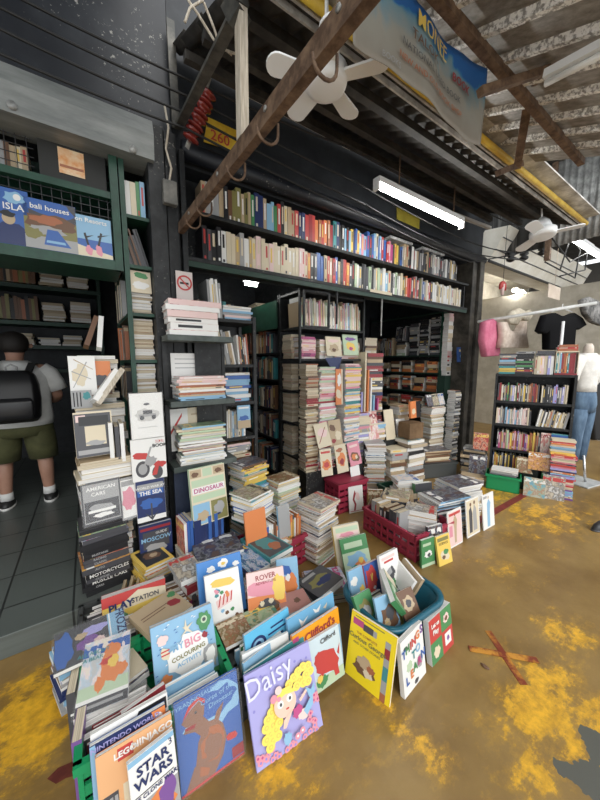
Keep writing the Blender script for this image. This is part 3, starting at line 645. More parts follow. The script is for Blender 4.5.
# dark board and old books above them
db = empty('display_board', 'black board holding a small sunset photograph above the picture books', 'board', None, (-.15, 2.52, 2.645))
MB().box((0, 0, 0), (.34, .015, .22)).build('board', flat('board_black', (.02, .02, .018), .6), db)
mb = MB(); mb.box((.095, -.004, .055), (.225, 0, .20)); mb.build('photograph', worn('sunset_print', (.70, .30, .10), (.80, .62, .40), 12, .4, lo=.35, hi=.6), db); MB().box((.10, -.0046, .09), (.22, -.004, .105)).build('photo_shape', COVER['rust'], db)
row('old_book', 'book', 'top row behind the mesh', (-.90, 2.56, 2.642), 0, .72, (.12, .18), (.15, .20), (.02, .035), ['cream', 'tan', 'cream', 'grey', 'brown'], start='shutter side')

# tall green bookcase inside the pillar
gx0, gx1, gy0, gy1 = .258, .428, 2.46, 3.30
gc = empty('bookcase', 'tall narrow green bookcase behind the black pillar', 'bookcase', None, (gx0, gy0, .13))
for (x, y) in ((gx0, gy0), (gx0, gy1 - .03), (gx1 - .02, gy1 - .03)): part('post', (x, y, .13), (x + .03, y + .03, 2.86), GREENWOOD, gc)
GS = [.50, .90, 1.245, 1.565, 1.89, 2.21, 2.53]
for z in GS: part('shelf', (gx0 + .003, gy0 + .004, z - .022), (gx1, gy1, z), GREENWOOD, gc)
part('back_panel', (gx1, gy0 + .05, .13), (gx1 + .008, gy1, 2.86), DARKGREEN, gc)
row('hardcover_book', 'book', 'top shelf of the green bookcase', (.292, 2.49, 2.532), 0, .135, (.14, .17), (.22, .25), (.018, .034), ['green', 'teal', 'white', 'light blue', 'cream'], start='post')
row('hardcover_book', 'book', 'second shelf of the green bookcase', (.292, 2.50, 2.212), 0, .13, (.14, .16), (.20, .26), (.008, .02), ['black', 'charcoal', 'charcoal', 'brown'], lean=-.28, start='post', bands=False)
for zz, zt, nm in ((1.892, 2.16, 'third'), (1.567, 1.855, 'fourth'), (1.247, 1.535, 'fifth'), (.902, 1.2, 'sixth')):
    stack('journal', 'book', 'the %s shelf of the green bookcase' % nm, (.355, 2.60), zz, zt, 0, .135, .19, (.008, .02), ['cream', 'white', 'grey', 'tan', 'cream'], 'fore', .004, .03, False, 0, [0, 2, 1])
o = posed('pamphlet', 'white pamphlet with a green leaf lying over the paper stack edge', (.285, 2.475, 2.03), (1, .05, 0), (0, .12, 1), .135, .15, .004, 'cream', COVER['cream']); picture(o, [('blob', .55, .8, .35, .16, 4, 'green'), ('blob', .5, .35, .4, .2, 6, 'white')], .135, .15)
for zz, nm, cols, ln in ((1.567, 'middle', ['orange', 'rust', 'brown', 'tan', 'grey', 'charcoal'], -.10), (1.247, 'lower', ['charcoal', 'grey', 'tan', 'black'], .06), (1.892, 'upper', ['grey', 'charcoal', 'brown', 'cream'], .0), (2.212, 'high', ['brown', 'charcoal', 'rust'], 0)):
    row('old_book', 'book', nm + ' side shelf of green bookcase', (gx0 - .01, gy1 - .05, zz), -PI / 2, .52, (.05, .06), (.22, .28), (.015, .035), cols, lean=ln, start='inner end')

# back shelves of the left shop
bs = empty('bookcase', 'dim green wall bookcase at the back of the left shop', 'bookcase', None, (-2.6, 5.6, .13))
for z in (1.45, 1.78, 2.10, 2.58, 2.98): part('shelf', (-2.6, 5.60, z - .05), (.25, 6.0, z), GREENWOOD if z == 2.10 else DARKGREEN, bs)
for x in (-2.6, -1.2, .2): part('upright', (x, 5.62, .13), (x + .04, 6.0, 3.05), DARKGREEN, bs)
for zz, nm in ((2.60, 'top'), (2.12, 'second')):
    row('old_book', 'book', nm + ' back wall shelf', (-1.10, 5.62, zz), 0, .62, (.2, .25), (.25, .33), (.025, .05), ['brown', 'tan', 'rust', 'brown', 'black', 'olive'], start='inner post', bands=False)
    stack('old_book', 'book', nm + ' back shelf', (-.32, 5.75), zz, zz + .26, 0, .26, .25, (.02, .05), ['tan', 'cream', 'brown'], 'fore', .02, .05, False)
    stack('old_book', 'book', nm + ' back shelf beside the corner', (-.02, 5.75), zz, zz + .30, 0, .26, .25, (.02, .05), ['tan', 'cream', 'rust'], 'fore', .02, .05, False)
for k in range(4): stack('magazine_pile', 'magazine', '%s heap on the lowest back shelf' % nth(k), (-.95 + .27 * k, 5.75), 1.78, 1.90 + .04 * (k % 2), 0, .24, .2, (.02, .04), ['grey', 'white', 'cream', 'light blue', 'charcoal'], 'fore', .02, .06, False)
# low pile at the frame edge beside the customer
stack('old_book', 'book', 'the floor pile beside the customer', (-1.05, 4.15), .23, .88, 0, .3, .3, (.03, .05), ['tan', 'cream', 'grey'], 'fore', .01, .04, False)
tag(MB().box((-1.2, 4.0, .13), (-.9, 4.3, .23)).build('wooden_base', COVER['crimson'], bevel=.004), 'low red base under the pile beside the customer', 'base')

# ------------------------------------------------------------------ the customer seen from behind
SKIN = worn('skin', (.36, .19, .13), (.42, .23, .16), 6, .5)
def person():
    c = at(24, 506, z=.13); S = 1.0
    p = empty('person', 'person in white t-shirt and olive shorts with a black backpack, seen from behind', 'person', None, (c.x + .04, c.y + .05, .13), R(1)); p.scale = (1.13, 1.08, 1.01)
    hgt = 1.66
    # one continuous body: joints as a skinned skeleton
    J = {'pelvis': (0, 0, .86, .135), 'waist': (0, .01, 1.02, .135), 'chest': (0, .02, 1.22, .15), 'neckb': (0, .03, 1.37, .075), 'neck': (0, .05, 1.44, .056), 'headl': (0, .075, 1.51, .078), 'headm': (0, .08, 1.585, .085), 'headt': (0, .075, 1.645, .060)}
    for s, k in ((-1, 'l'), (1, 'r')):
        J.update({'hip' + k: (s * .10, 0, .80, .10), 'knee' + k: (s * .135, .02, .47, .062), 'calf' + k: (s * .14, -.01, .34, .060), 'ank' + k: (s * .145, 0, .085, .038), 'toe' + k: (s * .16, .13, .04, .036),
                  'sh' + k: (s * .17, .02, 1.33, .07), 'elb' + k: (s * .27, .06, 1.07, .045), 'fore' + k: (s * .24, .18, 1.01, .042), 'wri' + k: (s * .16, .30, 1.02, .028), 'palm' + k: (s * .135, .37, 1.03, .032)})
    E_ = [('pelvis', 'waist'), ('waist', 'chest'), ('chest', 'neckb'), ('neckb', 'neck'), ('neck', 'headl'), ('headl', 'headm'), ('headm', 'headt')]
    for k in 'lr': E_ += [('pelvis', 'hip' + k), ('hip' + k, 'knee' + k), ('knee' + k, 'calf' + k), ('calf' + k, 'ank' + k), ('ank' + k, 'toe' + k), ('chest', 'sh' + k), ('sh' + k, 'elb' + k), ('elb' + k, 'fore' + k), ('fore' + k, 'wri' + k), ('wri' + k, 'palm' + k)]
    for s, k in ((-1, 'l'), (1, 'r')):
        for i in range(5):
            base = 'palm' + k; bx, by, bz, _ = J[base]
            ln = (.030, .036, .040, .036, .028)[i]; off = (i - 2) * .017
            if i == 0: q = [(bx - s * .03, by + .0, bz + .03), (bx - s * .045, by + .03, bz + .045), (bx - s * .05, by + .055, bz + .05)]
            else: q = [(bx - s * .005, by + .035, bz - off), (bx - s * .02, by + .035 + ln, bz - off * 1.15), (bx - s * .045, by + .035 + ln * 1.5, bz - off * 1.15)]
            prev = base
            for j, qq in enumerate(q):
                nm = 'f%s%d%d' % (k, i, j); J[nm] = (*qq, (.011, .0095, .008)[j]); E_.append((prev, nm)); prev = nm
    names = list(J); me = bpy.data.meshes.new('body'); me.from_pydata([J[x][:3] for x in names], [(names.index(a), names.index(b)) for a, b in E_], [])
    o = bpy.data.objects.new('body', me); COL.objects.link(o)
    o.modifiers.new('skin', 'SKIN'); me.skin_vertices or None
    for i, x in enumerate(names): me.skin_vertices[0].data[i].radius = (J[x][3], J[x][3]); me.skin_vertices[0].data[i].use_root = (x == 'pelvis')
    sbd = o.modifiers.new('smooth', 'SUBSURF'); sbd.levels = sbd.render_levels = 2
    bpy.context.view_layer.update()
    dm = bpy.data.meshes.new_from_object(o.evaluated_get(bpy.context.evaluated_depsgraph_get())); dm.materials.append(SKIN)
    for f in dm.polygons: f.use_smooth = True
    bpy.data.objects.remove(o); bo = bpy.data.objects.new('body', dm); COL.objects.link(bo); bo.parent = p
    # hair: cap over back and top of the head
    hr = MB(); hr.loft([ellipse(0, .072 - dy, z, rx, ry, 18) for z, rx, ry, dy in ((1.495, .060, .050, .03), (1.53, .092, .088, .018), (1.58, .104, .106, .01), (1.63, .098, .102, .006), (1.675, .07, .075, .004), (1.695, .03, .034, .004))]); hr.build('hair', flat('dark_hair', (.012, .009, .007), .7), p)
    fc = MB()
    for s in (-1, 1):
        fc.tube([(s * .104, .075, 1.545), (s * .112, .07, 1.56), (s * .108, .07, 1.585)], [.010, .018, .012], 8)
    fc.build('ear', SKIN, p)
    MB().tube([(0, .155, 1.585), (0, .178, 1.56), (0, .168, 1.548)], [.010, .016, .010], 8).build('nose', SKIN, p)
    MB().box((-.024, .146, 1.522), (.024, .160, 1.530)).build('mouth', COVER['rust'], p, bevel=.003)
    for s in (-1, 1): MB().tube([(s * .034, .150, 1.588), (s * .034, .164, 1.588)], [.012, .009], 10).build('eye', COVER['black'], p)
    # t-shirt: torso and two sleeves
    WHITE = worn('white_cotton', (.60, .60, .58), (.74, .74, .72), 5, .8, bump=.3)
    ts = MB(); ts.loft([ellipse(0, .0 + dy, z, rx, ry, 24) for z, rx, ry, dy in ((.80, .215, .165, 0), (.86, .222, .17, 0), (1.0, .215, .165, .01), (1.14, .222, .165, .015), (1.26, .225, .155, .02), (1.335, .20, .125, .025), (1.385, .125, .09, .03), (1.415, .078, .075, .035))], 0, False)
    ts.build('t_shirt', WHITE, p).modifiers.new('cloth', 'SOLIDIFY').thickness = -.006
    for s in (-1, 1):
        MB().tube([(s * .155, .02, 1.345), (s * .205, .025, 1.29), (s * .245, .035, 1.20), (s * .268, .045, 1.13)], [.075, .088, .084, .080], 14, 0, False).build('sleeve', WHITE, p).modifiers.new('cloth', 'SOLIDIFY').thickness = .005
    OL = worn('olive_cotton', (.050, .052, .018), (.085, .085, .032), 6, .85, bump=.3)
    st = MB(); st.loft([ellipse(0, 0, z, rx, ry, 24) for z, rx, ry in ((.70, .215, .15), (.76, .222, .16), (.86, .205, .155), (.90, .20, .15))], 0, True)
    for s in (-1, 1): st.loft([ellipse(s * .115 * q, .005, z, rx, ry, 18) for z, rx, ry, q in ((.46, .105, .11, 1.13), (.58, .112, .118, 1.06), (.70, .114, .135, .98), (.78, .10, .13, .95))], 0, True)
    st.build('shorts', OL, p)
    for s in (-1, 1):
        sh = MB(); sh.loft([[Vector((s * .15 + x * k, .045 + y * k2, z)) for x, y in [(.052 * math.cos(a), .135 * math.sin(a)) for a in [2 * PI * i / 16 for i in range(16)]]] for z, k, k2 in ((0, 1, 1), (.03, 1.04, 1.02), (.06, .92, .92), (.085, .75, .6))])
        so = sh.build('shoe', flat('shoe_black', (.02, .02, .02), .5), p)
        MB().loft([ellipse(s * .15, .045, z, .056, .140, 18) for z in (0, .022)]).build('sole', COVER['white'], so)
        MB().tube([(s * .145, .0, .075), (s * .145, 0, .15)], [.047, .045], 14).build('sock', flat('sock_white', (.7, .7, .68), .9), p)
    bpk = MB(); bpk.loft([[Vector((x, -.165 - y, z)) for x, y in ((-w, -.03), (-w, d * .6), (-w * .8, d), (w * .8, d), (w, d * .6), (w, -.03))] for z, w, d in ((.86, .13, .10), (.90, .155, .15), (1.06, .165, .16), (1.2, .16, .13), (1.29, .14, .10), (1.33, .10, .06))])
    bk_ = bpk.build('backpack', flat('black_nylon', (.010, .010, .011), .45), p, bevel=.01)
    MB().loft([[Vector((x, -.315 - y, z)) for x, y in ((-w, 0), (-w, d), (w, d), (w, 0))] for z, w, d in ((.90, .11, .03), (.95, .125, .05), (1.06, .125, .045), (1.09, .11, .02))]).build('pocket', flat('black_nylon_2', (.016, .016, .018), .35), bk_, bevel=.01)
    MB().tube([(-.03, -.20, 1.32), (-.035, -.21, 1.36), (0, -.21, 1.385), (.035, -.21, 1.36), (.03, -.20, 1.32)], .008, 8).build('handle', COVER['grey'], bk_)
    for s in (-1, 1): MB().bar((s * .09, -.17, 1.29), (s * .12, -.08, 1.395), .05, .014).build('strap', flat('black_strap', (.012, .012, .012), .6), bk_); MB().bar((s * .12, -.08, 1.395), (s * .13, .10, 1.37), .05, .014).build('strap', flat('black_strap', (.012, .012, .012), .6), bk_)
    return p
person()

# ------------------------------------------------------------------ pile on the step beside the black pillar
YF = 2.16
def pil(desc, x, y, z0, z1, W, D, t, cols, **k): return stack('coffee_table_book', 'book', desc, (x, y), z0, z1, k.pop('yaw', R(6)), W, D, t, cols, **k)
s1 = pil('the dark car book pile on the step', .015, 2.29, .131, .56, .265, .25, (.022, .04), ['black', 'charcoal', 'black', 'black', 'charcoal'], spine='front', jit=.008, hard=.6, topart=COVER['charcoal'], lettered=0)
def spinetext(e, s, size, frac, c): # lettering along a lying spine
    me = text_mesh(s, size, .0006); me.materials.append(COVER[c]); o = bpy.data.objects.new('spine_lettering', me); COL.objects.link(o); o.parent = e
    cov = e.children[0]; xs = [v.co for v in cov.data.vertices]; H = max(v.z for v in xs); T = max(v.y for v in xs)
    # spine faces local -x; reads along -z (the book lies on its back)
    o.matrix_local = Matrix((( 0, 0, -1, -.0012), (0, -1, 0, T * .5 + size * .33), (-1, 0, 0, H * frac), (0, 0, 0, 1)))
for e, s in zip(s1, ('', 'CARS', 'MUSCLE CARS', 'CUSTOM', 'MOTORCYCLES', 'AUTO', 'CLASSIC', 'RACING', 'MUSTANG')):
    if s: 
        for ch in e.children: ch.data = ch.data
        spinetext(e, s, .030 if len(s) > 9 else .018, .5 if len(s) > 9 else .65, 'white' if len(s) > 9 else 'grey')
stack('coffee_table_book', 'book', 'the pile behind the wrapped car book', (.04, 2.36), .131, .80, R(4), .28, .22, (.03, .05), ['tan', 'grey', 'cream', 'charcoal'], 'fore', .01, .04)
FILM = flat('clear_film', (1, 1, 1), .08); FILM.node_tree.nodes['Principled BSDF'].inputs['Transmission Weight'].default_value = 0.0; FILM.node_tree.nodes['Principled BSDF'].inputs['Alpha'].default_value = .06
def film(e, w, h, t=.012):
    mb = MB(); nx = 10
    mb.add([(w * (i / nx * 1.06 - .03), -.006 - .004 * math.sin(i * 2.3 + j * 1.7), h * (j / nx * 1.06 - .03)) for i in range(nx + 1) for j in range(nx + 1)], [(i * (nx + 1) + j, (i + 1) * (nx + 1) + j, (i + 1) * (nx + 1) + j + 1, i * (nx + 1) + j + 1) for i in range(nx) for j in range(nx)], 0, True)
    return mb.build('plastic_sleeve', FILM, e)
def face(kind, label, TLp, TRp, BLp, y, tilt, t, cover, yaw=None, hard=True, front=None, pg=1):
    """cover standing near depth y: its corners fix width and height"""
    a, b_ = at(*TLp, y=y), at(*BLp, y=y); c = at(*TRp, y=y)
    r = Vector((1, 0, 0)) if yaw is None else Vector((math.cos(R(yaw)), math.sin(R(yaw)), 0))
    w = abs(c.x - a.x) / max(.3, r.x); h = abs(a.z - b_.z) / math.cos(R(tilt))
    back = Vector((0, 0, 1)).cross(r); u = Vector((0, 0, 1)) * math.cos(R(tilt)) + back * math.sin(R(tilt))
    return posed(kind, label, b_, r, u, w, h, t, cover, front or (COVER[cover] if isinstance(cover, str) else cover), pg, hard), w, h
e, w, h = face('coffee_table_book', 'plastic wrapped grey book with a car cover lettered AMERICAN CARS', (84, 486), (124, 483), (84, 528), 2.12, 8, .03, 'charcoal', 4)
picture(e, [('rect', .04, .05, .96, .95, 'grey'), ('rect', .06, .08, .94, .55, 'charcoal'), ('blob', .5, .36, .36, .12, 4, 'grey'), ('rect', .14, .28, .84, .34, 'white'), ('blob', .5, .2, .3, .06, 7, 'white')], w, h)
title(e, 'AMERICAN', .030, .5, .80, w, h, 'white', 0, .0006); title(e, 'CARS', .030, .42, .67, w, h, 'white', 0, .0006); film(e, w, h)
e, w, h = face('coffee_table_book', 'plastic wrapped magazine with a red car cover behind the grey one', (123, 480), (139, 478), (123, 521), 2.15, 6, .012, 'grey', 8, False)
picture(e, [('rect', .05, .05, .95, .95, 'white'), ('blob', .5, .5, .45, .30, 3, 'pink'), ('rect', .1, .8, .9, .92, 'grey')], w, h); film(e, w, h)
stack('coffee_table_book', 'book', 'the pale pile under the framed print', (.05, 2.29), .835, .965, R(5), .29, .24, (.018, .03), ['cream', 'tan', 'white', 'cream'], 'fore', .01, .03, True, .2, [0, 1])
# framed print leaning on the pale pile
e, w, h = face('coffee_table_book', 'grey book with pale picture panel standing on the pale pile', (75, 414), (114, 411), (77, 459), 2.17, 10, .05, 'cream', 4)
picture(e, [('rect', .0, .0, .96, .96, 'charcoal'), ('rect', .05, .78, .3, .93, 'pale pink'), ('rect', .12, .70, .9, .90, 'black'), ('rect', .26, .25, .80, .68, 'cream'), ('blob', .5, .3, .26, .06, 2, 'grey'), ('rect', .05, .06, .92, .16, 'grey')], w, h)
for i, (px, c, hh) in enumerate([(115, 'white', .24), (121, 'charcoal', .22), (126, 'white', .24)]):
    a = at(px, 461, y=2.17); book('hardcover_book', ['white backed book upright beside the grey cover', 'dark backed book upright between two white books', 'white backed book upright next to the vintage car cover'][i], 'book', None, frame(a, Vector((0, 1, 0)), Vector((-1, 0, 0)), Vector((0, 0, 1))), .18, hh, .022, c)
stack('coffee_table_book', 'book', 'the back pile beneath the map cover', (.06, 2.46), .131, 1.28, R(4), .28, .16, (.03, .06), ['tan', 'brown', 'cream', 'grey'], 'fore', .01, .03, False)
e, w, h = face('map_book', 'white book with a sketch map cover on top of the pile', (70, 356), (97, 355), (71, 396), 2.40, 6, .02, 'white', 3)
picture(e, [('blob', .4, .5, .3, .3, 5, 'cream'), ('poly', [(.1, .2), (.13, .2), (.7, .85), (.66, .86)], 'grey'), ('poly', [(.1, .6), (.8, .4), (.8, .42), (.1, .63)], 'grey'), ('poly', [(.2, .9), (.9, .65), (.9, .67), (.2, .93)], 'tan')], w, h)
e, w, h = face('picture_book', 'orange cover beside the sketch map on top of the pile', (91, 361), (112, 362), (92, 395), 2.43, 6, .02, 'orange', 3)
picture(e, [('rect', 0, 0, 1, .5, 'brown'), ('blob', .5, .45, .4, .2, 3, 'charcoal'), ('blob', .5, .75, .5, .2, 5, 'orange')], w, h)
e, w, h = face('picture_book', 'black and white striped cover below the sketch map', (71, 391), (92, 390), (72, 409), 2.36, 4, .03, 'grey', 3)
picture(e, [('rect', .1 + .16 * i, .1, .16 + .16 * i, .9, 'black') for i in range(3)] + [('blob', .75, .7, .2, .25, 3, 'teal')], w, h)
for i, (p, q, c) in enumerate([((96, 405), (120, 371), PALEWOOD), ((93, 402), (114, 372), COVER['white']), ((86, 347), (96, 318), COVER['brown']), ((99, 349), (101, 318), COVER['white'])]):
    a, b_ = at(*p, y=2.33 if i < 2 else 2.5), at(*q, y=2.40 if i < 2 else 2.62)
    tag(MB().bar(a, b_, .03, .16 if i < 2 else .05, up=(0, 1, 0)).build('tilted_frame', c), ['pale wooden picture frame edge leaning on the pile', 'white frame edge leaning beside the wooden one', 'brown frame edge standing on the back pile', 'white frame edge standing on the back pile'][i], 'picture frame')
stack('journal', 'book', 'the pile behind the map cover', (.06, 2.56), 1.28, 1.60, 0, .22, .14, (.02, .04), ['cream', 'white', 'grey'], 'fore', .02, .06, False)
# four covers one over another against the pillar foot
bxs = MB().box((.215, 2.19, .131), (.40, 2.385, 1.34)).build('stand', BLACKWOOD, bevel=.003); tag(bxs, 'narrow black stand carrying four covers before the pillar', 'stand')
e, w, h = face('poster_book', 'white cover with an old car drawing, topmost on the narrow stand', (132, 394), (165, 394), (132, 440), 2.15, 2, .02, 'white')
picture(e, [('rect', .03, .03, .97, .97, 'white'), ('blob', .5, .52, .38, .16, 6, flat('pale_grey_print', (.55, .54, .52), .5)), ('rect', .25, .48, .78, .54, 'grey'), ('rect', .38, .54, .66, .62, 'charcoal'), ('disc', .34, .46, .07, .05, 'charcoal'), ('disc', .70, .46, .07, .05, 'charcoal'), ('blob', .5, .76, .1, .03, 3, 'charcoal'), ('rect', .2, .24, .8, .25, 'grey')], w, h); film(e, w, h)
e, w, h = face('poster_book', 'white BIKER BOOK with a red motorcycle, second on the narrow stand', (132, 441), (167, 441), (133, 483), 2.145, 2, .02, 'white')
picture(e, [('blob', .28, .60, .26, .10, 4, 'red'), ('blob', .8, .35, .2, .09, 6, 'red'), ('disc', .30, .28, .20, .20, 'charcoal'), ('disc', .30, .28, .13, .13, 'grey'), ('disc', .72, .16, .16, .16, 'charcoal'), ('poly', [(.3, .3), (.36, .3), (.6, .8), (.54, .8)], 'grey'), ('blob', .55, .45, .18, .14, 8, 'grey'), ('poly', [(.55, .1), (.7, .1), (.8, .4), (.7, .4)], 'red'), ('rect', .70, .88, .95, .95, 'red')], w, h)
title(e, 'BIKER', .026, .82, .885, w, h, 'white', 0, .0006); title(e, 'BOOK', .030, .82, .78, w, h, 'black', 0, .001)
e, w, h = face('poster_book', 'blue and white book with an anchor, third on the narrow stand', (139, 482), (168, 481), (138, 524), 2.14, 3, .025, 'white')
picture(e, [('rect', .0, .12, 1, 1, 'navy'), ('rect', .05, .62, .95, .9, 'grey'), ('rect', .05, .62, .95, .75, 'blue'), ('blob', .5, .42, .4, .14, 6, 'blue'), ('poly', [(.47, .05), (.53, .05), (.53, .42), (.47, .42)], 'charcoal'), ('poly', [(.25, .22), (.5, .0), (.75, .22), (.5, .08)], 'charcoal')], w, h)
title(e, "WORLD WAR AT", .022, .5, .79, w, h, 'white', 0, .0004); title(e, 'THE SEA', .036, .5, .64, w, h, 'white', 0, .001)
e, w, h = face('poster_book', 'dark book lettered MOSCOW at the foot of the narrow stand', (140, 528), (173, 527), (141, 562), 2.155, 1, .03, 'navy')
picture(e, [('rect', .04, .85, .96, .93, 'crimson'), ('rect', .1, .3, .9, .8, 'charcoal'), ('blob', .5, .3, .35, .14, 4, 'grey')], w, h)
title(e, 'MOSCOW', .040, .5, .52, w, h, 'light blue', 0, .001); title(e, 'GUIDE', .024, .66, .70, w, h, 'white')

# ================================================================== MIDDLE SHOP
# long overhead shelf across the shop front
ov = empty('overhead_shelf', 'long black two-tier overhead shelf across the middle shop front', 'shelf', None, (.67, 2.50, 2.31))
part('shelf', (.67, 2.47, 2.305), (4.66, 2.73, 2.335), BLACKWOOD, ov, .003)
part('shelf', (.67, 2.47, 2.645), (4.66, 2.73, 2.675), BLACKWOOD, ov, .003)
part('back_panel', (.67, 2.73, 2.30), (4.66, 2.74, 3.0), BLACKWOOD, ov)
part('end_panel', (4.60, 2.50, 2.33), (4.62, 2.73, 2.645), BLACKWOOD, ov)
part('rail', (.67, 2.475, 2.265), (4.66, 2.50, 2.305), DARKGREEN, ov)
part('label_strip', (2.62, 2.465, 2.315), (2.98, 2.4695, 2.345), COVER['cream'], ov)
a = at(337, 280, y=2.50); part('hanging_rod', (a.x - .008, 2.49, 1.94), (a.x + .008, 2.505, 2.31), BLACKWOOD, ov); b = at(300, 318, y=2.66)
a = at(382, 290, y=2.49); part('hanging_rod', (a.x - .006, 2.48, 1.85), (a.x + .006, 2.492, 2.31), STEEL, ov)
def lowcols(f):
    if f < .03: return ['black', 'charcoal']
    if f < .12: return ['grey', 'cream', 'grey', 'white', 'tan']
    if f < .25: return ['cream', 'cream', 'tan', 'cream', 'pale pink']
    if f < .40: return ['black', 'orange', 'blue', 'cream', 'grey', 'red', 'tan', 'charcoal']
    if f < .62: return ['cream', 'grey', 'pale green', 'black', 'light blue', 'white', 'tan', 'charcoal', 'cream']
    if f < .80: return ['charcoal', 'cream', 'red', 'black', 'white', 'olive', 'blue', 'grey', 'orange']
    return ['white', 'cream', 'white']
def upcols(f):
    if f < .10: return ['tan', 'brown', 'grey', 'olive', 'black']
    if f < .18: return ['navy', 'olive', 'black', 'light blue', 'cream', 'tan', 'green']
    if f < .26: return ['charcoal', 'red', 'black', 'tan', 'cream', 'navy']
    if f < .36: return ['red', 'red', 'orange', 'rust', 'red', 'crimson', 'yellow']
    if f < .47: return ['blue', 'navy', 'black', 'teal', 'yellow', 'navy', 'light blue']
    if f < .66: return ['red', 'pink', 'blue', 'magenta', 'yellow', 'charcoal', 'cream', 'purple', 'light blue', 'red']
    return ['charcoal', 'grey', 'black', 'white', 'charcoal', 'grey', 'black', 'tan']
row('paperback', 'book', 'lower overhead shelf', (.81, 2.515, 2.336), 0, 3.78, (.14, .18), (.235, .285), (.028, .046), lowcols, start='black pillar', lab2='on')
row('paperback', 'book', 'upper overhead shelf', (.81, 2.515, 2.676), 0, 3.62, (.14, .18), (.225, .29), (.026, .044), upcols, start='black pillar', lab2='on')
tag(MB().box((0, 0, 0), (.42, .2, .035)).build('plastic_bag', worn('cloudy_plastic', (.3, .3, .3), (.6, .6, .6), 20, .3), None, (3.0, 2.53, 2.975), bevel=.012), 'cloudy plastic wrapped bundle lying over the upper overhead books', 'bundle')
tag(MB().box((0, 0, 0), (.50, .2, .035)).build('plastic_bag', worn('cloudy_plastic', (.3, .3, .3), (.6, .6, .6), 20, .3), None, (3.62, 2.53, 2.975), bevel=.012), 'second cloudy plastic bundle nearer the right pillar on upper books', 'bundle')

# projecting black bookcase beside the pillar
ca = empty('bookcase', 'projecting black bookcase against the pillar with three grey shelves', 'bookcase', None, (.44, 2.19, 0))
for z in (.83, 1.285, 1.73): part('shelf', (.445, 2.17, z - .04), (.90, 2.395, z), worn('grey_green_shelf', (.05, .065, .06), (.10, .12, .11), 9, .5), ca, .004)
part('front_panel', (.45, 2.21, .135), (.66, 2.23, .79), worn('dark_navy_board', (.010, .016, .035), (.02, .03, .06), 5, .5), ca)
part('upright', (.445, 2.36, .135), (.475, 2.395, 1.73), BLACKWOOD, ca); part('upright', (.875, 2.36, 0.0), (.90, 2.395, 1.73), BLACKWOOD, ca); part('back_panel', (.67, 2.36, .1), (.87, 2.37, 1.7), BLACKWOOD, ca)
ub = empty('bookcase', 'black open bookcase inside the middle shop behind the projecting shelves', 'bookcase', None, (.84, 2.5, 0))
UZ = [.24, .57, .90, 1.21, 1.53, 1.90]
for z in UZ: part('shelf', (.70, 2.47, z - .025), (1.225, 2.80, z), BLACKWOOD, ub)
part('upright', (1.20, 2.465, 0), (1.228, 2.50, 1.93), BLACKWOOD, ub); part('upright', (1.20, 2.77, 0), (1.228, 2.80, 1.93), BLACKWOOD, ub); part('back_panel', (.70, 2.80, 0), (1.228, 2.81, 1.95), BLACKWOOD, ub)
stack('boxed_book', 'book', 'the top grey shelf', (.635, 2.27), 1.7305, 1.97, R(-2), .36, .18, (.034, .046), ['pale pink', 'cream', 'grey', 'white', 'pale pink', 'orange'], 'front', .012, .03, True, .6, [1], arts=['pale pink cover'], lettered=1)
stack('picture_book', 'book', 'the middle grey shelf', (.665, 2.27), 1.2855, 1.45, R(1), .36, .17, (.010, .019), ['pale pink', 'cream', 'rust', 'white', 'cream', 'light blue', 'tan', 'pale pink'], 'front', .008, .03, True, .5, [1])
def board(label, TL, TR, BL, y, t=.006, c='white', shapes=()):
    e, w, h = face('card', label, TL, TR, BL, y, 3, t, c, None, False)
    if shapes: picture(e, shapes, w, h)
    return e
board('white printed board standing behind the middle shelf stack', (172, 353), (209, 353), (173, 398), 2.372, .006, 'white', [('rect', .1, .86, .9, .88, 'grey'), ('rect', .1, .76, .8, .78, 'grey'), ('rect', .1, .66, .85, .68, 'grey'), ('blob', .5, .3, .35, .12, 3, 'cream')])
board('white poster with a dark circle behind the lowest shelf stack', (169, 410), (189, 409), (170, 452), 2.36, .006, 'white', [('disc', .85, .38, .4, .25, 'charcoal'), ('disc', .85, .38, .32, .2, 'white'), ('poly', [(.1, .4), (.1, .48), (.7, .9), (.7, .82)], 'red')])
board('cream printed card behind the lowest grey shelf stack', (189, 408), (224, 407), (189, 445), 2.365, .006, 'cream', [('rect', .1, .8, .9, .84, 'tan'), ('blob', .5, .4, .3, .2, 3, 'tan')])
stack('picture_book', 'book', 'the lowest grey shelf', (.655, 2.26), .8305, 1.10, R(-3), .33, .17, (.009, .020), ['white', 'cream', 'light blue', 'white', 'pale green', 'white', 'tan', 'grey'], 'mix', .014, .05, True, .4, [1, 0])
# contents of the inner bookcase
row('thin_book', 'book', 'top inner shelf', (.84, 2.50, 1.901), 0, .12, (.2, .22), (.27, .32), (.010, .022), ['cream', 'grey', 'tan', 'charcoal', 'white'], lean=-.06, start='pillar side')
stack('thin_book', 'book', 'the top inner shelf', (1.09, 2.62), 1.901, 2.02, 0, .27, .22, (.014, .022), ['light blue', 'white', 'pale pink', 'charcoal', 'grey'], 'front', .01, .04, False)
row('thin_book', 'book', 'second inner shelf', (.80, 2.50, 1.531), 0, .26, (.2, .22), (.26, .29), (.012, .022), ['light blue', 'cream', 'white', 'tan', 'grey', 'cream'], lean=-.18, start='pillar side')
row('thin_book', 'book', 'second inner shelf beside the post', (1.08, 2.50, 1.531), 0, .10, (.2, .22), (.22, .26), (.010, .016), ['rust', 'cream', 'black', 'white'], lean=-.08, start='leaning row')
stack('comic_book', 'comic', 'the third inner shelf', (1.06, 2.60), 1.211, 1.47, R(2), .24, .2, (.02, .034), ['light blue', 'blue', 'light blue', 'blue', 'white'], 'front', .008, .03, False)
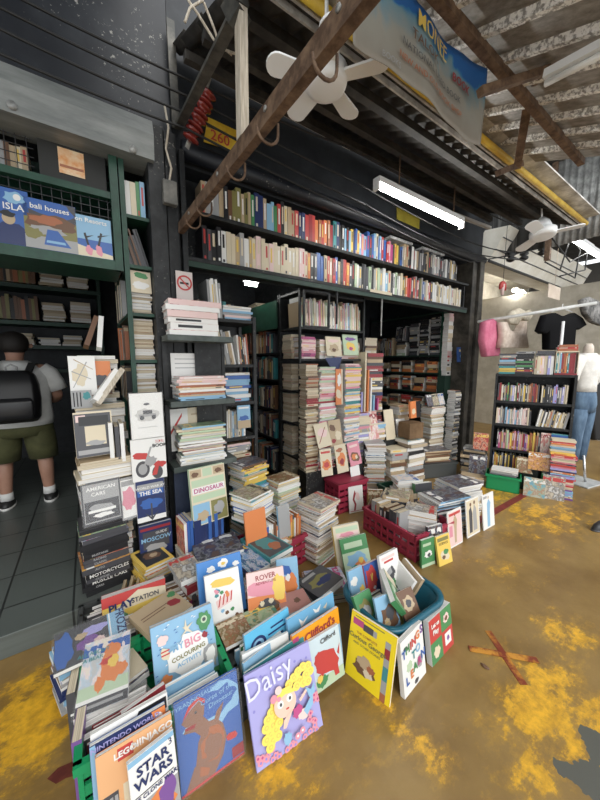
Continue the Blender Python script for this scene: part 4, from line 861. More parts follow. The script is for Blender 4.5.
row('comic_book', 'comic', 'third inner shelf', (.80, 2.49, 1.211), 0, .12, (.18, .2), (.24, .26), (.012, .022), ['light blue', 'blue', 'white'], start='pillar side')
row('thin_book', 'book', 'fourth inner shelf', (.92, 2.49, .901), 0, .22, (.18, .2), (.22, .25), (.012, .022), ['white', 'cream', 'white', 'light blue', 'grey', 'tan'], start='pillar side')
stack('thin_book', 'book', 'the fifth inner shelf', (1.02, 2.60), .571, .84, R(3), .30, .2, (.014, .03), ['white', 'cream', 'pale pink', 'grey', 'brown'], 'front', .015, .06, False)
e, w, h = face('picture_book', 'small blue landscape cover at the end of the fourth inner shelf', (237, 406), (250, 404), (238, 429), 2.46, 3, .012, 'light blue')
picture(e, [('rect', 0, 0, 1, .35, 'tan'), ('blob', .5, .45, .4, .12, 3, 'blue'), ('rect', .1, .85, .9, .93, 'white')], w, h)

# centre rack
cr = empty('bookcase', 'tall black steel rack standing in the middle of the shop', 'bookcase', None, (1.85, 2.7, 0))
RX0, RX1, RY0, RY1 = 1.836, 2.78, 2.69, 3.10
for (x, y) in ((RX0, RY0), (RX1 - .02, RY0), (RX0, RY1 - .02), (RX1 - .02, RY1 - .02)): part('post', (x, y, 0), (x + .022, y + .022, 2.30), BLACKWOOD, cr)
for z in (.12, .50, .88, 1.24, 1.585, 1.915, 2.28): part('shelf', (RX0 + .002, RY0 + .005, z - .022), (RX1 - .002, RY1 - .002, z), BLACKWOOD, cr)
fr = empty('metal_gate', 'black metal gate frame with green mesh hanging at the rack corner', 'gate', None, (1.80, 2.56, 1.9))
for a_, b_ in (((0, 0, 0), (.28, -.04, 0)), ((0, 0, .34), (.28, -.04, .34)), ((0, 0, 0), (0, 0, .34)), ((.28, -.04, 0), (.28, -.04, .34))): MB().bar(a_, b_, .02).build('bar', BLACKWOOD, fr)
gs = tag(MB().box((1.815, 3.12, 1.93), (1.826, 4.3, 2.24)).build('green_board', GREENWOOD), 'green board on the aisle side behind the steel rack', 'board')
row('thin_book', 'book', 'top shelf of the steel rack', (RX0 + .03, 2.72, 1.9165), 0, .88, (.2, .24), (.24, .315), (.007, .018), ['pale pink', 'cream', 'white', 'light blue', 'pale green', 'cream', 'pink', 'grey', 'white', 'tan'], lean=-.05, start='aisle post', lab2='on')
for i, (x, c, zt) in enumerate(((1.99, ['pale pink', 'pink', 'magenta', 'pale pink'], 1.82), (2.24, ['cream', 'pale pink', 'white'], 1.80), (2.47, ['pale pink', 'white', 'cream'], 1.80), (2.66, ['cream', 'tan', 'pale pink'], 1.78))):
    stack('comic_book', 'comic', '%s pile of the pink rack shelf' % nth(i), (x, 2.83), 1.586, zt, R(random.uniform(-4, 4)), .21, .17, (.012, .022), c, 'front', .006, .04, False)
for i, (TL, TR, BL, c, t_, lb) in enumerate((((326, 336), (341, 337), (327, 356), 'cream', 'warm cover', 'cream cover with a brown animal on the pink rack shelf'), ((344, 334), (359, 333), (344, 355), 'pale green', 'pastel cover', 'green and yellow cartoon cover on the pink rack shelf'))):
    e, w, h = face('comic_book', lb, TL, TR, BL, 2.70, 8, .01, c, None, False)
    picture(e, [('blob', .5, .42, .34, .24, 3 + i, 'tan' if i == 0 else 'yellow'), ('blob', .5, .32, .14, .1, 6, 'brown' if i == 0 else 'magenta'), ('blob', .5, .78, .40, .10, 8, 'pale pink' if i == 0 else 'purple')], w, h)
# columns of comics in front of the rack
tag(MB().box((1.80, 2.515, 0), (2.62, 2.675, .40)).build('low_bench', BLACKWOOD), 'dark low bench carrying the comic columns before the steel rack', 'bench')
for i, (x, y, z0, zt, W, c) in enumerate(((1.885, 2.60, .401, 1.53, .15, ['brown', 'tan', 'cream', 'rust', 'brown', 'crimson', 'cream']), (2.085, 2.595, .401, 1.50, .23, ['pale pink', 'white', 'pale pink', 'crimson', 'white', 'pale green', 'pink', 'cream', 'white', 'tan', 'pale pink']), (2.44, 2.595, .401, 1.53, .25, ['pale pink', 'pink', 'white', 'yellow', 'light blue', 'white', 'cream', 'pale pink', 'grey', 'teal']))):
    stack('comic_book', 'comic', ['the brown comic column by the rack post', 'the pastel comic column nearest the aisle', 'the pastel comic column near the bookends'][i], (x, y), z0, zt, R(-4 + 3 * i), W, .155, (.014, .024), c, 'front' if i else 'mix', .012, .06, i > 0, 0, [0, 2] if i == 0 else [1], lettered=.25)
for k, (z0, z1) in enumerate(((.121, .47), (.501, .84), (.881, 1.2), (1.241, 1.54), (1.586, 1.86))):
    stack('thin_book', 'book', 'the %s aisle-end pile of the steel rack' % ['lowest', 'second', 'middle', 'fourth', 'highest'][k], (1.955, 2.97), z0, z1, -PI / 2, .2, .2, (.024, .04), ['tan', 'brown', 'cream', 'rust', 'red', 'grey'], 'fore', .008, .05, False, 0, [0, 2])
pen = empty('pennant', 'dark blue triangular paper flag hanging from the rack shelf', 'flag', None, at(335, 357, y=2.58))
q = [at(*p, y=2.58) - pen.location for p in ((325, 358), (342, 357), (339, 369), (333, 371))]
MB().add(q + [v + Vector((0, .006, 0)) for v in q], [(3, 2, 1, 0), (4, 5, 6, 7), (0, 1, 5, 4), (1, 2, 6, 5), (2, 3, 7, 6), (3, 0, 4, 7)]).build('cloth', COVER['navy'], pen)
e, w, h = face('pamphlet', 'orange and white leaflet strip between the two pastel comic columns', (334, 369), (341, 368), (336, 405), 2.49, 2, .008, 'orange', None, False)
picture(e, [('blob', .5, .7, .3, .2, 3, 'white'), ('blob', .4, .3, .4, .15, 4, 'cream'), ('rect', .8, 0, 1, 1, 'cream')], w, h)

# aisle shelving behind the rack
ai = empty('bookcase', 'dark bookcase along the aisle behind the steel rack', 'bookcase', None, (1.84, 3.14, 0))
for z in (.2, .62, .98, 1.34, 1.66, 1.98): part('shelf', (1.84, 3.14, z - .022), (2.15, 4.32, z), BLACKWOOD, ai)
part('back_panel', (2.15, 3.12, 0), (2.16, 4.33, 2.6), BLACKWOOD, ai); part('upright', (1.84, 3.12, 0), (2.15, 3.14, 2.3), BLACKWOOD, ai); part('upright', (1.84, 4.32, 0), (2.15, 4.335, 2.3), BLACKWOOD, ai)
for k, z in enumerate((.2, .62, .98, 1.34, 1.66)):
    row('hardcover_book', 'book', '%s aisle shelf from the floor' % nth(k), (1.85, 4.28, z + .001), -PI / 2, 1.05, (.14, .18), (.22, .29), (.03, .05), ['brown', 'tan', 'charcoal', 'navy', 'rust', 'cream', 'teal', 'black'], start='back', lab2='on')
stack('thin_book', 'book', 'the top of the aisle bookcase', (1.98, 3.9), 1.981, 2.32, -PI / 2, .3, .2, (.02, .05), ['grey', 'white', 'charcoal'], 'fore', .02, .1, False)
# dark bookcase at the back
bb = empty('bookcase', 'dark bookcase on the back wall of the middle shop', 'bookcase', None, (.7, 4.2, 0))
for z in (.35, .8, 1.25, 1.66, 2.05): part('shelf', (.65, 4.10, z - .03), (1.80, 4.34, z), BLACKWOOD, bb)
part('back_panel', (.65, 4.335, 0), (1.8, 4.345, 2.5), BLACKWOOD, bb)
for k, z in enumerate((.35, .8, 1.25, 1.66, 2.05)): row('hardcover_book', 'book', '%s back wall shelf from the floor' % nth(k), (1.22, 4.11, z + .001), 0, .56, (.15, .19), (.25, .32), (.03, .055), ['brown', 'charcoal', 'navy', 'tan', 'rust', 'teal'], start='aisle', lab2='on')
bulb = empty('ceiling_lamp', 'small lit white lamp on the ceiling inside the middle shop', 'lamp', None, at(251, 284, y=3.35))
MB().tube([(-.07, 0, 0), (.07, 0, 0)], .022, 12).build('tube', glow('lit_bulb', (1, 1, .95), 60), bulb); MB().box((-.09, -.03, .02), (.09, .03, .05)).build('base', WHITEPL, bulb)

# disc shelves along the right wall of the middle shop
wx = 4.62
dc = empty('disc_rack', 'black and green disc rack along the right wall of the middle shop', 'rack', None, (wx, 2.85, 0))
for z in (.75, 1.06, 1.375, 1.66, 2.33): part('shelf', (wx, 2.84, z - .02), (4.855, 4.30, z), DARKGREEN, dc)
for y in (2.82, 4.30): part('upright', (wx, y, 0), (4.855, y + .02, 2.4), GREENWOOD if y < 3 else BLACKWOOD, dc)
part('back_panel', (4.845, 2.84, 0), (4.857, 4.3, 2.4), BLACKWOOD, dc)
for k in range(3):
    stack('disc_case', 'disc case', '%s disc column of the upper rack bay' % nth(k), (wx + .12, 2.96 + .20 * k), 1.661, 2.28 - .03 * k, -PI / 2, .18, .15, (.030, .045), ['charcoal', 'black', 'black', 'grey'], 'front', .008, .05, False, 0, 1, group='disc cases in the upper rack bay')
stack('disc_case', 'disc case', 'the low pile under the upright black discs', (wx + .12, 3.62), 1.661, 1.90, -PI / 2, .2, .15, (.03, .05), ['charcoal', 'pale green', 'tan', 'white'], 'front', .01, .05, False, 0, 1)
row('disc_case', 'disc case', 'low upright pile of the rack', (wx + .02, 3.73, 1.92), -PI / 2, .24, (.12, .14), (.20, .26), (.012, .02), ['black', 'charcoal', 'navy', 'grey'], lean=.06, start='back', lab2='on')
row('disc_case', 'disc case', 'upper back corner of the rack', (wx + .02, 4.26, 1.661), -PI / 2, .5, (.12, .14), (.25, .33), (.02, .04), ['brown', 'charcoal', 'tan', 'grey'], start='back', lab2='on')
for k, (z0, z1) in enumerate(((1.376, 1.62), (1.061, 1.34), (.751, 1.03))):
    for j in range(5):
        stack('disc_case', 'disc case', '%s heap of rack bay %s' % (nth(j), ['three', 'four', 'five'][k]), (wx + .12, 2.98 + .25 * j), z0, z0 + (z1 - z0) * random.uniform(.75, 1), -PI / 2, .2, .15, (.035, .06), ['red', 'brown', 'charcoal', 'tan', 'black', 'orange', 'cream', 'rust'], 'front', .012, .08, False, 0, None, group='disc cases in the lower rack bays')
stack('paperback', 'book', 'the white column beside the right pillar', (4.68, 2.76), 1.34, 2.29, R(-4), .12, .10, (.055, .075), ['white', 'pale pink', 'cream', 'white'], 'front', .004, .03, False, 0, 1)
tag(MB().box((4.58, 2.70, .0), (4.735, 2.83, 1.335)).build('pedestal', DARKGREEN, bevel=.003), 'dark pedestal under the white paperback column', 'pedestal')

# tall stacks deep in the middle shop
def fstack(desc, px, pyb, pyt, dep_y, W, D, t, cols, yaw=0, kind='book', cat='book', spine='front', z0=0.0, parts=False, **k):
    """stack standing at depth y whose front centre is seen at (px, pyb..pyt)"""
    a = at(px, pyb, y=dep_y); zt = zrow(Vector((a.x, dep_y, 0)), pyt)
    return stack(kind, cat, desc, (a.x, dep_y + D / 2), z0, zt, yaw, W, D, t, cols, spine, k.pop('jit', .012), k.pop('jy', .05), parts, k.pop('hard', .2), k.pop('pg', None), **k)
fstack('the tall dark stack right of the steel rack', 376, 400, 352, 2.86, .26, .2, (.03, .05), ['brown', 'charcoal', 'cream', 'white', 'tan', 'crimson', 'navy'], R(-20), 'hardcover_book')
fstack('the tan stack behind the tall dark stack', 371, 380, 338, 3.2, .22, .2, (.03, .05), ['tan', 'cream', 'brown'], R(-10), 'hardcover_book', z0=1.2)
tag(MB().box((3.30, 3.15, 0), (3.62, 3.42, 1.195)).build('pedestal', BLACKWOOD), 'black pedestal under the tan stack', 'pedestal')
for i, (px, c, pt) in enumerate(((365, 'cream', 352), (368, 'orange', 370), (371, 'white', 378), (374, 'light blue', 395), (378, 'magenta', 398), (362, 'lilac', 392))):
    a = at(px, 425, y=2.62); a.z = .95; hh = zrow(a, pt) - .95
    book('magazine', ['tall cream spine', 'thin orange spine', 'white spine', 'light blue spine', 'magenta spine', 'lilac spine'][i] + ' upright beside the pastel comic columns', 'magazine', None, frame(a, Vector((0, 1, 0)), Vector((-1, 0, 0)), Vector((0, 0, 1))), .2, hh, .022, c, parts=False)
for i, (x, c) in enumerate(((2.70, ['white', 'lilac', 'cream', 'pink', 'grey']), (2.99, ['cream', 'white', 'tan', 'light blue', 'pale pink']))):
    stack('magazine', 'magazine', ['the pile under the upright spines', 'the pile next to the upright spines'][i], (x, 2.72), 0, .949 if i == 0 else .80, R(-8), .27, .22, (.02, .035), c, 'front', .012, .05, False, 0, 1)

# ------------------------------------------------------------------ right part of the middle shop floor
fstack('the jewel case tower beside the right pillar', 463, 447, 372, 2.50, .14, .14, (.022, .034), ['charcoal', 'black', 'grey', 'white', 'charcoal'], R(-6), 'disc_case', 'disc case', z0=.0, pg=1)
fstack('the second jewel case tower from the right pillar', 455, 447, 390, 2.46, .15, .14, (.022, .034), ['charcoal', 'grey', 'white', 'black', 'cream'], R(-2), 'disc_case', 'disc case', z0=.0, pg=1)
e, w, h = face('picture_book', 'small blue cover on top of the jewel case tower', (458, 347), (469, 347), (458, 362), 2.56, 4, .02, 'blue', None, True)
picture(e, [('blob', .5, .4, .35, .2, 2, 'light blue'), ('rect', .1, .7, .9, .85, 'cream')], w, h)
fstack('the wide magazine tower beside the jewel cases', 437, 447, 406, 2.52, .30, .2, (.018, .03), ['tan', 'cream', 'grey', 'brown', 'pale green'], R(-6), 'magazine', 'magazine', 'fore', parts=False)
for i, (px, c, t_) in enumerate(((432, 'charcoal', 'x'), (438, 'cream', 'x'), (444, 'white', 'x'))):
    a = at(px - 4, 408, y=2.555); a.z = at(437, 406, y=2.52).z + .002
    e = posed('magazine', ['dark cover', 'cream cover', 'white cover'][i] + ' leaning on top of the wide magazine tower', a, (1, 0, 0), (0, .3, .95), .135, .17, .012, c, ART[['dark cover', 'tan cover', 'white cover'][i]], 1)
tub = MB()
def crate_box(name, label, c, W, D, H, yaw, mat, z0=0.0, slats=True, up=False, flare=1.0, cat='crate'):
    """ribbed open crate, local origin at the centre of its base"""
    e = empty(name, label, cat, None, (c[0], c[1], z0), yaw)
    t = .012; b = MB(); b.box((-W / 2, -D / 2, 0), (W / 2, D / 2, t))
    if slats:
        n = max(2, int(H / .055))
        for k in range(n):
            z = H * k / n; zz = z + H / n * .62
            b.box((-W / 2, -D / 2, z), (W / 2, -D / 2 + t, zz)); b.box((-W / 2, D / 2 - t, z), (W / 2, D / 2, zz)); b.box((-W / 2, -D / 2, z), (-W / 2 + t, D / 2, zz)); b.box((W / 2 - t, -D / 2, z), (W / 2, D / 2, zz))
        for k in range(int(W / .07) + 1): x = -W / 2 + (W - t) * k / int(W / .07); b.box((x, -D / 2 - .003, 0), (x + t, -D / 2 + t, H)); b.box((x, D / 2 - t, 0), (x + t, D / 2 + .003, H))
        for k in range(int(D / .07) + 1): y = -D / 2 + (D - t) * k / int(D / .07); b.box((-W / 2 - .003, y, 0), (-W / 2 + t, y + t, H)); b.box((W / 2 - t, y, 0), (W / 2 + .003, y + t, H))
    else:
        for q in (((-W / 2, -D / 2, 0), (W / 2, -D / 2 + t, H)), ((-W / 2, D / 2 - t, 0), (W / 2, D / 2, H)), ((-W / 2, -D / 2, 0), (-W / 2 + t, D / 2, H)), ((W / 2 - t, -D / 2, 0), (W / 2, D / 2, H))): b.box(*q)
    b.build('body', mat, e)
    r = MB(); o = .012
    for q in (((-W / 2 - o, -D / 2 - o, H - .03), (W / 2 + o, -D / 2 + .012, H)), ((-W / 2 - o, D / 2 - .012, H - .03), (W / 2 + o, D / 2 + o, H)), ((-W / 2 - o, -D / 2, H - .03), (-W / 2 + .012, D / 2, H)), ((W / 2 - .012, -D / 2, H - .03), (W / 2 + o, D / 2, H))): r.box(*q)
    r.build('rim', mat, e)
    if up: MB().box((-W / 2, -D / 2, H - .01), (W / 2, D / 2, H)).build('top_panel', mat, e)
    return e
crate_box('storage_box', 'dark grey plastic box under a magazine stack by the right pillar', (3.90, 2.42), .52, .34, .20, R(-20), GREYPL, 0, False, True, cat='box')
stack('magazine', 'magazine', 'the dark grey plastic box', (3.88, 2.42), .201, .36, R(-20), .40, .26, (.016, .028), ['white', 'cream', 'brown', 'grey', 'tan'], 'front', .02, .1, False, 0, [1], topart='dark cover')
fstack('the pale stack in front of the tan bench boxes', 404, 432, 405, 2.62, .2, .2, (.03, .045), ['cream', 'white', 'tan'], R(-5), 'hardcover_book', z0=.35)
tag(MB().box((2.98, 2.60, 0), (3.55, 2.95, .349)).build('low_bench', BLACKWOOD), 'dark low bench under the pale stack and brown carton', 'bench')
cb = empty('carton', 'brown cardboard carton among the magazine towers', 'carton', None, (3.42, 2.45, .58), R(-8))
MB().box((-.12, -.1, 0), (.12, .1, .20)).build('box', worn('cardboard', (.13, .075, .035), (.20, .12, .06), 6, .8), cb, bevel=.003); MB().box((-.12, -.103, .02), (.0, -.1, .12)).build('flap', worn('cardboard', (.13, .075, .035), (.2, .12, .06), 6, .8), cb)
e, w, h = face('paperback', 'orange and black paperback standing on the brown carton', (411, 402), (421, 402), (411, 418.5), 2.45, 6, .03, 'orange'); picture(e, [('rect', .55, 0, 1, 1, 'black'), ('blob', .3, .4, .2, .2, 3, 'cream')], w, h)
stack('hardcover_book', 'book', 'the pile under the brown carton', (3.40, 2.43), 0, .579, R(-8), .30, .24, (.035, .055), ['charcoal', 'brown', 'tan', 'black', 'grey'], 'mix', .02, .08, False)
stack('hardcover_book', 'book', 'the pile beside the carton pile', (3.12, 2.47), 0, .50, R(-14), .24, .22, (.035, .055), ['tan', 'cream', 'brown', 'grey'], 'mix', .02, .08, False)
BZ = at(388, 440, y=2.58).z; b0, b1 = at(366, 440, y=2.58), at(414, 440, y=2.58)
tag(MB().box((b0.x - .02, 2.565, 0), (b1.x, 2.60, BZ - .001)).build('narrow_bench', BLACKWOOD), 'narrow dark bench under the pink magazine and pale folder', 'bench')
for i, (px, py0, py1, w_, c) in enumerate(((376, 440, 413, .16, 'pale pink'), (393, 438, 411, .16, 'cream'), (404, 440, 420, .16, 'white'))):
    a = at(px - 6, py0, y=2.58); a.z = BZ; hh = zrow(a, py1) - a.z
    e = posed('magazine', ['pink patterned magazine standing behind the white magazine stack', 'pale yellow folder standing behind the white magazine stack', 'white booklet tilted beside the pale yellow folder'][i], a, (1, -.1, 0), (.05 * i, .2, .97), w_, hh / .97, .012, c, [ART['pale pink cover'], COVER['cream'], COVER['white']][i], 1)
    z = a.z
fstack('the white magazine stack behind the red crate', 380, 488, 443, 2.40, .26, .24, (.012, .024), ['tan', 'cream', 'rust', 'white', 'brown', 'grey'], R(52), 'magazine', 'magazine', 'fore', parts=True, pg=[1, 1, 2])
fstack('the short stack beside the white magazine stack', 402, 480, 456, 2.46, .24, .2, (.018, .03), ['white', 'cream', 'grey', 'light blue'], R(-25), 'magazine', 'magazine', 'fore', parts=True, pg=1)
fstack('the dark stack behind the short white stack', 415, 462, 438, 2.75, .3, .2, (.03, .05), ['charcoal', 'brown', 'tan', 'grey'], R(-20), 'hardcover_book', 'book', z0=0)

# red crate turned over, with booklets leaning on it
rc = crate_box('plastic_crate', 'upturned dark red plastic crate with booklets leaning above it', (2.22, 2.365), .38, .24, .315, R(-4), REDPL, 0, True, True)
tags = [('white booklet with a red drawing, leaning on the pastel comics', (314, 425), (326, 421), (319, 449), 'white cover'), ('brown patterned booklet leaning on the pastel comics', (326, 421), (337, 419), (331, 447), 'tan cover'),
        ('white booklet with orange food picture on the red crate', (319, 450), (329, 448), (322, 477), 'warm cover'), ('orange bowl booklet tilted on the red crate', (330, 447), (340, 444), (338, 474), 'red cover'), ]
for i, (lb, TL, TR, BL, ac) in enumerate(tags):
    y = 2.47 if i < 2 else 2.40
    a, b_, c_ = at(*TL, y=y + .03), at(*TR, y=y + .03), at(*BL, y=y - .03); u = a - c_; r = b_ - a; r.y = -.02
    w, h = max(.11, r.length), u.length
    e = posed('booklet', lb, c_, r, u, w, h, .006, 'cream', COVER['cream'] if i % 2 == 0 else COVER['tan'], 1)
    picture(e, [[('blob', .5, .6, .36, .20, 2, 'pale pink'), ('poly', [(.1, .2), (.16, .2), (.8, .8), (.74, .8)], 'crimson')], [('blob', .3, .7, .25, .15, 4, 'brown'), ('blob', .7, .4, .25, .2, 6, 'cream'), ('blob', .3, .2, .2, .1, 8, 'crimson')], [('blob', .5, .42, .42, .22, 3, 'orange'), ('blob', .5, .42, .25, .12, 3, 'red'), ('rect', .1, .84, .9, .92, 'red')], [('rect', 0, 0, 1, 1, 'cream'), ('blob', .5, .45, .36, .26, 5, 'orange'), ('blob', .5, .38, .2, .12, 5, 'crimson'), ('blob', .4, .8, .3, .08, 5, 'rust')]][i], w, h)
a = at(351, 467, y=2.40); e = posed('booklet', 'pink booklet with a plate of food, tilted on the red crate', a, (.98, -.05, .10), (-.17, .2, .96), .165, .26, .008, 'pink', COVER['pink'])
picture(e, [('blob', .5, .36, .40, .24, 4, 'brown'), ('blob', .45, .38, .25, .14, 6, 'orange'), ('blob', .6, .34, .12, .1, 7, 'cream'), ('rect', .15, .78, .85, .88, 'pale pink')], .165, .26)
a = at(352, 482, y=2.34); e = posed('booklet', 'white sheet sticking out under the pink booklet', a, (.98, -.05, .05), (-.1, .2, .97), .13, .16, .004, 'white', COVER['white'])
a = at(345, 516, y=2.22); e = posed('picture_book', 'white book with a pink ribbon picture against the red crate', Vector((2.13, 2.205, 0.002)), (.95, -.22, 0), (0, .16, .98), .17, .27, .012, 'white', COVER['white'])
picture(e, [('poly', [(.3, .08), (.42, .08), (.5, .3), (.38, .5), (.5, .72), (.42, .85), (.34, .7), (.26, .5), (.38, .3)], 'crimson'), ('rect', .06, .05, .94, .07, 'red'), ('blob', .62, .6, .15, .18, 4, 'pale pink')], .17, .27)
a = at(362, 516, y=2.15); e = posed('picture_book', 'mustard covered book standing beside the pink ribbon book', Vector((2.31, 2.12, .002)), (.8, -.6, 0), (0, .12, .98), .15, .235, .03, 'yellow', ART['brown cover'])

# low red crate filled with books
rcc = crate_box('plastic_crate', 'low red plastic crate packed with paperbacks on the yellow floor', (2.25, 1.62), .46, .58, .215, R(-3), REDPL)
row('paperback', 'book', 'edge of the low red crate', (2.06, 1.86, .03), -PI / 2 + R(-3), .34, (.15, .17), (.22, .28), (.025, .04), ['black', 'charcoal', 'tan', 'cream', 'navy', 'brown', 'grey'], lean=0, parts=True, start='far end')
stack('paperback', 'book', 'the low red crate, far pile', (2.30, 1.78), .03, .34, R(-60), .25, .18, (.03, .045), ['grey', 'tan', 'charcoal', 'cream', 'brown'], 'front', .012, .06, True, .2, [0, 1], topart='tan cover')
stack('paperback', 'book', 'the low red crate, near pile', (2.28, 1.50), .03, .31, R(-60), .25, .18, (.03, .045), ['grey', 'white', 'tan', 'cream', 'rust'], 'fore', .012, .06, True, .2, [1], topart='grey cover')
e = posed('picture_book', 'green cover with a small animal against the low red crate', (1.985, 1.27, 0), (.985, -.15, 0), (.02, .08, .99), .14, .215, .02, 'green', COVER['green']); picture(e, [('blob', .5, .45, .3, .14, 3, 'white'), ('blob', .55, .4, .12, .08, 5, 'charcoal'), ('rect', .1, .75, .7, .85, 'pale green'), ('rect', 0, 0, 1, .12, 'pale green')], .14, .215)
e = posed('picture_book', 'yellow cover lettered in black standing by the green cover', (2.115, 1.205, 0), (.975, -.12, 0), (.09, .22, .97), .15, .22, .018, 'yellow', COVER['yellow']); picture(e, [('rect', .08, .80, .9, .92, 'olive'), ('blob', .5, .3, .35, .18, 4, 'cream'), ('blob', .6, .42, .2, .1, 6, 'green'), ('blob', .4, .25, .14, .08, 8, 'brown')], .15, .22); title(e, 'SCIENCE', .026, .48, .68, .15, .22, 'black')
e = posed('picture_book', 'grey topped book behind the yellow cover', (2.13, 1.30, 0), (.95, -.2, 0), (.05, .12, .99), .15, .255, .03, 'charcoal', ART['dark cover'])
# rows of books and dark green crate beyond the low red crate
crate_box('plastic_crate', 'dark green crate of white books between the magazine stacks', (2.70, 1.98), .40, .36, .24, R(-8), flat('deep_green_plastic', (.012, .06, .035), .4))
stack('paperback', 'book', 'the dark green crate', (2.72, 1.98), .02, .345, R(-30), .26, .18, (.02, .035), ['white', 'cream', 'grey'], 'fore', .02, .08, True, 0, [1], topart='white cover')
row('paperback', 'book', 'front of the dark green crate', (2.40, 1.80, .02), R(-55), .24, (.12, .14), (.24, .3), (.025, .04), ['grey', 'yellow', 'tan', 'charcoal', 'cream'], lean=-.2, parts=True, start='far end')
e = posed('hardcover_book', 'brown board leaning at the end of the low red crate', (2.50, 1.62, .0), (.80, -.60, 0), (0, .22, .97), .22, .26, .02, 'brown', COVER['brown'])
e = posed('hardcover_book', 'dark green box file standing behind the grey magazine stack', (2.66, 1.80, .0), (.9, -.3, 0), (0, .1, .99), .20, .32, .05, 'green', COVER['charcoal'])
# grey magazine stacks with three magazines leaning in front
stack('magazine', 'magazine', 'the wide grey magazine stack', (2.66, 1.52), 0, .335, R(-14), .40, .27, (.012, .022), ['grey', 'charcoal', 'white', 'grey', 'cream', 'light blue'], 'front', .012, .05, True, 0, [1], topart='dark cover')
stack('magazine', 'magazine', 'the far grey magazine stack', (3.09, 1.62), 0, .345, R(-14), .36, .30, (.012, .022), ['white', 'cream', 'tan', 'white', 'grey'], 'fore', .014, .05, True, 0, [1, 0], topart='dark cover')
MG = [('fashion magazine with a posing figure in pale pink, first of three leaning', (2.385, 1.285), .205, .31, 'white', [('rect', .04, .04, .96, .96, 'pale pink'), ('poly', [(.42, .1), (.56, .1), (.6, .5), (.66, .7), (.55, .82), (.45, .82), (.36, .68), (.42, .5)], 'tan'), ('disc', .5, .88, .07, .05, 'brown'), ('rect', .08, .30, .3, .6, 'pink'), ('rect', .1, .86, .9, .93, 'red')]),
      ('fashion magazine with two grey figures, middle of three leaning', (2.675, 1.285), .215, .335, 'white', [('rect', .04, .04, .96, .96, 'cream'), ('poly', [(.2, .1), (.42, .1), (.46, .6), (.36, .8), (.2, .7)], 'charcoal'), ('poly', [(.5, .12), (.8, .12), (.76, .7), (.62, .82), (.5, .6)], 'grey'), ('disc', .34, .85, .07, .05, 'brown'), ('disc', .64, .87, .07, .05, 'brown')]),
      ('white fashion magazine with a tall pale figure, last of three leaning', (2.925, 1.265), .205, .325, 'white', [('rect', .04, .04, .96, .96, 'white'), ('poly', [(.35, .05), (.6, .05), (.62, .5), (.7, .72), (.52, .85), (.38, .72)], 'light blue'), ('disc', .52, .89, .06, .045, 'tan'), ('rect', .08, .88, .4, .95, 'grey')])]
for lb, (x, y), w, h, c, sh_ in MG:
    e = posed('magazine', lb, (x, y, .0), (1, -.02, 0), (0, .12, .99), w, h, .008, c, COVER[c]); picture(e, sh_, w, h)

# ================================================================== RIGHT-HAND STAND
yawS = math.atan2(-.93, .37)          # along its front, from the far end to the near end
SO = Vector((4.315, 1.845, 0)); SX = Vector((math.cos(yawS), math.sin(yawS), 0)); SY = Vector((-math.sin(yawS), math.cos(yawS), 0)); KS = .87; SL = .86 * KS
st_ = empty('bookcase', 'low black bookcase of small novels beside the clothes stall', 'bookcase', None, SO, yawS)
def sp_(x, y, z): return SO + SX * x * KS + SY * y + Vector((0, 0, z))
SZ = [.13, .44, .765, 1.06, 1.40]
for z in SZ: MB().box((0, 0, z - .028), (SL, .30, z)).build('shelf', BLACKWOOD, st_)
for x in (-.02, SL): MB().box((x, -.005, 0), (x + .025, .30, 1.40)).build('upright', BLACKWOOD, st_)
MB().box((0, .29, .1), (SL, .30, 1.4)).build('back_panel', BLACKWOOD, st_)
mixed = ['cream', 'red', 'yellow', 'charcoal', 'grey', 'pale green', 'lilac', 'white', 'orange', 'light blue', 'black', 'pink']
def srow(desc, x, z, L, hh, cols, tt=(.012, .022), **k): return row('novel', 'book', desc, sp_(x, .02, z), yawS, L * KS, (.12, .15), hh, tt, cols, start='far end', lab2='on', **k)
srow('top bay of the low black stand', .02, 1.061, .50, (.19, .235), ['green', 'cream', 'rust', 'yellow', 'grey', 'charcoal', 'charcoal', 'grey', 'lilac', 'crimson', 'black'])
srow('top bay of the low black stand, near part', .53, 1.061, .30, (.18, .225), ['grey', 'charcoal', 'charcoal', 'lilac', 'orange', 'tan', 'cream', 'black'])
srow('second bay of the low black stand', .02, .766, .42, (.18, .22), ['white', 'light blue', 'grey', 'cream', 'grey', 'pale pink', 'charcoal'])
srow('second bay of the low black stand, leaning part', .50, .766, .33, (.18, .22), ['white', 'grey', 'charcoal', 'cream', 'tan'], lean=.16)
srow('third bay of the low black stand', .05, .441, .52, (.20, .25), ['pale green', 'pink', 'magenta', 'yellow', 'purple', 'crimson', 'charcoal', 'rust', 'brown', 'grey', 'tan'])
srow('lowest bay of the low black stand', .02, .131, .48, (.20, .25), ['navy', 'yellow', 'charcoal', 'black', 'navy', 'grey'])
e = posed('comic_book', 'teal cartoon comic facing out in the third bay of the stand', sp_(.68, -.01, .442), SX, Vector((0, 0, 1)) + SY * .05, .155, .26, .02, 'teal', COVER['teal']); picture(e, [('blob', .5, .55, .36, .2, 3, 'light blue'), ('blob', .4, .4, .2, .14, 5, 'pale green'), ('blob', .65, .3, .18, .12, 7, 'cream'), ('rect', 0, .85, 1, .95, 'blue')], .155, .26)
e = posed('comic_book', 'pink and white comic facing out beside the teal comic', sp_(.57, .0, .442), SX, Vector((0, 0, 1)) + SY * .05, .11, .255, .02, 'white', ART['pale pink cover'])
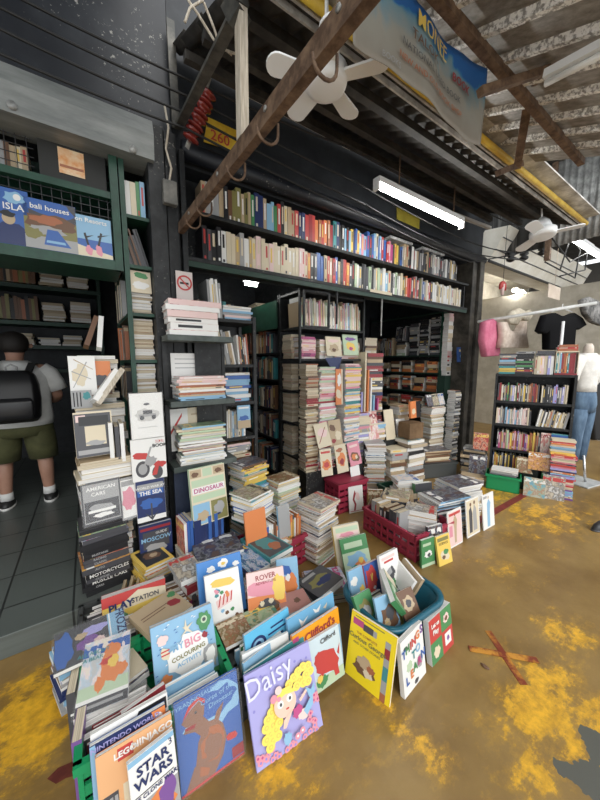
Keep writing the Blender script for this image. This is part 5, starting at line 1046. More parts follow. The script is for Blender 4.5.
def sstack(desc, x, y, z0, z1, W, D, t, cols, kind='novel', **k): c = sp_(x, y, 0); return stack(kind, 'book', desc, (c.x, c.y), z0, z1, yawS + k.pop('dy', 0), W, D, t, cols, 'front', .008, .05, k.pop('parts', False), 0, [1, 0], **k)
sstack('the far pile on top of the stand', .11, .14, 1.4005, 1.66, .19, .15, (.02, .032), ['charcoal', 'light blue', 'yellow', 'teal', 'cream', 'grey'])
sstack('the second pile on top of the stand', .31, .14, 1.4005, 1.69, .19, .15, (.02, .032), ['charcoal', 'crimson', 'black', 'grey', 'green', 'black'])
row('novel', 'book', 'top of the stand beside the piles', sp_(.43, .06, 1.4005), yawS, .19, (.12, .14), (.20, .225), (.018, .03), ['cream', 'white', 'pale pink', 'cream', 'lilac'], start='far end', lab2='on')
sstack('the upright cream row on top of the stand', .54, .13, 1.628, 1.69, .18, .14, (.025, .032), ['crimson', 'charcoal'])
row('comic_book', 'comic', 'boxed set atop the stand', sp_(.66, .06, 1.4205), yawS, .18, (.13, .15), (.22, .235), (.014, .02), ['red', 'orange', 'teal', 'cream', 'crimson', 'rust', 'light blue'], start='far end', lab2='in the')
bxs_ = empty('slipcase', 'cream and red slipcase holding thin comics on top of the stand', 'slipcase', None, sp_(.65, .05, 1.4005), yawS)
for q in (((0, .0, 0), (.205, .16, .018)), ((0, 0, .018), (.006, .16, .27)), ((.199, 0, .018), (.205, .16, .27)), ((0, 0, .262), (.205, .16, .275))): MB().box(*q).build('panel', COVER['crimson'] if q[0][2] == 0 and q[1][2] == .018 else COVER['cream'], bxs_)
sstack('the comic slipcase', .765, .13, 1.676, 1.76, .19, .13, (.02, .03), ['red', 'rust', 'orange', 'cream'])
# items standing before the stand
crate_box('plastic_crate', 'green plastic box of magazines at the foot of the stand', (4.14, 1.62), .34, .22, .19, yawS, GREENPL, 0, False)
stack('magazine', 'magazine', 'the green plastic box', (4.14, 1.62), .02, .26, yawS, .28, .17, (.02, .03), ['tan', 'white', 'grey', 'brown'], 'front', .014, .08, False, 0, [1])
for lb, x, y, z, w, h, ac in (('teal patterned magazine leaning on the green box', 4.12, 1.39, 0, .20, .22, 'teal cover'), ('grey and pink magazine standing next to the teal magazine', 4.22, 1.24, 0, .20, .27, 'grey cover'), ('pink topped magazine propped above the green box', 4.24, 1.52, .22, .18, .19, 'brown cover'), ('orange and cream magazine propped above the grey one', 4.28, 1.42, .28, .20, .21, 'warm cover')):
    posed('magazine', lb, (x, y, z), SX, Vector((0, 0, 1)) + SY * .16, w, h, .012, 'cream', ART[ac])
tag(MB().box((4.30, 1.33, 0), (4.42, 1.52, .275)).build('low_block', BLACKWOOD), 'black block under the propped orange magazine', 'block'); 
e = posed('hardcover_book', 'green folder edge standing beside the striped comic pile', (4.33, 1.29, 0), SX, Vector((0, 0, 1)), .05, .25, .1, 'green', COVER['green'])
c = Vector((4.43, 1.145, 0))
stack('comic_book', 'comic', 'the striped floor pile before the stand', (c.x, c.y), 0, .50, yawS, .235, .17, (.014, .024), ['pink', 'white', 'purple', 'red', 'navy', 'cream', 'orange', 'lilac', 'light blue'], 'front', .008, .03, False, 0, [1])
c = sp_(.73, .0, 0); stack('comic_book', 'comic', 'the upper striped pile before the stand', (4.455, 1.165), .5005, .68, yawS, .225, .15, (.014, .022), ['orange', 'yellow', 'rust', 'navy', 'red', 'cream', 'light blue'], 'front', .006, .03, False, 0, [1])
e = posed('picture_book', 'red cover magazine propped at the dark heap by the pillar', Vector((4.18, 2.02, .401)), SX, Vector((0, 0, 1)) + SY * .1, .17, .22, .02, 'red', ART['red cover'])
stack('magazine', 'magazine', 'the dark heap between pillar and stand', (4.30, 2.06), 0, .40, yawS, .28, .2, (.022, .04), ['charcoal', 'black', 'brown', 'grey', 'tan'], 'front', .02, .1, False, 0)
e = posed('picture_book', 'dark landscape cover leaning on the heap by the pillar', (4.02, 1.98, .12), SX, Vector((0, 0, 1)) + SY * .15, .2, .24, .02, 'charcoal', ART['dark cover'])
stack('magazine', 'magazine', 'the low heap before the dark landscape cover', (3.98, 1.9), 0, .119, yawS, .26, .16, (.02, .035), ['charcoal', 'tan', 'grey'], 'front', .02, .1, False, 0)

# ================================================================== CLOTHES STALL
a = at(488, 261, y=2.5)
lb_ = empty('light_box', 'long white light box sign over the clothes stall', 'sign', None, a)
LX = 4.2
bt = [Vector((0, 0, 0)), Vector((LX, 0, 0)), Vector((LX, .40, .04)), Vector((0, .40, .04))]; t0 = at(510, 225, y=2.25) - a; tp = [t0, t0 + Vector((LX - .15, 0, 0)), t0 + Vector((LX - .15, .35, .04)), t0 + Vector((0, .35, .04))]
MB().add(bt + tp, [(3, 2, 1, 0), (4, 5, 6, 7), (0, 1, 5, 4), (1, 2, 6, 5), (2, 3, 7, 6), (3, 0, 4, 7)]).build('panel', worn('aged_white_panel', (.74, .70, .60), (.88, .85, .77), 3, .5), lb_)
for k in range(1, 3): MB().bar(bt[0].lerp(tp[0], k / 3) + Vector((0, -.01, 0)), bt[1].lerp(tp[1], k / 3) + Vector((0, -.01, 0)), .012).build('seam', COVER['charcoal'], lb_)
MB().bar(bt[0] + Vector((0, -.01, 0)), bt[1] + Vector((0, -.01, 0)), .03).build('edge_trim', COVER['black'], lb_)
struct(MB().box((5.0, 2.76, 0), (5.04, 4.2, 3.62)).build('wall_stall_side', CREAMW))
struct(MB().box((5.06, 4.08, 2.30), (10, 4.19, 2.48)).build('trim_stall_beam', WHITEPL))
cl = empty('ceiling_lamp', 'small lit lamp inside the clothes stall', 'lamp', None, at(519, 292, y=3.3)); MB().tube([(-.3, 0, 0), (.3, 0, 0)], .035, 12).build('tube', glow('stall_bulb', (1, .98, .92), 75), cl); MB().box((-.2, -.04, .04), (.2, .04, .07)).build('base', WHITEPL, cl)
struct(MB().box((8.3, 1.5, 0), (8.36, 4.2, 3.1)).build('wall_stall_far', CREAMW))
# rail and garments
ra, rb_ = at(478, 322, y=2.2), at(596, 303, y=1.25)
rl = MB().tube([ra, rb_], .022, 10); tag(rl.build('clothes_rail', worn('white_rail', (.5, .5, .48), (.7, .7, .68), 4, .4)), 'white rail across the clothes stall behind the bookcase', 'rail')
def garment(name, label, pts, y, mat, th=.05, cat='garment'):
    """cut-out panel sewn front and back, puffed in the middle"""
    P = [at(px, py, y=y) for px, py in pts]; c = sum(P, Vector()) / len(P); e = empty(name, label, cat, None, c)
    mb = MB(); n = len(P); rings = []
    for k, s in ((-1, .93), (-.7, .985), (0, 1.0), (.7, .985), (1, .93)): rings.append([Vector(((p - c).x * s, k * th, (p - c).z * s)) for p in P])
    mb.loft(rings); o = mb.build('fabric', mat, e); return e
e = garment('pink_shirt', 'pink shirt hanging at the pillar end of the clothes stall', [(483, 322), (492, 318), (497, 332), (497, 356), (484, 357), (481, 340)], 2.1, worn('pink_cotton', (.55, .13, .22), (.68, .22, .32), 6, .85, bump=.3))
e = garment('tank_top', 'beige lace tank top hanging behind the book piles', [(500, 322), (503, 322), (506, 330), (512, 334), (518, 330), (521, 321), (524, 321), (524, 336), (526, 348), (499, 348), (501, 336)], 2.0, worn('beige_knit', (.55, .44, .36), (.72, .62, .54), 14, .9, bump=.5))
e = garment('t_shirt', 'black t-shirt hanging on a hanger in the clothes stall', [(537, 331), (543, 315), (552, 313), (558, 316), (566, 316), (572, 313), (580, 318), (584, 325), (576, 330), (573, 328), (571, 350), (545, 350), (545, 330), (541, 334)], 1.62, flat('black_cotton', (.006, .006, .007), .95, 0, .1))
HG = MB(); HG.tube([at(552, 312, y=1.62), at(562, 308, y=1.62), at(572, 312, y=1.62)], .008, 6); HG.tube([at(562, 308, y=1.62), at(563, 304, y=1.62)], .006, 6); HG.build('hanger', WHITEPL, e, None).location = -e.location
e = garment('lace_top', 'cream lace top hung above the beige tank top', [(506, 318), (511, 311), (517, 308), (524, 312), (528, 309), (531, 316), (526, 322), (520, 319), (515, 325), (508, 324)], 2.05, worn('cream_lace', (.55, .48, .36), (.74, .68, .56), 20, .9, bump=.6), .04)
e = garment('printed_scarf', 'grey patterned scarf hanging behind the white blouse', [(580, 300), (587, 297), (596, 301), (601, 312), (600, 326), (590, 322), (584, 314)], 1.5, worn('patterned_grey', (.06, .06, .06), (.34, .33, .32), 7, .9), .04)
for i, (px, py) in enumerate(((503, 297),)):
    ch = empty('hanging_charm', 'red and white paper charm hanging from the stall ceiling', 'ornament', None, at(px, py - 14, y=2.2))
    MB().tube([(0, 0, -.02), (0, 0, 4.29 - ch.location.z)], .003, 6).build('string', CABLE, ch)
    for k in range(6): an = PI * (k + .5) / 6; MB().loft([[Vector((.02 * math.cos(q) + .075 * math.cos(an), .02 * math.sin(q), -.06 + .05 * math.sin(an) + dz)) for q in [2 * PI * i_ / 8 for i_ in range(8)]] for dz in (-.05, 0, .03)]).build('petal', COVER['red'], ch)
    MB().tube([(0, 0, -.02), (0, 0, -.17)], [.03, .02], 8).build('tassel', COVER['pale pink'], ch)
q0, q1 = at(547, 297, y=1.75), at(560, 288, y=1.75); tag(MB().box((q0.x, 1.74, q0.z), (q1.x, 1.75, q1.z)).tube([((q0.x + q1.x) / 2, 1.745, q1.z), ((q0.x + q1.x) / 2, 1.745, 4.31)], .003, 6).build('price_card', worn('beige_card', (.55, .45, .36), (.66, .57, .48), 5, .7)), 'blank beige card hanging under the light box', 'card')
po = at(561, 345, y=1.40); tag(MB().tube([Vector((po.x, 1.40, 0)), Vector((po.x, 1.40, 2.05))], .016, 10).build('white_pole', WHITEPL), 'white pole standing before the black t-shirt', 'pole')
# mannequin
mx_, my_ = 5.22, 1.205
mn = empty('mannequin', 'mannequin in blue jeans and white blouse on a steel stand', 'mannequin', None, (mx_, my_, 0), R(-12))
DEN = worn('blue_denim', (.035, .070, .125), (.14, .22, .32), 5, .85, lo=.35, hi=.7, bump=.2, stretch=(2, 2, .6))
jn = MB(); jn.loft([ellipse(0, 0, z, rx, ry, 22) for z, rx, ry in ((.92, .155, .12), (1.02, .175, .13), (1.12, .165, .12), (1.22, .135, .10))])
for s in (-1, 1): jn.loft([ellipse(s * x, y, z, rx, rx * 1.05, 18) for z, x, y, rx in ((.28, .085, .01, .062), (.45, .085, 0, .066), (.62, .088, 0, .074), (.80, .088, 0, .090), (.96, .08, 0, .098))])
jn.build('jeans', DEN, mn); MB().loft([ellipse(0, 0, z, .139, .104, 22) for z in (1.195, 1.23)]).build('waistband', DEN, mn)
bl = MB(); bl.loft([ellipse(0, 0, z, rx, ry, 22) for z, rx, ry in ((1.18, .15, .115), (1.26, .145, .11), (1.38, .155, .12), (1.5, .17, .125), (1.6, .165, .10), (1.66, .10, .08))]); 
WB = worn('white_blouse_cotton', (.62, .60, .56), (.78, .76, .72), 12, .9, bump=.6)
bl.build('blouse', WB, mn)
for s in (-1, 1): MB().tube([(s * .15, 0, 1.60), (s * .23, .01, 1.52), (s * .27, .02, 1.36), (s * .25, .06, 1.22)], [.07, .085, .08, .05], 14).build('sleeve', WB, mn)
MB().tube([(0, 0, 1.64), (0, 0, 1.74), (0, 0, 1.78)], [.055, .05, .03], 14).build('neck', worn('mannequin_skin', (.60, .52, .44), (.66, .58, .5), 4, .4), mn)
for x in (-.12, .10): MB().tube([(0, x, .015), (0, x * .6, .36)], .014, 10).build('stand_pole', CHROME, mn)
MB().box((-.20, -.24, .0), (.20, .20, .018)).build('base_plate', worn('glass_base', (.40, .42, .42), (.55, .56, .56), 4, .25), mn, bevel=.004)
dk = garment('dark_trousers', 'dark trousers hanging behind the mannequin at the stall', [(585, 362), (603, 360), (606, 400), (604, 440), (592, 440), (589, 410)], 1.32, flat('dark_cloth', (.014, .014, .016), .9))
dk.location.y -= 0
# dark hanging cloth behind stand (stall interior)
# red tape on the floor, cross mark, shoe
tp_ = MB(); L0, L1 = at(489, 520, z=.002), at(489 + 0, 509, z=.002)
q = [at(*p, z=.0015) for p in ((466, 524), (471, 529), (529, 495), (524, 492))]
tag(MB().add(q + [v + Vector((0, 0, .002)) for v in q], [(3, 2, 1, 0), (4, 5, 6, 7), (0, 1, 5, 4), (1, 2, 6, 5), (2, 3, 7, 6), (3, 0, 4, 7)]).build('red_tape', worn('dark_red_tape', (.16, .02, .018), (.24, .035, .03), 8, .5)), 'dark red tape line on the floor toward the stand', 'tape')
TAPE = worn('worn_red_and_yellow_tape', (.20, .032, .012), (.55, .25, .03), 9, .55, lo=.47, hi=.6)
xm = empty('tape_cross', 'worn red and yellow tape cross stuck on the floor', 'floor marking', None, at(505, 653, z=0))
for A, B, wd, zz in (((488, 631), (524, 685), .035, .0015), ((469, 649), (538, 661), .035, .0035)):
    a, b = at(*A, z=0) - xm.location, at(*B, z=0) - xm.location; MB().bar(a + Vector((0, 0, zz)), b + Vector((0, 0, zz)), wd, .002).build('strip', TAPE, xm)
q = at(597, 530, z=0); sh = MB(); sh.loft([[Vector((.05 * k * math.cos(t), .14 * k2 * math.sin(t), z)) for t in [2 * PI * i / 16 for i in range(16)]] for z, k, k2 in ((0, 1, 1), (.02, 1, 1), (.05, .9, .85), (.075, .6, .5))])
so = empty('shoe', 'black shoe at the edge of the floor beside the lane', 'shoe', None, (q.x + .07, q.y - .03, 0), R(70)); sh.build('upper', COVER['black'], so); MB().loft([[Vector((.053 * math.cos(t), .145 * math.sin(t), z)) for t in [2 * PI * i / 16 for i in range(16)]] for z in (0, .014)]).build('sole', COVER['charcoal'], so)
q = [at(*p, z=.001) for p in ((47, 779), (58, 768), (72, 762), (80, 764), (78, 775), (66, 778), (56, 784))]
tag(MB().add(q + [v + Vector((0, 0, .001)) for v in q], [tuple(reversed(range(7))), tuple(range(7, 14))] + [(i, (i + 1) % 7, 7 + (i + 1) % 7, 7 + i) for i in range(7)]).build('red_stain', worn('dried_red_paint', (.10, .018, .012), (.17, .04, .02), 14, .6)), 'dried dark red paint stain beside the green corner crate', 'stain')
lf = at(485, 667, z=0); tag(MB().loft([[Vector((.012 * k * math.cos(t) + .0, .022 * k * math.sin(t), z)) for t in [2 * PI * i / 10 for i in range(10)]] for z, k in ((.0, .7), (.004, 1), (.008, .6))]).build('dark_leaf', COVER['brown'], None, lf), 'small dark leaf scrap below the tape cross', 'leaf')

# ================================================================== BOOKS HEAPED AT THE FRONT
def cstack(desc, Lp, Fp, Rp, z0, zt, t, cols, kind='picture_book', spine='fore', **k):
    """stack whose top front corners (left, front, right) are seen at three points, top at height zt"""
    Lw, Fw, Rw = at(*Lp, z=zt), at(*Fp, z=zt), at(*Rp, z=zt)
    W = (Rw - Fw).length; D = (Lw - Fw).length; yaw = math.atan2((Rw - Fw).y, (Rw - Fw).x); Y = Vector((-math.sin(yaw), math.cos(yaw), 0)); c = Fw + (Rw - Fw) / 2 + Y * D / 2
    return stack(kind, 'book', desc, (c.x, c.y), z0, zt, yaw, W, D, t, cols, spine, k.pop('jit', .012), k.pop('jy', .06), True, k.pop('hard', .35), k.pop('pg', [1, 1, 0]), **k)
# tall piles in the middle
cstack('the big diamond pile on the yellow floor', (297, 498), (318, 509), (338, 498), 0, .475, (.012, .024), ['white', 'tan', 'cream', 'rust', 'teal', 'grey', 'white', 'pale green', 'brown'], topart='grey cover', jit=.02)
def pile_at(desc, px, py, y, z0, W, D, yaw, t, cols, **k):
    a = at(px, py, y=y); return stack(k.pop('kind', 'picture_book'), 'book', desc, (a.x, y), z0, a.z, R(yaw), W, D, t, cols, k.pop('spine', 'fore'), k.pop('jit', .014), .07, True, .35, k.pop('pg', [1, 1, 0]), **k)
pile_at('the pile with a yellow top cover', 252, 491, 1.98, .42, .25, .21, 22, (.016, .030), ['yellow', 'white', 'blue', 'white', 'cream', 'grey'], topart='tan cover')
pile_at('the pile behind the yellow topped pile', 282, 475, 2.24, 0, .25, .20, 10, (.014, .026), ['white', 'light blue', 'cream', 'yellow', 'pale green', 'white'], topart='brown cover')
pile_at('the pile before the inner bookcase', 248, 460, 2.30, 0, .26, .20, 14, (.016, .030), ['cream', 'yellow', 'light blue', 'brown', 'white', 'teal', 'tan'], topart='dark cover', spine='front')
crate_box('plastic_crate', 'dark red crate of upright books under the yellow topped pile', (1.10, 1.96), .46, .30, .24, R(8), REDPL, 0.0)
row('storybook', 'book', 'dark red crate under the yellow pile', (.90, 1.82, .03), R(8), .42, (.17, .2), (.30, .375), (.014, .032), ['orange', 'orange', 'yellow', 'brown', 'blue', 'cream', 'charcoal', 'white'], parts=True, start='blue boxes', lab2='in the', pg=1)
e = posed('picture_book', 'orange cover facing out of the dark red crate', at(247, 546, y=1.80), (1, .05, 0), (0, .15, .98), .16, .22, .015, 'orange', COVER['orange'])
e = posed('picture_book', 'grey cover with white letters facing out of the dark red crate', at(280, 540, y=1.82), (1, .05, 0), (0, .12, .98), .10, .24, .02, 'light blue', COVER['grey'])
# dinosaur annual on the blue boxed set
bb_ = Vector((.47, 2.03, 0))
stack('boxed_book', 'book', 'the pile beneath the blue boxed set', (.60, 2.10), .0, .30, R(6), .34, .16, (.03, .05), ['rust', 'brown', 'red', 'cream'], 'front', .008, .03, True, .3, 1)
row('boxed_book', 'book', 'blue boxed set under the dinosaur annual', (.47, 1.98, .301), R(6), .27, (.15, .16), (.20, .215), (.020, .026), ['blue', 'blue', 'navy', 'blue'], parts=True, start='red end', lab2='in', bands=False)
e = posed('boxed_book', 'red and white cover at the end of the blue boxed set', (.432, 2.13, .301), (.10, -.995, 0), (0, 0, 1), .15, .21, .02, 'red', ART['red cover'])
a = at(195, 540, y=2.0)
e, w, h = face('picture_book', 'dinosaur annual with green and white picture bands standing on the blue boxed set', (190, 473), (227, 466), (194, 528), 1.99, 8, .03, 'pale green', 5)
picture(e, [('rect', 0, 0, 1, 1, 'cream'), ('rect', .02, .84, .32, .98, 'tan'), ('rect', .36, .84, .62, .98, 'pale green'), ('rect', .66, .84, .98, .98, 'tan'), ('rect', .04, .68, .96, .80, 'pale green'), ('rect', .04, .55, .96, .67, 'white'), ('rect', .04, .42, .96, .53, 'pale green'), ('rect', .02, .02, .48, .38, 'light blue'), ('blob', .28, .16, .18, .10, 3, 'tan'), ('rect', .52, .02, .98, .38, 'olive'), ('blob', .75, .22, .16, .12, 5, 'grey'), ('blob', .15, .9, .1, .05, 6, 'brown'), ('blob', .8, .9, .12, .05, 7, 'brown')], w, h)
title(e, 'DINOSAUR', .042, .5, .575, w, h, 'magenta', 0, .0008)

# crates
crate_box('plastic_crate', 'green plastic crate at the corner nearest the camera', (.155, 1.30), .52, .42, .27, R(-2), GREENPL)
crate_box('plastic_crate', 'dark plastic crate behind the crate of film tie-in books', (.15, 1.76), .54, .40, .22, R(-1), GREYPL)
crate_box('plastic_crate', 'dark plastic crate behind the purple mermaid book', (.71, 1.28), .50, .38, .20, R(-3), GREYPL)
crate_box('plastic_crate', 'dark plastic crate in the middle of the heap', (.74, 1.68), .56, .36, .20, R(-2), GREYPL)
def fillrow(desc, x, y, z, L, hh, cols, yaw=90, dep=(.17, .22), lean=-.12, tt=(.008, .024)): # covers face the lane: row runs away from it
    return row('storybook', 'book', desc, (x, y, z), R(yaw), L, dep, hh, tt, cols, lean=lean, parts=True, start='lane side', lab2='in', pg=1)
CB = ['white', 'light blue', 'red', 'teal', 'cream', 'charcoal', 'pink', 'green', 'yellow', 'blue', 'orange']
fillrow('corner crate, inner column', .36, 1.13, .02, .08, (.24, .30), CB)
fillrow('corner crate, outer column', .11, 1.19, .02, .10, (.20, .25), ['charcoal', 'brown', 'grey', 'white', 'crimson', 'tan'])
fillrow('inner column behind the purple book', .69, 1.14, .02, .12, (.20, .25), ['teal', 'light blue', 'blue', 'green', 'white', 'cream'])
fillrow('outer column behind the purple book', .93, 1.14, .02, .12, (.20, .24), CB)
fillrow('first column of middle crate', .72, 1.56, .02, .26, (.19, .23), ['tan', 'cream', 'brown', 'grey', 'pale pink', 'rust'])
fillrow('second column of middle crate', .98, 1.56, .02, .26, (.19, .23), ['tan', 'cream', 'teal', 'grey', 'pale pink', 'rust'])
fillrow('first column behind corner crate', .12, 1.62, .02, .30, (.19, .23), ['tan', 'cream', 'brown', 'grey', 'charcoal', 'rust'])
fillrow('second column behind corner crate', .38, 1.62, .02, .30, (.19, .23), ['tan', 'cream', 'brown', 'grey', 'charcoal', 'rust'])
# --- front row, covers to the lane
e = posed('picture_book', 'purple Daisy picture book with a yellow haired mermaid, front of the heap', (.428, .912, .001), (.997, -.054, .0), (-.034, .376, .926), .306, .322, .012, 'lilac', COVER['lilac'], 1, True)
w, h = .306, .322
sh_ = [('rect', 0, 0, 1, 1, 'lilac')]
rr = random.Random(4); DL = flat('deep_lilac', (.24, .22, .55), .35); PK = flat('doll_skin', (.80, .52, .42), .4); LEM = flat('lemon_hair', (.86, .66, .12), .4)
for k in range(16): sh_.append(('disc', rr.random(), rr.uniform(.35, .95), .018, .016, DL))
for x_, z_ in [(rr.uniform(.02, .26), rr.uniform(.02, .20)) for _ in range(12)] + [(rr.uniform(.26, .95), rr.uniform(.01, .07)) for _ in range(8)] + [(rr.uniform(.80, .98), rr.uniform(.08, .40)) for _ in range(12)]: sh_ += [('blob', x_, z_, .042, .038, int(x_ * 90), 'pink'), ('disc', x_, z_, .015, .014, 'magenta' if z_ > .1 else DL)]
for x_, z_ in ((.34, .56), (.28, .50), (.32, .43), (.22, .45), (.27, .37), (.18, .38), (.22, .30), (.30, .31), (.16, .27), (.24, .23), (.32, .24), (.20, .18), (.36, .36)): sh_ += [('disc', x_, z_, .062, .052, LEM), ('disc', x_ + .006, z_, .030, .024, 'yellow'), ('disc', x_ + .008, z_, .016, .013, LEM)]
for x_, z_ in ((.58, .68), (.66, .72), (.73, .66), (.74, .76), (.82, .78), (.90, .76), (.92, .69), (.85, .68), (.79, .61), (.68, .62), (.86, .60)): sh_ += [('disc', x_, z_, .062, .052, LEM), ('disc', x_ + .006, z_, .030, .024, 'yellow'), ('disc', x_ + .008, z_, .016, .013, LEM)]
sh_ += [('disc', .48, .52, .165, .145, PK), ('poly', [(.33, .58), (.42, .68), (.58, .68), (.64, .58), (.50, .61)], LEM), ('disc', .41, .535, .045, .042, 'white'), ('disc', .55, .55, .045, .042, 'white'), ('disc', .415, .53, .018, .02, 'charcoal'), ('disc', .555, .545, .018, .02, 'charcoal'), ('disc', .50, .455, .025, .01, 'red'),
 ('disc', .33, .63, .05, .045, 'pink'), ('disc', .41, .69, .05, .045, 'pale pink'), ('disc', .40, .60, .03, .028, 'pink'), ('blob', .64, .36, .085, .075, 3, 'magenta'), ('blob', .72, .29, .09, .06, 5, 'pale pink'), ('poly', [(.42, .36), (.56, .42), (.55, .39), (.44, .27), (.40, .28)], PK), ('poly', [(.70, .44), (.84, .52), (.83, .55), (.68, .47)], PK), ('poly', [(.76, .26), (.88, .34), (.90, .46), (.82, .40), (.72, .33)], 'light blue'), ('poly', [(.84, .42), (.80, .56), (.88, .50), (.95, .56), (.93, .44)], 'light blue'), ('blob', .44, .16, .065, .075, 8, 'light blue'), ('disc', .58, .12, .04, .035, 'pink'), ('disc', .58, .12, .015, .013, 'white'), ('disc', .66, .145, .04, .035, 'pink'), ('disc', .66, .145, .015, .013, 'white')]
picture(e, sh_, w, h); title(e, 'Daisy', .105, .33, .76, w, h, flat('pale_lilac_ink', (.66, .66, .84), .4), 6, .0002, y=-.0125, squash=.92)
e = posed('picture_book', 'blue picture book with a big brown creature rearing, beside the purple book', (.174, 1.000, .001), (1, -.013, .0), (-.002, .199, .98), .240, .323, .014, 'blue', COVER['blue'], 1, True)
w, h = .24, .323; DB = flat('creature_brown', (.24, .125, .085), .4)
picture(e, [('rect', 0, 0, 1, 1, 'blue'), ('blob', .6, .75, .5, .25, 3, 'light blue'), ('blob', .62, .78, .40, .16, 9, 'blue'), ('poly', [(.22, .02), (.50, .02), (.66, .16), (.74, .34), (.70, .50), (.60, .60), (.46, .62), (.40, .58), (.30, .46), (.24, .24)], DB), ('blob', .52, .34, .19, .20, 5, 'rust'), ('blob', .52, .33, .15, .16, 6, DB), ('poly', [(.40, .46), (.50, .60), (.38, .74), (.26, .76), (.24, .62)], DB), ('poly', [(.08, .76), (.14, .70), (.30, .66), (.42, .72), (.44, .82), (.36, .90), (.24, .86)], DB), ('poly', [(.10, .64), (.26, .60), (.34, .66), (.28, .70), (.14, .69)], DB), ('poly', [(.12, .69), (.30, .68), (.26, .64), (.14, .66)], 'crimson'), ('poly', [(.10, .78), (.24, .87), (.36, .91), (.44, .84), (.46, .88), (.36, .95), (.20, .90)], 'red'), ('poly', [(.54, .56), (.62, .68), (.74, .74), (.70, .66), (.62, .54)], DB), ('poly', [(.06, .02), (.30, .02), (.34, .16), (.22, .24)], DB), ('poly', [(.30, .2), (.44, .12), (.40, .06), (.28, .1)], 'rust'), ('disc', .30, .80, .02, .016, 'charcoal'), ('rect', .80, .04, 1, .16, 'crimson'), ('blob', .82, .30, .10, .05, 4, 'red'), ('rect', 0, 0, 1, .03, 'red')], w, h)
title(e, 'TYRANNOSAURUS', .022, .34, .93, w, h, 'light blue', 3); title(e, 'Curse of the', .026, .66, .84, w, h, 'light blue', 3); title(e, 'Dinosaur', .026, .70, .76, w, h, 'light blue', 3); film(e, w, h)
def facing(lb, TL, TR, z, h, tilt, t, c, front=None, **k): return topped('picture_book', lb, TL, TR, z, h, tilt, t, c, front, **k)
e, w, h = facing('pale sci-fi STAR WARS annual at the very front of the corner crate', (127, 765), (173, 729), .315, .30, 10, .012, 'white', COVER['white'])
picture(e, [('rect', 0, 0, 1, 1, 'white'), ('rect', 0, .94, 1, 1, 'light blue'), ('rect', .08, .60, .92, .612, 'charcoal'), ('rect', .0, 0, 1, .52, 'grey'), ('blob', .5, .36, .45, .18, 3, 'orange'), ('blob', .75, .42, .2, .16, 5, 'purple'), ('blob', .30, .24, .2, .16, 7, 'white'), ('blob', .3, .2, .08, .06, 8, 'charcoal'), ('blob', .7, .2, .3, .1, 9, 'rust')], w, h)
title(e, 'STAR', .042, .5, .80, w, h, 'navy', 0, .0012); title(e, 'WARS', .042, .5, .67, w, h, 'navy', 0, .0012); title(e, 'THE CLONE WARS', .018, .5, .555, w, h, 'navy', 0, .0004); title(e, 'LEGO', .034, .65, .12, w, h, 'white', 0, .001); title(e, '3', .03, .9, .88, w, h, 'navy')
e, w, h = facing('orange LEGO NINJAGO annual second in the corner crate', (95, 759), (171, 713), .325, .33, 10, .014, 'orange', flat('peach_cover', (.72, .40, .20), .35))
PEACH = flat('peach_cover', (.72, .40, .20), .35)
picture(e, [('rect', 0, 0, 1, 1, PEACH), ('rect', .26, .845, .46, .965, 'red'), ('rect', .30, .0, 1, .62, 'cream'), ('rect', .05, 0, .24, .6, 'charcoal')] + [('rect', .07 + .06 * (k % 3), .06 + .09 * (k // 3), .11 + .06 * (k % 3), .12 + .09 * (k // 3), 'grey') for k in range(18)] + [('blob', .48, .4, .12, .18, 4, 'yellow')], w, h)
title(e, 'LEGO', .026, .36, .885, w, h, 'white', 0, .001); title(e, 'NINJAGO', .030, .72, .885, w, h, 'white', 0, .001)
e, w, h = facing('deep blue annual behind the orange one in the corner crate', (89, 748), (165, 704), .335, .34, 9, .016, 'blue', COVER['navy'])
picture(e, [('rect', 0, 0, 1, 1, 'navy'), ('rect', 0, 0, .07, 1, 'light blue'), ('poly', [(.80, 1), (.86, .84), (1, .84), (1, 1)], 'orange'), ('blob', .9, .92, .06, .04, 3, 'white')], w, h); title(e, 'NINTENDO WORLD', .022, .46, .93, w, h, 'lilac', 0, .0006)
e, w, h = facing('white and black cover with an orange corner behind the blue annual', (90, 736), (167, 692), .345, .33, 8, .014, 'white', COVER['white'])
picture(e, [('poly', [(.0, .8), (.3, .8), (.36, .92), (0, .92)], 'orange'), ('poly', [(.34, .84), (.98, .84), (.98, .97), (.60, .97), (.55, .90), (.40, .92)], 'black'), ('rect', 0, 0, 1, .8, 'charcoal')], w, h)
e, w, h = facing('red edged book behind the white and black cover', (121, 715), (165, 684), .33, .26, 8, .02, 'crimson', COVER['crimson'])
for i, (x, y, c, hh, w_) in enumerate(((-.125, 1.44, 'charcoal', .25, .22), (-.10, 1.22, 'purple', .27, .20))):
    book('hardcover_book', ['tall dark spine along the outer side of the corner crate', 'dark purple spine with white bars at the outer crate corner'][i], 'book', None, frame(Vector((x, y - .06, .015)), Vector((.12, .99, 0)).normalized(), Vector((-.99, .12, 0)).normalized(), Vector((0, 0, 1))), w_ * .6, hh, .03, c, bands=[(.55, .9, 'white'), (.2, .35, 'cream')] if i else [(.6, .64, 'white')])
e, w, h = facing('my BIG colouring activity book with a blue sea cover, above the crates', (150, 629), (211, 603), .435, .275, 20, .03, 'light blue', COVER['light blue'])
rr = random.Random(8)
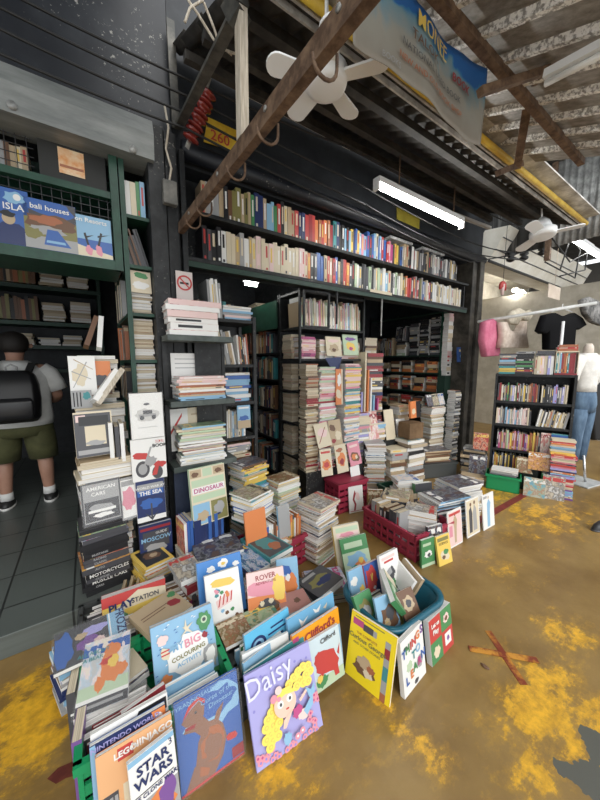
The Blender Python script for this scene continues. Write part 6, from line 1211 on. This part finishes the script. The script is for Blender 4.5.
picture(e, [('rect', 0, 0, 1, 1, 'light blue')] + [('poly', [(x_, z_), (x_ + .05, z_ + .012), (x_ + .02, z_ + .022)], 'white' if k % 2 else 'blue') for k, (x_, z_) in enumerate([(rr.random() * .95, rr.random() * .95) for _ in range(46)])] + [('rect', 0, 0, 1, .07, 'green'), ('blob', .5, .07, .35, .07, 3, 'pale green'), ('blob', .54, .42, .34, .30, 5, 'white'), ('blob', .54, .42, .30, .26, 7, 'light blue'), ('disc', .54, .42, .29, .25, 'white'), ('blob', .84, .80, .14, .15, 9, 'green'), ('disc', .84, .82, .055, .055, 'pale green'), ('disc', .84, .82, .03, .03, 'charcoal'), ('poly', [(.48, .84), (.52, .78), (.42, .70), (.54, .76), (.64, .70), (.57, .79), (.66, .86), (.55, .82), (.54, .94), (.51, .83)], 'cream'), ('blob', .16, .78, .09, .08, 6, 'pale pink'), ('blob', .18, .58, .07, .10, 4, 'cream'), ('rect', .12, .56, .25, .58, 'red'), ('rect', .12, .61, .25, .63, 'red'), ('blob', .16, .24, .09, .07, 2, 'orange'), ('blob', .82, .60, .05, .05, 2, 'crimson'), ('blob', .50, .15, .05, .05, 2, 'orange'), ('blob', .88, .28, .13, .20, 12, 'grey'), ('blob', .88, .28, .09, .14, 13, 'white'), ('blob', .35, .10, .05, .03, 2, 'blue')], w, h)
title(e, 'MY', .034, .38, .56, w, h, 'light blue', 4, .0008, y=-.009); title(e, 'BIG', .046, .62, .545, w, h, 'pink', 4, .001, y=-.009); title(e, 'COLOURING', .024, .54, .43, w, h, 'olive', 4, .0006, y=-.009); title(e, 'ACTIVITY', .024, .54, .33, w, h, 'light blue', 4, .0006, y=-.009)
e, w, h = facing('white cover crowded with small cartoon figures, in front of a blue book', (204, 577), (238, 566), .46, .24, 20, .018, 'white', COVER['white'])
rr = random.Random(3)
picture(e, [('rect', 0, 0, 1, 1, 'white'), ('blob', .5, .78, .38, .10, 4, 'yellow'), ('poly', [(.25, .45), (.75, .58), (.70, .36), (.28, .28)], 'pale pink')] + [('poly', [(.3 + .12 * k, .32 + .02 * k), (.34 + .12 * k, .33 + .02 * k), (.42 + .11 * k, .54 + .01 * k), (.38 + .11 * k, .53 + .01 * k)], 'red') for k in range(4)] + [('blob', rr.uniform(.1, .9), rr.choice([rr.uniform(.05, .28), rr.uniform(.5, .66)]), .06, .04, k, ['teal', 'orange', 'light blue', 'brown', 'pink', 'green'][k % 6]) for k in range(12)], w, h)
e, w, h = facing('blue book with white flowers behind the cartoon crowd cover', (196, 564), (240, 551), .48, .30, 20, .03, 'light blue', COVER['blue'])
picture(e, [('rect', 0, 0, 1, 1, flat('mid_blue', (.06, .22, .55), .35)), ('blob', .30, .84, .10, .06, 3, 'white'), ('blob', .58, .88, .12, .08, 5, 'white'), ('blob', .58, .88, .05, .03, 6, 'yellow'), ('blob', .86, .82, .09, .05, 7, 'white')], w, h)
e, w, h = facing('square pink and orange adventure book leaning in the heap', (246, 574), (283, 566), .42, .24, 22, .016, 'orange', COVER['pale pink'])
picture(e, [('rect', 0, 0, 1, 1, 'orange'), ('rect', 0, .5, 1, 1, 'pale pink'), ('blob', .5, .62, .6, .18, 4, 'pink'), ('blob', .85, .6, .2, .3, 6, 'yellow'), ('blob', .5, .22, .34, .16, 5, 'brown'), ('blob', .48, .32, .26, .12, 7, 'charcoal'), ('blob', .6, .36, .08, .06, 8, 'cream'), ('blob', .36, .34, .07, .06, 9, 'cream'), ('blob', .2, .2, .12, .1, 3, 'yellow')], w, h); title(e, 'ROVER', .036, .5, .82, w, h, 'crimson', 3, .0004); title(e, 'ADVENTURE', .020, .5, .73, w, h, 'crimson', 3)
e, w, h = facing('blue and orange cartoon book standing behind the pink adventure book', (276, 560), (297, 556), .40, .22, 15, .015, 'light blue', COVER['light blue'])
picture(e, [('rect', 0, 0, 1, 1, 'light blue'), ('blob', .6, .35, .35, .3, 3, 'orange'), ('blob', .4, .7, .3, .15, 4, 'blue'), ('blob', .5, .5, .12, .1, 5, 'white')], w, h)
# flat covers over the back crates
def flatbook(lb, c4, z, t, c, ac, n=0, kind='picture_book', yawfix=None, pgs=1, shapes=None, tilt=0):
    """c4: near-left, near-right, far-right, far-left corners of the upper cover at height z"""
    P = [at(*p, z=z) for p in c4]; r = ((P[1] - P[0]) + (P[2] - P[3])) / 2; u0 = ((P[3] - P[0]) + (P[2] - P[1])) / 2; c = sum(P, Vector()) / 4
    w, h = r.length, u0.length; r.normalize(); u = Vector((-r.y, r.x, 0)) * math.cos(R(tilt)) + Vector((0, 0, math.sin(R(tilt)))); 
    h = min(max(h, .14), .36); w = min(max(w, .14), .36)
    e = posed(kind, lb, c - r * w / 2 - u * h / 2, r, u, w, h, t, col_(lb, ac, c), COVER[col_(lb, ac, c)] if shapes else ART[ac], pgs)
    if shapes: picture(e, shapes, w, h)
    return e, w, h
def col_(lb, ac, c): return {'dark cover': 'charcoal', 'grey cover': 'grey', 'teal cover': 'teal', 'tan cover': 'tan', 'warm cover': 'yellow', 'green cover': 'green', 'blue cover': 'navy', 'brown cover': 'brown', 'red cover': 'crimson', 'white cover': 'white', 'pastel cover': 'lilac', 'pale pink cover': 'pale pink'}[ac]
flatbook('dark art cover lying flat before the blue boxed set', ((197, 561), (247, 549), (231, 531), (191, 543)), .34, .035, 0, 'dark cover')
stack('picture_book', 'book', 'the pile under the dark art cover', (.76, 1.86), .0, .29, R(12), .26, .2, (.02, .035), ['brown', 'grey', 'cream', 'teal'], 'fore', .01, .05)
flatbook('grey sketch cover on a short pile beside the yellow bordered magazine', ((182, 581), (203, 573), (192, 551), (167, 562)), .37, .03, 0, 'grey cover')
stack('picture_book', 'book', 'the short pile under the grey sketch cover', (.46, 1.80), .12, .335, R(14), .2, .18, (.03, .05), ['white', 'light blue', 'magenta', 'crimson'], 'front', .01, .05, True, .3, 1)
P = flatbook('yellow bordered magazine with a dark photo on its pile', ((145, 571), (174, 557), (158, 542), (130, 554)), .30, .014, 0, 'warm cover', shapes=[('rect', 0, 0, 1, 1, 'yellow'), ('rect', .10, .10, .90, .88, 'black'), ('blob', .5, .5, .3, .2, 4, 'brown'), ('blob', .55, .5, .14, .1, 6, 'tan')])
a = at(152, 557, z=.28); stack('magazine', 'magazine', 'the yellow spined pile on the floor', (a.x, a.y), .0, .285, math.atan2(.226, .974) - PI / 2, .235, .175, (.012, .02), ['yellow', 'yellow', 'olive', 'yellow'], 'front', .006, .04, True, 0, [1, 0])
for i in range(3): a = at(122 + 8 * i, 597 - 5 * i, z=.18); book('magazine', 'yellowed magazine, %s of three upright before the dark car pile' % nth(i), 'magazine', None, frame(Vector((a.x, a.y, .135 if a.y > 2.08 else .02)), Vector((.25, .97, 0)), Vector((-.97, .25, 0)), Vector((0, 0, 1))), .16, .16, .016, 'tan', None, 2)
e, w, h = facing('red and yellow boxed book lettered in bold with its top edge up', (101, 600), (165, 578), .34, .26, 14, .05, 'red', COVER['red'])
picture(e, [('rect', 0, .0, 1, .80, 'yellow'), ('poly', [(.1, .66), (1, .70), (1, .86), (.55, .96)], 'cream'), ('blob', .2, .5, .2, .2, 3, 'green')], w, h); title(e, 'PLAY', .05, .28, .70, w, h, 'navy', 0, .002); title(e, 'STATION', .032, .66, .74, w, h, 'charcoal', 0, .001)
flatbook('large tan cover with faint script lying tilted in the heap', ((148, 636), (194, 606), (170, 588), (130, 617)), .315, .03, 0, 'tan cover', shapes=[('rect', .1, .6, .7, .63, 'brown'), ('rect', .1, .5, .6, .53, 'brown'), ('blob', .8, .5, .14, .16, 4, 'crimson'), ('blob', .9, .8, .1, .12, 5, 'green')])
flatbook('teal illustrated cover nearest the orange crate books', ((262, 563), (287, 549), (268, 526), (248, 536)), .34, .03, 0, 'teal cover', shapes=[('rect', .06, .06, .94, .94, 'charcoal'), ('blob', .5, .45, .36, .3, 4, 'teal'), ('blob', .6, .3, .22, .16, 6, 'rust'), ('rect', .2, .84, .8, .9, 'cream')])
flatbook('dark blue illustrated cover beside the teal one', ((243, 577), (264, 566), (250, 541), (232, 549)), .32, .03, 0, 'blue cover')
stack('picture_book', 'book', 'the low pile under the teal cover', (.96, 1.83), 0, .285, R(14), .34, .2, (.02, .04), ['teal', 'brown', 'charcoal', 'grey'], 'fore', .012, .05)
flatbook('dark green ruins cover lying before the big diamond pile', ((320, 595), (346, 577), (318, 565), (295, 585)), .16, .05, 0, 'dark cover', shapes=[('rect', 0, 0, 1, .75, 'charcoal'), ('blob', .5, .5, .4, .25, 3, 'olive'), ('blob', .6, .4, .3, .15, 5, 'navy'), ('rect', .1, .8, .6, .92, 'grey')])
stack('picture_book', 'book', 'the low pile under the dark ruins cover', (1.24, 1.50), 0, .108, R(-24), .28, .22, (.02, .035), ['teal', 'brown', 'white', 'grey'], 'fore', .012, .05)
flatbook('faded pink cover lying under the bird book', ((284, 611), (312, 601), (304, 592), (276, 600)), .255, .02, 0, 'pale pink cover', shapes=[('rect', 0, 0, 1, 1, flat('faded_rose', (.42, .20, .17), .5)), ('blob', .6, .5, .12, .15, 3, 'brown')])
flatbook('tan collage cover lying in the middle crate', ((226, 648), (252, 634), (243, 612), (216, 624)), .26, .02, 0, 'brown cover')
flatbook('olive cover lying beside the pink adventure book', ((250, 632), (281, 616), (272, 603), (241, 616)), .255, .02, 0, 'green cover')
# --- behind the purple book
e, w, h = facing('pale blue book with a dark spiral badge, facing out behind the purple book', (244, 636), (288, 607), .345, .20, 12, .014, 'light blue', flat('cyan_cover', (.12, .45, .68), .35))
picture(e, [('disc', .26, .62, .17, .19, 'navy'), ('disc', .26, .62, .12, .13, 'light blue'), ('disc', .26, .62, .06, .08, 'navy'), ('rect', .55, .78, .85, .82, 'navy'), ('rect', .48, .66, .9, .70, 'navy'), ('rect', .55, .54, .82, .58, 'navy'), ('blob', .5, .2, .1, .08, 3, 'crimson')], w, h)
e, w, h = facing('sky blue book with white birds behind the orange titled one', (287, 620), (333, 592), .33, .26, 10, .016, 'light blue', flat('sky_cover', (.16, .40, .62), .35))
picture(e, [('poly', [(.22, .90), (.30, .80), (.42, .86), (.34, .78), (.26, .72), (.24, .80)], 'white'), ('poly', [(.52, .92), (.60, .86), (.70, .92), (.64, .80), (.56, .82)], 'white'), ('poly', [(.74, .82), (.84, .88), (.80, .78)], 'cream')], w, h)
e, w, h = facing("orange book lettered Clifford's, behind the red animal book", (292, 637), (338, 607), .305, .27, 10, .016, 'orange', flat('amber_cover', (.80, .33, .02), .35))
title(e, "Clifford's", .052, .56, .78, w, h, 'crimson', 2, .0014); picture(e, [('rect', 0, 0, 1, .70, 'light blue'), ('rect', .0, .80, .12, .95, 'magenta')], w, h)
e, w, h = facing('white book with a big red animal shape, at the end of the front row', (307, 643), (338, 624), .255, .235, 14, .014, 'white', flat('pale_sky_cover', (.55, .66, .72), .35))
picture(e, [('rect', 0, 0, 1, .22, 'pale green'), ('blob', .5, .46, .40, .27, 4, 'red'), ('blob', .32, .56, .20, .17, 6, 'red'), ('poly', [(.22, .3), (.36, .3), (.36, .1), (.22, .1)], 'red'), ('poly', [(.66, .3), (.82, .3), (.84, .1), (.70, .1)], 'red'), ('poly', [(.84, .5), (.96, .66), (.90, .44)], 'red'), ('blob', .3, .16, .2, .12, 8, 'green'), ('blob', .24, .22, .1, .08, 8, 'yellow')], w, h); title(e, 'Clifford', .030, .62, .84, w, h, 'charcoal', 3, .0006)
for i, (TL, TR, z, c) in enumerate((((243, 664), (272, 641), .312, 'light blue'), ((244, 674), (303, 634), .306, 'teal'), ((242, 655), (288, 632), .318, 'white'))):
    facing(['light blue book edge behind the purple book', 'dark teal book directly behind the purple book', 'white topped book between blue edges behind the purple book'][i], TL, TR, z - .02, .26, 16, .012, c, COVER[c])
# --- plastic wrapped books on the outer crate corner
e, w, h = flatbook('plastic wrapped pale cover with an orange bear shape on the outer crate corner', ((88, 708), (141, 684), (119, 640), (73, 654)), .30, .03, 0, 'white cover', tilt=10)
picture(e, [('rect', 0, 0, 1, .16, 'charcoal'), ('rect', 0, .13, 1, .18, 'white'), ('rect', 0, .18, 1, .34, 'pale green'), ('blob', .60, .52, .22, .26, 4, 'orange'), ('blob', .62, .76, .18, .14, 6, 'orange'), ('blob', .42, .32, .12, .12, 8, 'orange'), ('blob', .84, .44, .16, .1, 9, 'orange'), ('blob', .56, .62, .2, .06, 3, 'red'), ('blob', .66, .58, .12, .1, 5, 'yellow'), ('rect', .1, .05, .9, .09, 'grey')], w, h); title(e, 'ALL ABOUT', .022, .22, .78, w, h, 'teal', 0, .0004); title(e, 'A BEAR', .022, .22, .69, w, h, 'teal', 0, .0004); film(e, w, h)
stack('picture_book', 'book', 'the wrapped pile under the bear cover', (-.005, 1.42), .05, .235, R(16), .24, .2, (.016, .03), ['cream', 'white', 'grey'], 'fore', .01, .05, True, 0, 1)
e, w, h = flatbook('plastic wrapped purple and black FROZEN album hanging over the crate side', ((50, 674), (121, 640), (130, 608), (57, 637)), .31, .02, 0, 'dark cover', tilt=8)
picture(e, [('rect', 0, 0, 1, 1, 'charcoal'), ('blob', .12, .5, .14, .5, 3, 'blue'), ('blob', .45, .4, .16, .2, 5, 'purple'), ('blob', .55, .72, .2, .14, 6, 'lilac'), ('blob', .60, .35, .1, .14, 7, 'pale pink'), ('blob', .36, .66, .1, .1, 8, 'tan'), ('rect', .74, 0, 1, 1, 'light blue'), ('rect', .76, 0, .78, 1, 'white')], w, h)
title(e, 'FROZEN', .052, .87, .52, w, h, 'navy', -90, .001); film(e, w, h)
stack('picture_book', 'book', 'the wrapped pile under the purple album', (-.09, 1.63), .05, .262, R(14), .25, .17, (.014, .03), ['light blue', 'white', 'navy', 'grey'], 'front', .01, .05, True, 0, 1)
# --- blue tub with books
tb = empty('plastic_tub', 'dark teal oval plastic tub full of small books', 'tub', None, (1.345, 1.035, 0), R(-1))
def rrect(w, d, r, z, n=6): 
    out = []
    for cx, cy, a0 in ((w / 2 - r, d / 2 - r, 0), (-w / 2 + r, d / 2 - r, PI / 2), (-w / 2 + r, -d / 2 + r, PI), (w / 2 - r, -d / 2 + r, 3 * PI / 2)):
        for k in range(n + 1): a_ = a0 + PI / 2 * k / n; out.append(Vector((cx + r * math.cos(a_), cy + r * math.sin(a_), z)))
    return out
MB().loft([rrect(.40, .31, .09, .0), rrect(.42, .33, .09, .02), rrect(.46, .37, .10, .255), rrect(.445, .355, .10, .255), rrect(.40, .31, .09, .03), rrect(.2, .2, .05, .025)]).build('body', TEALPL, tb)
MB().loft([rrect(.46, .37, .10, .225), rrect(.495, .405, .11, .232), rrect(.505, .415, .115, .25), rrect(.495, .405, .11, .262), rrect(.46, .37, .10, .262), rrect(.442, .352, .10, .255), rrect(.442, .352, .10, .235)], cap=False).build('rim', TEALPL, tb)
def tubbook(lb, BL, r, u, w, h, t, c, shapes, front=None):
    e = posed('picture_book', lb, BL, r, u, w, h, t, c, front or COVER[c], 1); picture(e, shapes, w, h); return e
e, w, h = facing('white wildlife cover standing tallest in the teal tub', (379, 557), (397, 548), .41, .235, 14, .02, 'white', COVER['white']); picture(e, [('rect', .1, .86, .8, .93, 'pale pink'), ('rect', .2, .78, .7, .83, 'red'), ('blob', .5, .42, .25, .26, 3, 'charcoal'), ('blob', .6, .2, .34, .14, 5, 'green'), ('blob', .42, .55, .14, .1, 7, 'grey'), ('blob', .7, .36, .1, .1, 9, 'white')], w, h)
e, w, h = facing('red cover with yellow letter shapes in the teal tub', (363, 566), (377, 559), .36, .20, 18, .02, 'red', COVER['red']); picture(e, [('rect', 0, 0, 1, 1, 'blue'), ('blob', .42, .55, .40, .42, 3, 'red'), ('poly', [(.38, .5), (.44, .5), (.54, .68), (.48, .72), (.42, .6), (.42, .7), (.36, .68)], 'yellow'), ('blob', .5, .3, .1, .05, 5, 'white'), ('blob', .8, .3, .2, .2, 7, 'navy')], w, h)
e, w, h = facing('pale blue cover with a yellow bird shape in the teal tub', (348, 572), (362, 565), .36, .22, 16, .018, 'light blue', COVER['light blue']); picture(e, [('blob', .75, .4, .2, .16, 3, 'yellow'), ('blob', .3, .7, .25, .12, 5, 'white'), ('rect', 0, 0, 1, .2, 'pale green')], w, h)
e, w, h = facing('green animal cover lying against the near side of the teal tub', (353, 597), (369, 588), .315, .18, 34, .022, 'green', COVER['green']); picture(e, [('blob', .45, .55, .38, .3, 3, 'olive'), ('blob', .5, .5, .22, .2, 6, 'grey'), ('rect', .1, .06, .9, .16, 'pale green')], w, h)
e, w, h = facing('dark puppy photo cover in the middle of the teal tub', (374, 599), (394, 591), .33, .18, 22, .016, 'light blue', COVER['light blue']); picture(e, [('blob', .55, .40, .42, .38, 3, 'brown'), ('blob', .6, .5, .2, .2, 6, 'charcoal'), ('blob', .4, .3, .16, .14, 7, 'tan')], w, h)
e, w, h = facing('brown kitten cover tilted in the teal tub', (396, 593), (411, 586), .32, .13, 35, .014, 'brown', COVER['brown']); picture(e, [('blob', .5, .5, .35, .3, 3, 'tan'), ('blob', .5, .5, .18, .16, 6, 'charcoal')], w, h)
tubbook('green and white book lying across the near rim of the tub', (1.29, .90, .245), (.50, .82, .20), (-.60, .12, .78), .20, .12, .03, 'green', [('blob', .4, .5, .3, .3, 3, 'pale green'), ('rect', .7, 0, 1, 1, 'cream')])
for i, (x, y, c) in enumerate(((1.44, 1.00, 'white'), (1.49, .985, 'tan'))):
    posed('picture_book', ['white backed book leaning to the lane side of the tub', 'tan backed book at the lane side end of the tub'][i], (x, y, .20), (.25, .95, .18), (.35, -.30, .88), .17, .11, .022, c, COVER[c])
fillrow('teal tub', 1.34, .95, .03, .22, (.16, .20), CB, dep=(.15, .18), lean=-.05)
# upright pair behind the tub
tubbook('green picture book of a garden leaning behind the teal tub', (1.40, 1.46, .02), (.93, -.33, .10), (.10, .30, .95), .205, .285, .02, 'green', [('rect', 0, 0, 1, 1, 'pale green'), ('rect', 0, .65, 1, 1, 'green'), ('rect', .12, .74, .8, .88, 'pale green'), ('blob', .5, .45, .4, .2, 3, 'light blue'), ('blob', .6, .3, .2, .15, 5, 'orange'), ('blob', .4, .25, .2, .1, 7, 'green'), ('blob', .65, .42, .1, .08, 8, 'yellow')])
tubbook('cream book with a pink title strip behind the green garden book', (1.39, 1.53, .02), (.93, -.33, .06), (.05, .30, .95), .205, .345, .035, 'yellow', [('rect', 0, .0, 1, 1, 'cream'), ('rect', .1, .86, .95, .95, 'pale green'), ('rect', .1, .75, .95, .84, 'pale pink'), ('blob', .5, .8, .3, .05, 3, 'pink')], COVER['cream'])
# standing against the tub
e = tubbook('yellow Curious George book with a red spine block, standing against the tub', (.967, 1.014, .001), (.22, -.975, -.0), (.18, .02, .98), .242, .315, .012, 'yellow', [('rect', 0, 0, 1, 1, flat('lemon_cover', (.85, .66, .02), .35)), ('rect', .06, .82, .30, .92, 'magenta'), ('rect', .30, .80, .52, .90, 'charcoal'), ('rect', .52, .80, .60, .89, 'grey'), ('rect', .10, .945, .75, .96, 'olive'), ('rect', .79, 0, .90, .86, 'grey'), ('rect', .79, .0, .90, .12, 'rust'), ('rect', .79, .3, .90, .5, 'teal'), ('rect', .79, .62, .90, .76, 'crimson'), ('blob', .42, .26, .26, .12, 3, 'brown'), ('blob', .40, .34, .16, .10, 5, 'tan'), ('blob', .5, .22, .12, .07, 7, 'cream'), ('blob', .56, .3, .1, .06, 8, 'rust')])
title(e, 'Curious George', .030, .42, .62, .242, .315, 'olive', 0, .0008); title(e, 'THE COMPLETE', .016, .40, .71, .242, .315, 'rust', 0, .0002); title(e, 'AND OTHER STORIES', .015, .42, .55, .242, .315, 'olive', 0, .0002)
e = tubbook('white alphabet book of coloured letters leaning on the tub', (1.108, .76, .001), (.994, .105, .0), (-.02, .142, .99), .196, .262, .022, 'white', [('rect', 0, 0, 1, 1, 'white'), ('blob', .30, .46, .14, .1, 3, 'pale green'), ('blob', .76, .34, .16, .12, 5, 'grey'), ('blob', .2, .82, .1, .04, 4, 'charcoal'), ('blob', .55, .08, .1, .05, 6, 'charcoal')])
for s, x_, z_, c in (('T', .10, .66, 'blue'), ('H', .26, .70, 'green'), ('I', .40, .70, 'red'), ('N', .54, .72, 'red'), ('G', .72, .76, 'orange'), ('S', .90, .80, 'purple'), ('T', .50, .50, 'teal'), ('O', .70, .54, 'light blue'), ('L', .16, .18, 'blue'), ('E', .36, .22, 'orange'), ('A', .52, .28, 'green'), ('R', .72, .30, 'magenta'), ('N', .90, .36, 'blue')): title(e, s, .052, x_, z_, .20, .27, c, 0, .002)
e = tubbook('red and green board book leaning at the lane side of the tub', (1.354, .778, .001), (.998, .053, 0), (-.03, .156, .987), .22, .23, .03, 'white', [('rect', 0, 0, 1, 1, 'red'), ('rect', .5, .5, 1, 1, 'green'), ('rect', 0, 0, .5, .48, 'green'), ('blob', .75, .76, .14, .12, 3, 'pale pink'), ('blob', .75, .74, .07, .06, 5, 'brown'), ('rect', .62, .14, .9, .42, 'white'), ('blob', .76, .28, .07, .07, 7, 'purple'), ('blob', .25, .22, .16, .14, 9, 'cream')])
title(e, 'Let us', .030, .26, .78, .215, .235, 'white', 0, .0012); title(e, 'Play', .034, .26, .62, .215, .235, 'white', 0, .0012)
